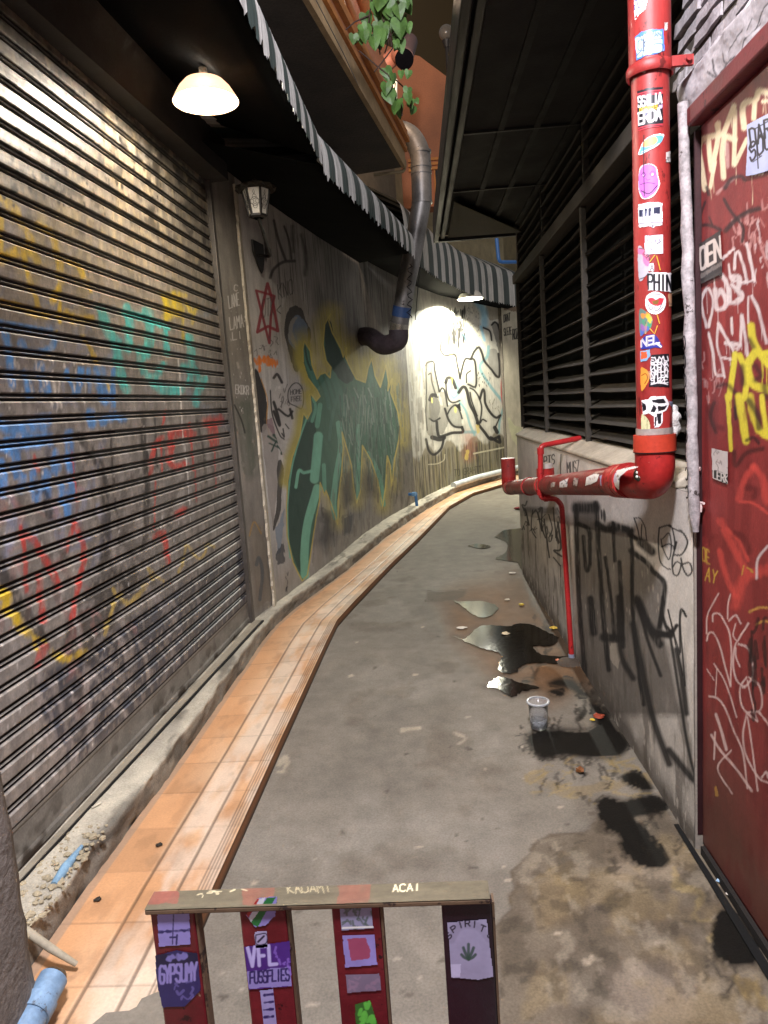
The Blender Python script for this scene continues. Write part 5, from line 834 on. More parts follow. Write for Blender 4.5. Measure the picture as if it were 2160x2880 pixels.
def p_(k):
    for c_, b in (('#d8873a', (240, 1270, 320, 1340)), ('#3f8f6a', (240, 1340, 350, 1420)), ('#4a5fae', (240, 1420, 340, 1500)), ('#8a5a9a', (240, 1380, 300, 1460)), ('#c9b23a', (300, 1290, 360, 1360))): k.scrib(b, 5, 34, c_, al=.8, seed=b[1])
vs_([(228, 1230), (300, 1240), (360, 1290), (378, 1370), (340, 1450), (280, 1500), (235, 1510)], R6, '#5f7a72', p_, 'multicoloured round sticker wrapped round the pipe', True)
def p_(k): k.text('NEL', (250, 1640), (450, 1600), (250, 1545), 20, KW, jit=.2, gap=.1); k.text('NEL', (255, 1645), (455, 1605), (255, 1550), 5, '#1a1c50', jit=.2, gap=.1); k.stroke([(420, 1600), (470, 1640)], 20, KW)
vs_([(238, 1570), (300, 1510), (400, 1500), (440, 1540), (490, 1630), (470, 1660), (400, 1650), (350, 1665), (240, 1670)], R6, '#2a2f86', p_, 'white cut out lettering sticker with blue edge')
def p_(k): k.fill([(240, 1700), (310, 1690), (320, 1760), (245, 1780)], '#cf5a35')
vs_([(238, 1690), (345, 1665), (355, 1740), (310, 1800), (240, 1810)], R6, '#7ea3c4', p_, 'small blue and orange sticker')
def p_(k):
    for i in range(5): k.text(('EWYU', 'MRENA', 'KWSUA', 'NMLEW', 'SUWZE')[i], (360, 1815+i*58), (550, 1795+i*60), (355, 1765+i*56), 10, KW, jit=.9, gap=.05, sm=True)
    k.stroke([(360, 2060), (450, 2040), (545, 2060)], 9, KW)
vs_([(360, 1728), (560, 1712), (566, 2090), (330, 2085), (345, 1900)], R6, '#16151c', p_, 'black sticker crowded with white calligraphy')
def p_(k): k.stroke([(255, 1960), (300, 1940), (320, 1990), (290, 2050)], 9, '#6a3a14')
vs_([(243, 1885), (290, 1880), (335, 1925), (345, 1990), (310, 2070), (250, 2130)], R6, '#d9913a', p_, 'orange half round sticker wrapped round the pipe', True)
def p_(k):
    for P in ([(370, 20), (500, 5), (530, 50), (450, 60), (375, 45)], [(430, 90), (540, 80), (510, 130), (440, 150)], [(385, 70), (425, 110), (400, 160), (355, 150)], [(420, 170), (475, 165), (470, 280), (440, 290)], [(400, 210), (425, 205), (415, 310), (400, 320)], [(258, 40), (300, 70), (310, 130), (270, 150)]): k.fill(P, NB, rag=.5)
vs_([(252, 20), (330, 10), (360, -25), (520, -25), (565, 60), (530, 140), (490, 160), (490, 270), (450, 325), (395, 330), (390, 210), (335, 170), (270, 190)], R7, KW, p_, 'white and black angular cut out sticker')
def p_(k): k.scrib((265, 220, 335, 420), 6, 7, '#8a8a5a', al=.7, seed=77)
vs_([(252, 190), (300, 200), (345, 270), (350, 350), (310, 420), (255, 452)], R7, '#c9c79a', p_, 'round pale green sticker wrapped round the pipe', True)
ym = mat('yellow marker', '#d9a83a', rough=.5)
for P in ([(405, 620), (345, 700)], [(420, 630), (440, 700), (462, 790)], [(425, 1280), (455, 1385)], [(432, 1405), (400, 1500), (345, 1440)]):
    MB().tube([vpos(*map(np.float64, un_v(R6[0]+x/R6[2], R6[1]+y/R6[2]))) for x, y in P], .0016, 6).build('marker_line', ym, vp)
mb = MB()
for P in ([(280, 1500), (278, 1830), (285, 2180)],): mb.tube([vpos(*map(np.float64, un_v(R5[0]+x/R5[2], R5[1]+y/R5[2]))) for x, y in P], .0012, 6)
mb.build('black_drip', mat('black marker2', '#1a1818', rough=.6), vp)
rs_ = random.Random(31)
for i in range(11):                # scraps of older stickers towards the hidden side of the pipe
    y = 90+i*118+rs_.uniform(-30, 30); x = 1790+y*.02+rs_.uniform(2, 9) if i % 3 else 1868+y*.012; w_s, h_s = rs_.uniform(10, 20), rs_.uniform(16, 40); c_s = rs_.choice(['#c9c4c0', '#8f96b0', '#b98a6a', '#a9b2a0', '#d0b0a8']); k_s = i
    vs_([(x, y), (x+w_s, y-rs_.uniform(-3, 6)), (x+w_s*rs_.uniform(.7, 1.1), y+h_s), (x+rs_.uniform(-2, 4), y+h_s*rs_.uniform(.7, 1.1))], (0, 0, 1.), c_s, lambda k: k.scrib((x, y, x+w_s, y+h_s), 4, 3, '#4a4246', al=.7, seed=k_s), 'torn scrap of an old sticker')
# torn white stickers along the level pipe
def un_h(x, y):
    d = D(x, y); best = None
    for yy_ in [ATX(x, y, .70)[1]]:
        A = HP(0.); ax = _n(HP(1.)-HP(0.)); u_ = d-ax*(d@ax); w = (EYE-A)-ax*((EYE-A)@ax); r = PR+.0014; a = u_@u_; b = u_@w; c = w@w-r*r; q = b*b-a*c; t = (-b-math.sqrt(max(q, 0)))/a; h = EYE+d*t
        s = (h-A)@ax; rel = h-A-ax*s; th = math.atan2(rel[2], -rel[0])
    return s, th*PR
_ax = _n(HP(1.)-HP(0.)); _up2 = _n(np.cross(np.array([1., 0, 0]), _ax))
_up2 = _up2 if _up2[2] > 0 else -_up2
def hpos(s, t): return HP(0.)+_ax*s[..., None]+(-np.array([1., 0, 0]))*((PR+.0014)*np.cos(t/PR))[..., None]+_up2*((PR+.0014)*np.sin(t/PR))[..., None]
for P, base, mk in (([(545, 480), (600, 450), (590, 520), (540, 520)], KW, '#2a2530'), ([(660, 445), (690, 450), (680, 510), (655, 500)], '#a89a94', '#55302c'), ([(780, 440), (830, 415), (860, 420), (845, 470), (810, 490), (770, 500)], '#dcd6d0', '#b8a09a'), ([(900, 430), (960, 400), (1000, 400), (1010, 470), (950, 500), (905, 500)], '#9a96b4', '#5a5480'), ([(1010, 430), (1045, 390), (1120, 370), (1050, 440), (1050, 530), (1020, 500)], '#d4cec8', '#3a3434'), ([(460, 490), (490, 480), (485, 520), (462, 520)], '#b9aaa4', '#4a3a3a'), ([(1010, 385), (1150, 345), (1200, 350), (1060, 395)], '#cfc8c2', '#8a8078'), ([(860, 390), (990, 365), (1000, 380), (870, 405)], '#8a4a44', '#3a1a1a')):
    cx = sum(p[0] for p in P)/len(P); cy = sum(p[1] for p in P)/len(P); P = [(cx+(x-cx)*1.4, cy+(y-cy)*1.25) for x, y in P]
    sticker(un_h, hpos, P, H_, base, lambda k: k.scrib((cx-25, cy-25, cx+25, cy+25), 4, 10, mk, al=.8, seed=int(cx)), hp, res=.002, lab='torn weathered sticker')
sk = np.array(AT(1740+305/3.95, 1120+840/3.95, 2.225)); mb = MB(); mb.lathe([(0, .006), (.016, .005), (.019, 0)], (0, 0, 0), 24)
dr = _n(np.array([-.72, -.62, .12])); q = Vector(dr).to_track_quat('Z', 'Y'); c0 = np.array([PX-.002, PY+.03, 1.222])+dr*(PR+.0155)
m1 = MB().lathe([(0, .003), (.017, .0025), (.021, -.001)], c0, 24, axis=q).build('badge', mat('badge', '#2a2a20', rough=.4), dp_, label='round dark badge on the elbow')
mb = MB(); 
for dx, dz in ((-.006, .006), (.006, .006), (-.006, -.007), (.006, -.006)): mb.lathe([(0, .0045), (.004, .004), (.005, .002)], c0+np.array(q @ Vector((dx, dz, 0))), 10, axis=q)
mb.build('badge_mark', mat('badge white', '#c9c9c0', rough=.5), m1)
bm = bmesh.new(); bmesh.ops.create_icosphere(bm, subdivisions=4, radius=1); mb = MB(); cb = np.array([.798, 2.262, 1.385])
mb.add([(cb[0]+v_.co.x*.018*(1+.3*math.sin(9*v_.co.z+4*v_.co.y)), cb[1]+v_.co.y*.018*(1+.2*math.sin(7*v_.co.z)), cb[2]+v_.co.z*.055) for v_ in bm.verts], [[q_.index for q_ in f.verts] for f in bm.faces], True); bm.free(); mb.build('foam_lump', mat('white foam', '#d4cfca', rough=.9, bump=.9, bs=120, bd=.01), dp_)
# thin red water pipe in front of it
wp = T('water_pipe', 'thin bright red water pipe hooked over the thick drainpipe', 'water pipe', (.8, 3.89, 0)); rw = mat('bright red pipe', '#a32224', rough=.4, var=.25, bump=.1, chip=(('#4a1010', 30, .62),))
pth = bend([(.90, 4.0, 1.245), AT(1520, 1254, 3.93), AT(1520, 1402, 3.93), AT(1563, 1402, 3.92), (.785, 3.99, .875), (.792, 3.885, .03)], .03, 5)
MB().tube(pth, .0145, 16).build('pipe', rw, wp)
for a, b in ((AT(1520, 1260, 3.93), (0, 0, -.035)), (AT(1520, 1392, 3.93), (0, 0, .03)), (AT(1530, 1402, 3.93), (.02, 0, 0))): MB().tube([np.array(a), np.array(a)+np.array(b)], .019, 16).build('joint', rw, wp)
MB().tube([(.791, 3.888, .04), (.792, 3.884, -.01)], .017, 16).build('grey_foot', mat('grey pvc', '#7f8496', rough=.6), wp)
mb = MB(); mb.lathe([(.075, 0), (.06, .012), (.03, .02), (0, .022)], (.775, 3.86, .0), 20); mb.build('mortar_collar', mat('collar', '#4a4138', rough=.9, bump=.6), wp)
# =================================================================== AWNINGS
awm = mat('corrugated sheet', vc=True, rough=.55, gloss=.4, var=.18, vs=6, fine=.12, fs=90, bump=.06, bs=120, bd=.002)
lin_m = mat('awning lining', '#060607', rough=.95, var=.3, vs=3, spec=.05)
def awning(front, wall, zf, drop, zw, label, seed, loc, zl, per=.27):
    A = T('striped_awning', label, 'awning', loc)
    Fp, Wp = Poly(front), Poly(wall); n = int(Fp.c[-1]/.012); s = np.linspace(0, Fp.c[-1], n); f = Fp.at(s); w = Wp.at(np.linspace(0, Wp.c[-1], n)); m_ = 26
    rg = np.random.default_rng(seed); tt = np.linspace(0, 1, m_)
    t = np.interp(tt, [0, .25, .42, .54, .64, .72, .80, .88, 1], [0, .45, .72, .86, .935, .972, .992, 1., 1.])
    zc = np.interp(tt, [0, .25, .42, .54, .64, .72, .80, .88, 1], [zw, zf+drop+.45*(zw-zf-drop), zf+drop+.02, zf+drop*.97, zf+drop*.88, zf+drop*.74, zf+drop*.55, zf+drop*.33, zf])
    V = np.zeros((m_, n, 3)); V[..., :2] = w[None]*(1-t)[:, None, None]+f[None]*t[:, None, None]
    cor = .003*np.cos(2*np.pi*s/.052)
    V[..., 2] = zc[:, None]+cor[None]*(1-tt**2)[:, None]; nr = Fp.nrm(s); V[..., 0] += nr[None, :, 0]*cor*tt[:, None]**2; V[..., 1] += nr[None, :, 1]*cor*tt[:, None]**2
    V[-1, :, 2] += rg.uniform(-.014, .012, n)*(np.repeat(rg.random(n//4+2) < .8, 4)[:n]); V[-1, :, 2] += .012*np.sin(2*np.pi*s/.1)
    ph = (s+.06*np.sin(s*3.1)) % per; st = (ph < per*.5).astype(float); c = np.ones((m_, n, 4)); wv = np.array(lin('#c6c4bf')); gv = np.array(lin('#3a4643'))
    c[..., :3] = wv*st[None, :, None]+gv*(1-st)[None, :, None]; c[..., :3] *= (.7+.6*fbm(m_, n, 20, 3, seed, 3))[..., None]
    c[..., :3] *= np.where(np.sin(2*np.pi*s/.052) < -.7, .8, 1.)[None, :, None]*np.where(np.sin(2*np.pi*s/.021) < -.3, .74, 1.)[None, :, None]; c[..., 3] = .6
    gridmesh('striped_sheet', V, c, awm, A)
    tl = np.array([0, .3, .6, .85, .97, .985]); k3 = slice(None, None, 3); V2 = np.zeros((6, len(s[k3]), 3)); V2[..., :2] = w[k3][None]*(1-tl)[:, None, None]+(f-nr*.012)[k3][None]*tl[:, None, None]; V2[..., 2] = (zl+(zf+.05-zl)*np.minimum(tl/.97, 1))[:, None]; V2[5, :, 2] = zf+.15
    gridmesh('shade_sheet', V2, None, lin_m, A)  # added near-black sheet, puts the underside's deep shade into colour
    mb = MB(); mb.tube([(*(a-b*.02), zf+.07) for a, b in zip(f[::12], nr[::12])], .011, 8); mb.build('edge_tube', steel, A)
    return A
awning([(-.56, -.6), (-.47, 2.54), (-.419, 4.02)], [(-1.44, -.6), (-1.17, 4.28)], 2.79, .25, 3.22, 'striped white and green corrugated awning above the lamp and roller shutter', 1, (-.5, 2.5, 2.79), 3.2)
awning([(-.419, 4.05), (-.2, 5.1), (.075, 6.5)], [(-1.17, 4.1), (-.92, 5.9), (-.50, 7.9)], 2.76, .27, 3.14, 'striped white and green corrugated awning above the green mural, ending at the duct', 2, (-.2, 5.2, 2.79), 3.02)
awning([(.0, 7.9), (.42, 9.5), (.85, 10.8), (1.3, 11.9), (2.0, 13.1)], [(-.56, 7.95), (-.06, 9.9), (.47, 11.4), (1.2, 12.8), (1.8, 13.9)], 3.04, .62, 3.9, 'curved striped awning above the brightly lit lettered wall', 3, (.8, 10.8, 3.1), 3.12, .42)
# =================================================================== LAMPS
def pendant(loc, r, label, shade_m, bulb_m, ztop):
    x, y, z = loc; L_ = T('pendant_lamp', label, 'pendant lamp', (x, y, ztop))
    h = r*.62; prof = [(r, 0), (r*.93, h*.22), (r*.78, h*.62), (r*.60, h*.92), (r*.34, h), (.03, h+.012)]
    mb = MB(); mb.lathe(prof+[(.028, h+.008), (r*.33, h-.006), (r*.585, h*.90), (r*.765, h*.60), (r*.915, h*.2), (r*.985, 0), (r, 0)], loc, 48); mb.build('lamp_shade', shade_m, L_)
    mb = MB(); mb.lathe([(.0, 0), (.022, .004), (.03, .016), (.026, .03), (.014, .042)], (x, y, z+h*.7), 24); mb.build('bulb', bulb_m, L_)
    mb = MB(); mb.tube([(x, y, z+h+.005), (x, y, z+h+.05)], .018, 16); mb.build('socket', steel, L_)
    mb = MB(); mb.tube([(x, y, z+h+.05), (x, y, ztop)], .004, 8); mb.build('cord', black, L_); return L_
shade = bpy.data.materials.new('glowing shade'); shade.use_nodes = True; P = shade.node_tree.nodes['Principled BSDF']; P.inputs['Base Color'].default_value = (*lin('#d9b48c'), 1); P.inputs['Roughness'].default_value = .4; P.inputs['Transmission Weight'].default_value = .25; P.inputs['Emission Color'].default_value = (1, .68, .45, 1); P.inputs['Emission Strength'].default_value = .6
LP = np.array([-.83, 3.3, 2.86])
pendant(tuple(LP), .142, 'lit pendant lamp with a peach shade under the near awning', shade, emit('bulb glow', (1, .9, .72), 120), 3.08)
FP = AT(1323, 841, 11.3); pendant(tuple(FP), .2, 'distant pendant lamp with a pale shade at the edge of the curved awning', mat('white enamel', '#d8d6cc', rough=.4, bump=0), emit('bulb glow cool', (.95, 1, .92), 40), FP[2]+.35)
def lamp(name, loc, e, col, r=.04, fall='Linear', kind='POINT', **k):
    l = bpy.data.lights.new(name, kind); l.energy = e; l.color = col; l.shadow_soft_size = r
    for a, b in k.items(): setattr(l, a, b)
    if fall:
        l.use_nodes = True; N = l.node_tree.nodes; f = N.new('ShaderNodeLightFalloff'); f.inputs['Strength'].default_value = 1.; f.inputs['Smooth'].default_value = .3; l.node_tree.links.new(f.outputs[fall], N['Emission'].inputs['Strength'])
    o = bpy.data.objects.new(name, l); COL.objects.link(o); o.location = loc; return o
lamp('pendant_light', LP+[0, 0, .030], ENERGY[0], (1., .90, .76), .03, None)
lamp('far_pendant_light', FP+[0, 0, .062], ENERGY[1], (1., .97, .82), .02, None)
# the street lamp in the lane behind the viewer
lamp('street_light', (0., .3, 3.7), ENERGY[2], (.96, .93, 1.), .18, None)
lamp('balcony_light', (-.15, 6.2, 4.75), ENERGY[3], (1., .72, .5), .08, None)
# wall lantern
lo_ = np.array(AT(722, 568, 4.4)); LN = T('wall_lantern', 'unlit black wall lantern with patterned white glass on the pilaster', 'wall lantern', (lo_[0], lo_[1], lo_[2]-.2))
iron = mat('black iron', '#1c1917', rough=.55, var=.3); seg6 = 6
glass = mat('milky glass', '#b9b6ae', rough=.3, var=.08, bump=0)
MB().lathe([(.05, -.075), (.08, .065)], lo_, 6, smooth=False).build('glass', glass, LN)
mb = MB()
for k in range(6):
    a = 2*math.pi*k/6; mb.tube([lo_+[.052*math.cos(a), .052*math.sin(a), -.08], lo_+[.082*math.cos(a), .082*math.sin(a), .067]], .007, 6)
mb.lathe([(.035, -.093), (.057, -.085), (.057, -.073), (.045, -.07)], lo_, 6, smooth=False); mb.build('frame', iron, LN)
mb = MB(); n = 48; vs = []
for r, z, am in ((.118, .066, .008), (.108, .082, .006), (.07, .10, .0), (.02, .115, 0)):
    for k in range(n): a = 2*math.pi*k/n; vs.append(lo_+np.array([(r+am*math.cos(12*a))*math.cos(a), (r+am*math.cos(12*a))*math.sin(a), z+am*math.cos(12*a)]))
mb.add(vs, [(i*n+k, i*n+(k+1) % n, (i+1)*n+(k+1) % n, (i+1)*n+k) for i in range(3) for k in range(n)], True); mb.lathe([(.012, .115), (.016, .125), (0, .135)], lo_, 12); mb.build('roof', mat('scalloped roof', '#3a342c', rough=.5), LN)
mb = MB()                          # filigree drawn on the two front panes
for k in (3, 4, 5):
    a0, a1 = 2*math.pi*k/6, 2*math.pi*(k+1)/6; am = (a0+a1)/2; nrm = np.array([math.cos(am), math.sin(am), 0]); tx = np.array([-math.sin(am), math.cos(am), 0])
    def pp(u, v): return lo_+nrm*((.05+(v+.075)/.14*.03)*math.cos(math.pi/6)+.002)+tx*u+np.array([0, 0, v])
    for cx, cy, r in ((0, .015, .012), (-.017, -.01, .012), (.017, -.01, .012), (0, -.035, .012), (0, -.01, .024)): mb.tube([pp(cx+r*math.cos(t), cy+r*math.sin(t)) for t in np.linspace(0, 6.28, 14)], .0013, 4)
    mb.tube([pp(0, .028), pp(-.006, .04), pp(0, .055), pp(.006, .04), pp(0, .028)], .0013, 4)
mb.build('filigree', iron, LN)
_s = WB.un(712, 640)[0]; wq = WB.at(np.array([_s]))[0]; wn = WB.nrm(np.array([_s+.06]))[0]; wt = np.array([-wn[1], wn[0]]); mb = MB()
sh = [(-.09, -.06), (.10, -.06), (.10, -.16), (.06, -.24), (.03, -.27), (-.03, -.22), (-.09, -.14)]
mb.prism([(*(wq+wn*.012+wt*u_), lo_[2]+v_) for u_, v_ in sh], (wn[0]*.014, wn[1]*.014, 0)); mb.build('back_plate', iron, LN, bevel=.004)
mb = MB(); mb.tube(bend([(*(wq+wn*.02), lo_[2]-.15), (*(wq+wn*.11), lo_[2]-.17), lo_+[0, 0, -.085]], .05, 5), .011, 10); mb.build('arm', iron, LN)

# =================================================================== UPPER LEFT: slab, cornice, pipes, vent, duct, orange building
SE = [(-.78, .6), (-.455, 4.0), (.01, 6.78)]
slab = T('balcony_slab', 'dark concrete balcony slab with an orange cornice above the striped awning', 'balcony', (-.5, 4.5, 3.6))
mb = MB(); mb.prism([(-.78, .6, 3.6), (-.455, 4.0, 3.6), (.01, 6.78, 3.6), (-.80, 6.98, 3.6), (-1.32, 4.4, 3.6), (-1.6, .6, 3.6)], (0, 0, .16)); mb.build('slab', mat('stained concrete', '#4a423b', rough=.9, var=.45, vs=3, fine=.25, bump=.6, bs=40, bd=.01), slab)
orange = mat('orange stucco', '#a56a4a', rough=.85, var=.18, vs=3, bump=.3); orange2 = mat('orange trim', '#b9783f', rough=.8, var=.3)
def edge_strip(o0, o1, z0, z1, name, mt):
    Pp = Poly(SE); s = np.array([0, Pp.c[1], Pp.c[2]]); xy = Pp.at(s); nr = np.array([Pp.nrm(np.array([q]))[0] for q in (s[0]+.1, s[1]-.3, s[2]-.1)]); mb = MB()
    for i in (0, 1):
        a, b = xy[i], xy[i+1]; na, nb = nr[i], nr[i+1]; mb.prism([(*(a+na*o0), z0), (*(b+nb*o0), z0), (*(b+nb*o1), z0), (*(a+na*o1), z0)], (0, 0, z1-z0))
    return mb.build(name, mt, slab)
edge_strip(.002, .035, 3.59, 3.72, 'fascia', mat('fascia render', '#a58a66', rough=.9, var=.3)); edge_strip(.0, .06, 3.722, 3.76, 'cornice', orange2); edge_strip(.0, .085, 3.80, 3.835, 'cornice', orange2); edge_strip(.0, .05, 3.762, 3.798, 'cornice', orange); edge_strip(-.02, .07, 3.87, 3.90, 'cornice', orange2); edge_strip(-.02, .03, 3.836, 3.868, 'cornice', orange)
edge_strip(-.10, -.03, 3.902, 4.35, 'parapet', orange)
mb = MB(); mb.tube(bend([(-.25, 6.88, 3.585), (.03, 6.84, 3.58), (.045, 6.83, 3.66), (.0, 6.8, 3.72)], .03, 5), .014, 10); mb.build('drip_pipe', mat('beige pvc', '#8d7d5f', rough=.6), slab)
mb = MB(); mb.tube([(-.62, 1.6, 3.594), (-.50, 3.2, 3.592), (-.30, 4.6, 3.594), (-.18, 5.6, 3.595)], .003, 6); mb.build('cable', mat('grey cable', '#77706a', rough=.7), slab)
r_ = random.Random(4)
pipem = mat('orange painted pipe', '#b9794a', rough=.6, var=.25)
for i, ((x, y), Y, r) in enumerate((((985, 92), 5.35, .042), ((1040, 52), 5.5, .046), ((1068, 62), 5.6, .03), ((1000, 60), 5.2, .02))):
    e = AT(x, y, Y); d = np.array([-.30, -2.2, .16]); tag(MB().tube([e, e+d], r, 20).build('service_pipe', pipem), ('orange painted service pipe nearest the balcony edge, ending behind leaves', 'thickest orange service pipe beside the hanging leaves', 'thin orange service pipe farthest from the balcony edge', 'slim orange service pipe tucked under the others')[i], 'pipe', 'orange service pipes above the balcony')
br = T('pipe_bracket', 'rusty orange bracket strut standing on the balcony cornice', 'bracket', AT(905, 60, 4.9)); mb = MB(); mb.tube([AT(905, 70, 4.9), AT(915, 25, 4.9), AT(955, 10, 4.95)], .022, 10); mb.build('strut', mat('rust', '#8f4a30', rough=.8), br); MB().tube([AT(978, 190, 5.5), AT(977, 130, 5.5), AT(950, 90, 5.4)], .012, 8).build('post', pipem, br)
ob = T('orange_building', 'orange rendered building wall rising behind the duct', 'building', (.2, 10.2, 4.07))
mb = MB(); mb.prism([(-2.2, 10.0, 4.07), (1.3, 10.0, 4.07), (1.3, 10.0, 5.27), (.685, 10.0, 5.64), (.33, 10.0, 5.93), (.1, 10.0, 6.0), (-2.2, 10.0, 7.2)], (0, .3, 0)); mb.build('wall', orange, ob)
for z in (4.52, 4.58, 4.64): MB().box((.1, 9.955+.01*(z > 4.55), z), (1.3, 9.998, z+.035)).build('moulding', orange2, ob)
MB().box((.45, 9.93, 4.09), (.62, 9.998, 4.50)).build('window', mat('dark pane', '#191a1e', rough=.2, bump=0), ob); MB().box((.43, 9.95, 4.07), (.45, 9.999, 4.51)).build('window_frame', orange2, ob)
tb = tag(MB().box((-2.5, 16., 3.0), (3.6, 19, 16)).build('tower_block', mat('olive render', '#5a4a30', rough=.9, var=.12, vs=.6)), 'tall plain olive brown building at the back of the lane', 'building')
tb2 = tag(MB().box((1.35, 14.5, 5.2), (2.6, 15.9, 14)).build('stair_tower', mat('grey olive render', '#5c5640', rough=.9, var=.12, vs=.6)), 'lighter grey olive building in front of the tall brown one', 'building')
gl = T('globe_lamp', 'unlit dusty globe lamp on a thin black post above the dark canopy', 'globe lamp', AT(1266, 205, 9.0)); g0 = AT(1255, 92, 9.); MB().lathe([(.085*math.sin(a), -.085*math.cos(a)) for a in np.linspace(0.02, math.pi-.02, 16)], g0, 24).build('globe', mat('dusty globe', '#5a544c', rough=.25, bump=0), gl)
MB().tube([g0-[0, 0, .085], g0-[0, 0, .16]], .04, 16, rs=[.055, .03]).build('collar', iron, gl); MB().tube([g0-[0, 0, .16], g0-[0, 0, 1.6]], .022, 12).build('post', iron, gl)
vp_ = T('vent_pipe', 'brown vent pipe with an open elbow behind the leaves', 'vent pipe', AT(1074, 330, 7.5)); brn = mat('brown vent', '#8a5646', rough=.6, var=.25)
pth = bend([AT(1074, 350, 7.5), AT(1074, 190, 7.5), AT(1118, 150, 7.45), AT(1136, 166, 7.2)], .14, 8); MB().tube(pth, .075, 24, caps=False, rs=[.06]*3+[.075]*(len(pth)-3)).build('pipe', brn, vp_)
MB().tube([AT(1136, 166, 7.22), AT(1138, 168, 7.17)], .085, 28).build('mouth', mat('vent dark', '#060609', rough=.95, spec=0.), vp_); MB().tube([AT(1152, 118, 7.6), AT(1140, 160, 7.35)], .08, 20).build('hood', mat('vent brown dark', '#453638', rough=.6), vp_)
wpv = tag(MB().tube([AT(1108, 225, 7.25), AT(1106, 380, 7.25)], .034, 16).build('white_pipe', mat('bright pvc', '#e0dccf', rough=.4, bump=0)), 'short bright white pvc pipe between the leaves and the steel duct', 'pipe')
# steel duct and its hood
du_ = T('exhaust_duct', 'steel exhaust duct bending over the balcony corner down to the mural wall', 'duct', (.1, 7.0, 2.1)); stl = mat('galvanised duct', '#7d7a77', rough=.42, metal=.7, var=.4, vs=6, fine=.15, bump=.1, bs=20, chip=(('#3c3835', 12, .62),))
d0 = [AT(1065, 365, 7.05), AT(1150, 372, 7.05), AT(1183, 425, 7.05), AT(1187, 572, 7.05)]; d1 = [AT(1187, 562, 7.05), AT(1165, 690, 7.1), AT(1142, 800, 7.2), AT(1120, 935, 7.3)]
MB().tube(bend(d0, .16, 7), .094, 32).build('elbow_run', stl, du_); MB().tube(d1, .09, 32).build('down_run', stl, du_)
for p, q, nm in ((d0[2], d0[3], 0.02), (d0[2], d0[3], .30), (d0[2], d0[3], .42), (d0[2], d0[3], .98), (d0[0], d0[1], .35), (d0[0], d0[1], .55)):
    p, q = np.array(p), np.array(q); c = p+(q-p)*nm; w = _n(q-p)*.012; MB().tube([c-w, c+w], .0985, 32).build('seam_ring', stl, du_)
p, q = np.array(d1[2]), np.array(d1[3]); MB().tube([p+(q-p)*.45, p+(q-p)*.66], .0935, 28).build('blue_band', mat('blue tape', '#2b4268', rough=.4), du_); MB().tube([p+(q-p)*.80, p+(q-p)*1.02], .0945, 28, caps=True).build('foil_sleeve', mat('foil', '#a8a296', rough=.3, metal=.8, bump=.8, bs=50), du_)
mb = MB(); cw = [np.array(AT(1152+8*math.sin(i*1.9), 742+i*7.2, 6.95)) for i in range(22)]; mb.tube(cw, .005, 6); mb.tube([AT(1183, 745, 6.98), AT(1176, 800, 7.), AT(1168, 900, 7.1)], .004, 6); mb.build('dangling_wire', black, du_)
hb = np.array(d1[3])
MB().tube(bend([hb-(np.array(d1[3])-np.array(d1[2]))*.05, hb+[0, .0, -.08], AT(1078, 975, 7.45), AT(1040, 945, 7.75), (-.62, 8.1, 2.27)], .11, 6), .098, 24).build('wall_elbow', mat('grimy hood', '#3a3034', rough=.7, var=.5, vs=9, bump=.6, bs=30, bd=.02), du_)
# leaves hanging from above
pln = T('climbing_plant', 'green heart-leaved creeper hanging over the orange balcony', 'plant', AT(1040, 5, 4.6)); r_ = random.Random(8); mb = MB(); st = MB()
def leaf(c, s, dirv, nrm):
    d = _n(dirv); n_ = _n(nrm-d*(nrm@d)); x = np.cross(d, n_); P = [(0, -.05), (.28, -.22), (.50, -.12), (.56, .12), (.44, .42), (.22, .74), (0, 1.0)]; vs = []
    for u_, v_ in P: vs.append(c+d*v_*s+x*u_*s+n_*(-.16*abs(u_)-.12*v_*v_)*s)
    for u_, v_ in P[1:-1]: vs.append(c+d*v_*s-x*u_*s+n_*(-.16*abs(u_)-.12*v_*v_)*s)
    L_ = [0, 1, 2, 3, 4, 5, 6]; Rr = [0, 7, 8, 9, 10, 11, 6]; mid = len(vs); vs.append(c+d*.45*s); fs = [(mid, L_[i], L_[i+1]) for i in range(6)]+[(mid, Rr[i+1], Rr[i]) for i in range(6)]; mb.add(vs, fs)
view = _n(EYE-np.array(AT(1080, 150, 4.6)))
big = [(560, 300, 150), (640, 250, 140), (700, 330, 150), (330, 400, 100), (420, 400, 130), (540, 360, 130), (380, 240, 120), (600, 120, 150), (540, 60, 150), (680, 130, 120), (710, 80, 110), (480, 250, 90), (620, 30, 140), (740, 200, 80), (590, 850, 150), (690, 930, 130), (790, 930, 120), (740, 840, 90), (720, 650, 90), (600, 680, 110), (480, 130, 110), (660, 380, 120), (570, 180, 150), (350, 330, 110), (520, 0, 140), (700, 20, 110)]
for x, y, s in big:
    for j in range(3 if s > 100 else 2):
        c = np.array(AT(900+(x+r_.uniform(-50, 50))/3.072, (y-s*.5+r_.uniform(-60, 50))/3.072, 4.6+r_.uniform(-.12, .12))); sz = s/3.072/F*4.9*r_.uniform(.4, .9)
        leaf(c, sz, np.array([r_.uniform(-.5, .5), r_.uniform(-.4, .4), -1.]), view+np.array([r_.uniform(-.7, .7), r_.uniform(-.5, .5), r_.uniform(-.5, .6)]))
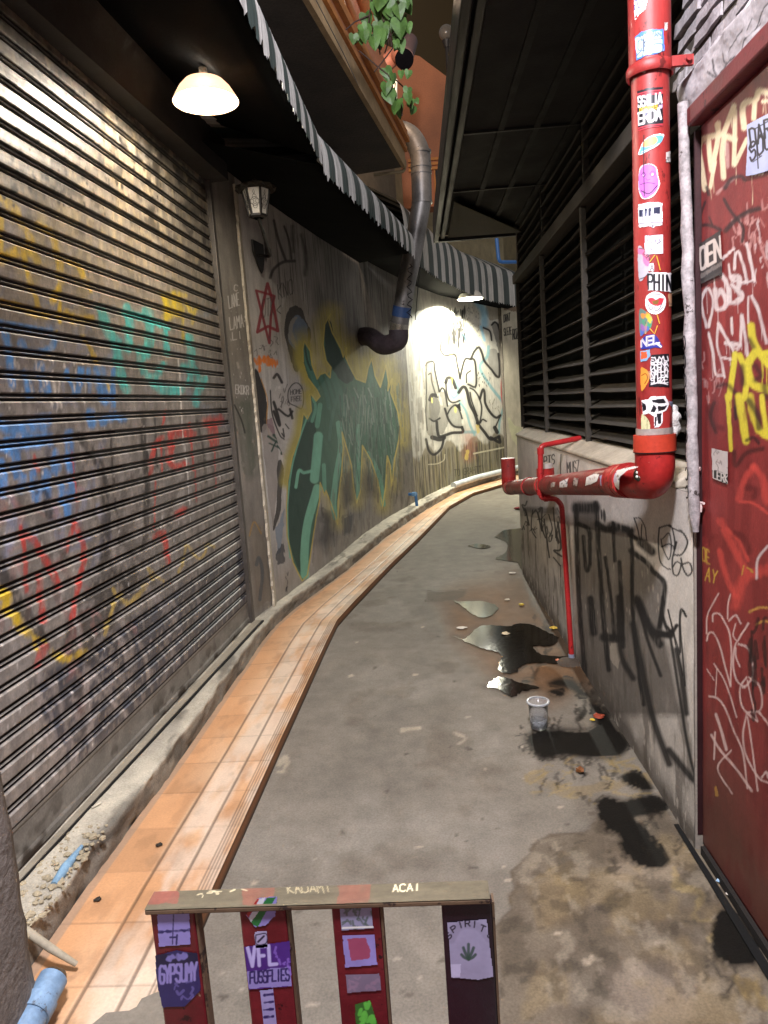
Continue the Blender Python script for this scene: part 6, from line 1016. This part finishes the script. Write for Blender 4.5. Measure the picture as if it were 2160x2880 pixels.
for P in ([(600, -60), (590, 200), (620, 400)], [(700, -60), (690, 150), (720, 380)], [(340, 440), (480, 560), (580, 640), (650, 720), (640, 800)], [(600, 640), (730, 760), (760, 860), (790, 930)], [(450, -60), (420, 200), (350, 340)], [(640, 400), (520, 560), (470, 620)], [(520, -60), (545, 180), (500, 330), (520, 470)], [(640, -60), (660, 220), (600, 330), (560, 460)], [(560, 180), (470, 200), (380, 260), (300, 380)], [(700, 130), (790, 240)], [(740, 760), (700, 880), (710, 1000)], [(430, 130), (300, 190), (220, 260)]):
    st.tube([AT(900+x/3.072, y/3.072, 4.62) for x, y in P], .0042, 6)
lf = mat('leaf', '#48682f', rough=.5, var=.6, vs=11, fine=.1, bump=0); o = mb.build('foliage', lf, pln); o.data.polygons.foreach_set('use_smooth', [False]*len(o.data.polygons)); st.build('stem', mat('stem', '#3a2a22', rough=.8), pln)

# =================================================================== UPPER RIGHT: dark canopy
ca = T('dark_canopy', 'wide black canopy hung over the alley from the louvre wall', 'canopy', (.6, 3., 2.8)); dk = mat('canopy black', '#0e0d0d', rough=.8, var=.4, vs=4); dk2 = mat('canopy trim', '#191715', rough=.5, var=.4, vs=9, stretch=(3, .3, 3))  # panel and channel share one near-black base colour
MB().box((0.328, 2.25, 2.835), (1.4, 6.1, 2.90)).build('panel', dk, ca)
MB().box((0.233, 2.25, 2.80), (0.273, 6.15, 2.97)).build('fascia', dk2, ca, bevel=.006); MB().box((0.290, 2.25, 2.815), (0.326, 6.15, 2.95)).build('fascia', dk2, ca, bevel=.006); MB().box((0.273, 2.25, 2.86), (0.290, 6.15, 2.94)).build('channel', dk, ca)
for y in (3.85, 4.85): MB().box((0.328, y, 2.822), (1.3, y+.018, 2.834)).build('rib', dk2, ca)
for x in (.5, .68, .86): MB().box((x, 2.25, 2.824), (x+.03, 6.1, 2.834)).build('batten', mat('batten', '#0c0b0b', rough=.7), ca)
MB().box((0.233, 6.152, 2.80), (1.0, 6.19, 2.84)).build('end_bar', dk2, ca)
mb = MB(); mb.prism([(0.338, 4.95, 2.79), (0.348, 6.1, 2.815), (.95, 6.05, 2.80)], (0, 0, .004)); mb.build('tarpaulin', mat('pale tarp', '#4a463b', rough=.9, var=.3), ca)
bp = T('blue_pipe', 'thin blue water pipe bent along the building beyond the canopy', 'pipe', AT(1402, 735, 8.)); MB().tube(bend([AT(1388, 560, 8.), AT(1392, 620, 8.), AT(1403, 737, 8.), AT(1470, 737, 8.2)], .05, 5), .02, 12).build('pipe', mat('blue pvc', '#2f5c94', rough=.45), bp); MB().tube([AT(1391, 612, 8.), AT(1394, 640, 8.)], .026, 12).build('coupling', mat('light blue pvc', '#4f8fc0', rough=.45), bp)
bk = tag(MB().box((1.55, 9.6, 3.0), (3.2, 9.75, 4.8)).build('beige_wall', mat('beige back wall', '#a08f6c', rough=.9, var=.25)), 'beige upper wall seen past the end of the dark canopy', 'wall')

# =================================================================== FOREGROUND: chair, pillar, pipe, cup, taps, litter
ch = T('slat_chair', 'wooden chair back with four red slats covered in stickers', 'chair', (-.2, .8, 0))
cred = mat('dark red varnish', '#641a21', rough=.42, var=.35, vs=14, fine=.15, bump=.15, chip=(('#2a0c10', 22, .60), ('#8a6a58', 50, .69))); cend = mat('raw wood edge', '#5d4a38', rough=.7, var=.4, chip=(('#2a1c16', 30, .58),)); cdark = mat('black varnish', '#231820', rough=.35, var=.25)
XL, XR, ZR = -.462, .066, .762; YS = .972
rc = Canvas(XL, XR, YS-.006, YS+.036, .0016, '#57503f', lambda x, y: tuple(G(x, y, ZR)[:2]), lambda s, z: np.stack([s, z, 0*s+ZR], -1)); rc.tint(.75+.5*fbm(rc.h, rc.w, 5, 40, 601, 4)); rc.crop(0, 0, 1.)
for a, b, cl in ((415, 500, '#8f3a34'), (680, 770, '#7f4034'), (952, 1040, '#7f4034')): rc.fill([(a, 2545), (b, 2540), (b, 2480), (a, 2488)], cl, al=.5, rag=4, tex=.6)
rc.text('KADAMI', (810, 2512), (930, 2508), (806, 2488), 3, '#a89d7c', jit=1.1, al=.75); rc.text('ACAI', (1105, 2508), (1180, 2505), (1105, 2488), 3, '#d8cda8', jit=.4); rc.scrib((560, 2490, 680, 2520), 6, 3, '#c9bd98', al=.7, seed=3)
sg, zg = np.meshgrid(rc.s0+np.arange(rc.w)*rc.res, rc.z0+np.arange(rc.h)*rc.res); tr = MB().box((XL, YS-.006, .7525), (XR, YS+.036, ZR-.0012)).build('top_rail', cend, ch, bevel=.002)
gridmesh('painted_top', np.stack([sg, zg, np.full_like(sg, ZR)], -1), rc.a, mat('rail paint', vc=True, rough=.6, bump=.2), tr)
SX = [(420, 545), (672, 803), (932, 1068), (1242, 1384)]; slats = []
for i, (a, b) in enumerate(SX):
    xa, xb = AT(a, 2560, YS)[0], AT(b, 2560, YS)[0]
    slats.append(MB().box((xa, YS, .44), (xb, YS+.022, .752)).build('slat', cdark if i == 3 else cred, ch, bevel=.003)); MB().box((xb+.0005, YS+.001, .44), (xb+.004, YS+.021, .751)).build('slat_edge', cend, slats[-1])
MB().box((XL, YS-.003, .405), (XR, YS+.026, .439)).build('lower_rail', cred, ch, bevel=.003)
MB().box((XL, .52, .405), (XR, YS-.006, .44)).build('seat', cred, ch, bevel=.006)
for x in (XL+.002, XR-.046):
    for y in (.54, YS-.02): MB().box((x, y, 0), (x+.042, y+.042, .404)).build('leg', cred, ch, bevel=.003)
spos = lambda s, z: np.stack([s, np.full_like(s, YS-.0012), z], -1); un_s = lambda x, y: (lambda q: (q[0], q[2]))(AT(x, y, YS)); KC = (0, 1920, 1.536)
VL, VD = '#8f86c9', '#2a2660'
def cs(i, poly, base, paint, lab): return sticker(un_s, spos, poly, KC, base, paint, slats[i], res=.0011, lab=lab)
def p_(k): k.stroke([(675, 1078), (825, 1068)], 12, VD, ragged=.6); k.strokes([([(750, 1000), (745, 1130)], 5), ([(735, 1100), (760, 1100)], 8), ([(765, 1090), (762, 1130)], 8)], VD)
cs(0, [(678, 998), (820, 990), (824, 1132), (684, 1142)], VL, p_, 'lilac sticker crossed by a dark band')
def p_(k): k.fill([(670, 1175), (860, 1165), (860, 1220), (670, 1230)], '#14143c', rag=4); k.text('GYPSUMY', (690, 1300), (850, 1285), (690, 1225), 11, VL, jit=.3, gap=.15); k.scrib((700, 1290, 850, 1380), 7, 10, '#6f68b0', al=.6, seed=5); k.stroke([(730, 1190), (800, 1180)], 22, '#7a74b8', ragged=.8)
cs(0, [(668, 1178), (760, 1155), (855, 1168), (868, 1330), (800, 1400), (700, 1405), (676, 1290)], VD, p_, 'dark blue sticker with pale lettering')
def p_(k): k.fill([(1080, 1040), (1150, 930), (1195, 925), (1110, 1055)], '#23703a'); k.fill([(1075, 1020), (1120, 935), (1150, 930), (1085, 1040)], '#cfd0dd'); k.fill([(1060, 1000), (1110, 930), (1122, 932), (1075, 1015)], '#aa3333')
cs(1, [(1060, 1005), (1110, 930), (1200, 922), (1190, 1010), (1150, 1050), (1100, 1058)], VL, p_, 'round sticker with a green white and red flash')
def p_(k): k.strokes([([(1105, 1090), (1150, 1085), (1150, 1125), (1108, 1130), (1105, 1090)], 5), ([(1115, 1120), (1140, 1095)], 9)], '#26223c')
cs(1, [(1098, 1075), (1155, 1072), (1158, 1145), (1102, 1148)], '#a49fc4', p_, 'small square grey sticker')
def p_(k): k.text('VFL', (1075, 1225), (1195, 1215), (1070, 1145), 15, '#b9b2ea', jit=.1, gap=.5); k.fill([(1060, 1250), (1260, 1225), (1262, 1310), (1070, 1322)], VL, rag=2); k.text('FUSSFLIES', (1080, 1300), (1250, 1285), (1080, 1250), 8, VD, jit=.3, gap=.2); k.scrib((1190, 1140, 1255, 1230), 6, 9, '#8a6ad0', al=.7, seed=6)
cs(1, [(1055, 1140), (1252, 1115), (1262, 1312), (1072, 1328)], '#47287f', p_, 'purple sticker with the letters VFL')
def p_(k):
    for i in range(4): k.stroke([(1142, 1350+i*32), (1180, 1346+i*32)], 10, VD, ragged=.6)
cs(1, [(1120, 1330), (1182, 1322), (1198, 1500), (1140, 1500)], '#9a96c9', p_, 'narrow pale sticker strip')
def p_(k): k.scrib((1470, 960, 1610, 1060), 16, 9, '#4f5f58', al=.8, seed=7); k.stroke([(1480, 1060), (1610, 1055)], 8, '#dddddd')
cs(2, [(1462, 955), (1605, 948), (1615, 1062), (1475, 1072)], '#8f8fae', p_, 'grey sticker with small green print')
def p_(k): k.fill([(1500, 1105), (1580, 1100), (1600, 1160), (1595, 1190), (1515, 1200)], '#9a4a68', rag=2)
cs(2, [(1478, 1092), (1618, 1088), (1632, 1220), (1490, 1232)], VL, p_, 'lilac framed dusky pink sticker')
def p_(k): k.scrib((1500, 1270, 1640, 1330), 10, 12, '#8f7a92', al=.7, seed=8)
cs(2, [(1490, 1262), (1640, 1255), (1650, 1330), (1500, 1342)], '#7a6f86', p_, 'plain mauve grey sticker')
def p_(k): k.scrib((1540, 1385, 1620, 1490), 9, 16, '#5fbf4a', al=.9, seed=9)
cs(2, [(1530, 1390), (1600, 1370), (1640, 1500), (1540, 1510)], '#2f6a2a', p_, 'bright green leaf sticker')
KD = (1080, 1920, 1.536)
def p_(k):
    k.strokes([([(290, 1110), (320, 1060), (365, 1045), (410, 1055), (455, 1105)], 36)], '#77728a', al=.35)
    for ch_, (x, y, a) in zip('SPIRITS', ((282, 1110, .9), (300, 1080, .6), (325, 1062, .35), (352, 1054, .1), (380, 1056, -.1), (412, 1070, -.4), (445, 1095, -.7))): k.text(ch_, (x, y), (x+20*math.cos(a), y-20*math.sin(a)), (x-24*math.sin(a), y-26*math.cos(a)), 6, '#23202c', jit=.1)
    for dx, dy in ((0, -50), (-22, -35), (22, -35), (-30, -5), (30, -5)): k.stroke([(365, 1195), (365+dx*.6, 1190+dy*.6), (365+dx, 1180+dy)], 13, '#2f4a40', al=.9)
    k.fill([(280, 1220), (330, 1215), (332, 1270), (288, 1275)], '#b9b4d4')
sticker(un_s, spos, [(272, 1035), (445, 1020), (474, 1270), (410, 1285), (290, 1275)], KD, '#9a95b4', p_, slats[3], res=.0011, lab='pale sticker with an arched word over a green leaf')
pil2 = T('gatepost', 'rough grey concrete post at the left edge of the photo', 'post', (-1.2, 1.38, 0)); 
pts = []; mb = MB(); zz_ = np.linspace(0, 1.25, 60)
Vp = np.zeros((60, 40, 3)); per = [(-1.015, .9), (-1.008, 1.49), (-1.03, 1.53), (-1.42, 1.5), (-1.42, .9)]; pp_ = Poly(per+[per[0]]); q = pp_.at(np.linspace(0, pp_.c[-1]-.001, 40)); Vp[..., :2] = q[None]; Vp[..., 2] = zz_[:, None]; Vp[..., :2] += (fbm(60, 40, 6, 5, 88, 4)-.5)[..., None]*.012
gridmesh('post', Vp, None, mat('rough concrete post', '#6f6862', rough=.95, var=.35, vs=7, fine=.25, bump=.8, bs=40, bd=.012), pil2)
MB().box((-1.41, .91, 1.24), (-1.02, 1.51, 1.27)).build('cap', mat('post cap', '#6f6862', rough=.95), pil2)
pv = T('blue_drainpipe', 'short light blue pvc pipe stub lying beside the gatepost', 'pipe', (-1.0, 1.5, .1)); lb = mat('light blue pvc2', '#7b98b5', rough=.5, var=.35, vs=18, fine=.2, bump=.15, chip=(('#57606a', 24, .6),))
a_, b_ = np.array(G(40, 2950, .1)), np.array(G(150, 2752, .13)); MB().tube([a_, b_], .036, 24).build('pipe', lb, pv); c_ = a_+(b_-a_)*.45; MB().tube([c_, c_+(b_-a_)*.22], .041, 24).build('collar', lb, pv); MB().tube([b_-(b_-a_)*.05, b_+(b_-a_)*.14+np.array([0, 0, -.02])], .03, 20, rs=[.034, .02]).build('mortar_end', mat('muddy mortar', '#5d4c38', rough=.95, bump=.7), pv)
tag(MB().tube([G(55, 2605, .16), G(140, 2665, .13), G(215, 2712, .075)], .011, 8, rs=[.012, .011, .007]).build('wood_stick', mat('dry stick', '#a39a86', rough=.9)), 'thin dry stick leaning on the kerb by the gatepost', 'stick')
tag(MB().tube([G(152, 2490, .152), G(185, 2440, .154), G(230, 2380, .153)], .012, 10, rs=[.012, .016, .006]).build('blue_pipe_fragment', mat('pale blue chip', '#7a9cb5', rough=.6)), 'pale blue pipe surface showing through the broken kerb', 'pipe')
cu = T('plastic_cup', 'clear plastic cup standing on the concrete near the puddles', 'cup', G(1516, 2050)); c0 = G(1516, 2050)
clear = bpy.data.materials.new('clear plastic'); clear.use_nodes = True; P = clear.node_tree.nodes['Principled BSDF']; P.inputs['Transmission Weight'].default_value = .92; P.inputs['Roughness'].default_value = .12; P.inputs['IOR'].default_value = 1.25; P.inputs['Base Color'].default_value = (.95, .96, .98, 1); P.inputs['Specular IOR Level'].default_value = .8
MB().lathe([(0, .004), (.033, .004), (.037, .01), (.041, .06), (.0445, .128), (.050, .13), (.050, .134), (.0435, .134), (.0395, .06), (.0355, .012), (.0, .008)], c0, 40).build('cup_body', clear, cu)
MB().lathe([(.0, .0085), (.0345, .0125), (.0378, .042), (0, .042)], c0, 36).build('ice_water', mat('ice melt', '#c9cdd2', rough=.25, bump=.8, bs=60, bd=.01, trans=.6), cu)
MB().lathe([(.0435, .129), (.051, .127), (.0525, .1315), (.0505, .1365), (.044, .1355)], c0, 40).build('rim', mat('cup rim', '#d5d8dc', rough=.2, trans=.5, bump=0), cu)
s_, z_ = WB.un(1150, 1390); q = WB.at(np.array([s_]))[0]; tp = T('wall_tap', 'stubby blue pvc standpipe at the foot of the mural wall', 'standpipe', (q[0]+.08, q[1]-.04, .1)); bl = mat('blue pvc dark', '#3f6fa0', rough=.4, bump=0)
MB().tube(bend([(q[0]-.01, q[1], z_), (q[0]+.09, q[1]-.05, z_), (q[0]+.10, q[1]-.06, .08)], .03, 5), .02, 14).build('pipe', bl, tp); MB().tube([(q[0]+.05, q[1]-.028, z_), (q[0]+.10, q[1]-.055, z_)], .03, 14).build('elbow', mat('blue pvc light', '#6f9cc4', rough=.4, bump=0), tp)
tag(MB().tube([(.52, 11.2, .17), (.95, 12.0, .18), (1.45, 12.75, .18), (2.2, 13.8, .18)], .05, 14).build('kerb_pipe', mat('white pvc', '#b9c0c0', rough=.5)), 'pale pipe lying along the kerb under the lettered wall', 'pipe')
def scrap(x, y, r, col, lab, name='litter_scrap', cat='litter', h=.5, grp='scraps of litter on the alley floor', crop=(1200, 1300, 2.592), z=0.):
    c = G(crop[0]+x/crop[2], crop[1]+y/crop[2], z); bm = bmesh.new(); bmesh.ops.create_icosphere(bm, subdivisions=2, radius=1); rr = random.Random(int(x*7+y)); mb = MB()
    mb.add([(c[0]+v_.co.x*r*rr.uniform(.6, 1.3), c[1]+v_.co.y*r*rr.uniform(.6, 1.3), c[2]+.004+max(-.002, (v_.co.z*.5+.5)*r*h*rr.uniform(.5, 1.4))) for v_ in bm.verts], [[q_.index for q_ in f.verts] for f in bm.faces]); bm.free()
    return tag(mb.build(name, mat('scrap '+col, col, rough=.7, bump=.3)), lab, cat, grp)
scrap(690, 1045, .022, '#c9b23a', 'yellow scrap on the stained concrete short of the white wet patch'); scrap(930, 1216, .026, '#d0b04a', 'crumpled yellow scrap against the low wall beside the big puddle'); scrap(578, 1258, .024, '#cbbd9c', 'cream lump sitting in the big shiny puddle'); scrap(1256, 1862, .026, '#8f3a22', 'reddish brown scrap in the wet edge right of the cup'); scrap(1208, 1886, .012, '#d9b93a', 'tiny yellow scrap next to the reddish scrap'); scrap(955, 1448, .012, '#d98a6a', 'tiny pink orange scrap by the foot of the red water pipe')
scrap(258, 1212, .03, '#cfc7b9', 'flat white scrap left of the big puddle', h=.15); scrap(588, 1006, .02, '#b9ae9a', 'pale flat scrap beyond the big puddle', h=.2); scrap(668, 345, .06, '#6a1418', 'dark red scrap at the far end of the low wall', h=.6); scrap(350, 238, .03, '#c9c04a', 'yellow scrap beside the far end of the tiled strip'); scrap(625, 812, .03, '#b9b0a4', 'small pale scrap near the low wall corner', h=.2)
scrap(745, 300, .016, '#7a4a22', 'brown cork-like scrap alone on the concrete in front of the dark patches', crop=(1200, 2000, 1.728), h=1.2); scrap(1430, 832, .014, '#9fc0dc', 'pale blue bottle cap in the gap under the red door', name='bottle_cap', cat='bottle cap', crop=(1200, 2000, 1.728)); scrap(1475, 900, .012, '#d9cfc4', 'white scrap in the gap under the red door', crop=(1200, 2000, 1.728))
for x, y, l in ((1150, 1555, 'dark dried leaf on a tile groove of the pavement strip'), (1160, 360, 'dark leaf scrap stuck on the tile groove near the chair'), (715, 760, 'small dark speck of rubbish on the orange tiles by the kerb')):
    if y > 1000: continue
    scrap(x, y, .012, '#2a241c', l, crop=(0, 2240, 2.592), z=TZ, h=.3, grp='scraps of litter on the alley floor')
cgt = tag(MB().tube([G(258, 2272, .158), G(284, 2258, .158)], .004, 8).build('cigarette_end', mat('paper white', '#d0c8b4', rough=.8)), 'white cigarette end lying on the concrete kerb', 'cigarette end')
gap = MB(); gap.prism([(.79, .5, .0035), (.838, .5, .0035), (.815, 2.3, .0035), (.80, 2.3, .0035)], (0, 0, .001)); struct(gap.build('drain_gap', black), 'black gap at the foot of the door wall')
# =================================================================== WORLD
Wd = bpy.data.worlds.new('World'); S.world = Wd; Wd.use_nodes = True; b = Wd.node_tree.nodes['Background']
b.inputs[0].default_value = (*WORLD[0], 1); b.inputs[1].default_value = WORLD[1]
S.view_settings.exposure = EXPO
S.cycles.max_bounces = 6; S.cycles.use_adaptive_sampling = True; S.cycles.adaptive_threshold = .02
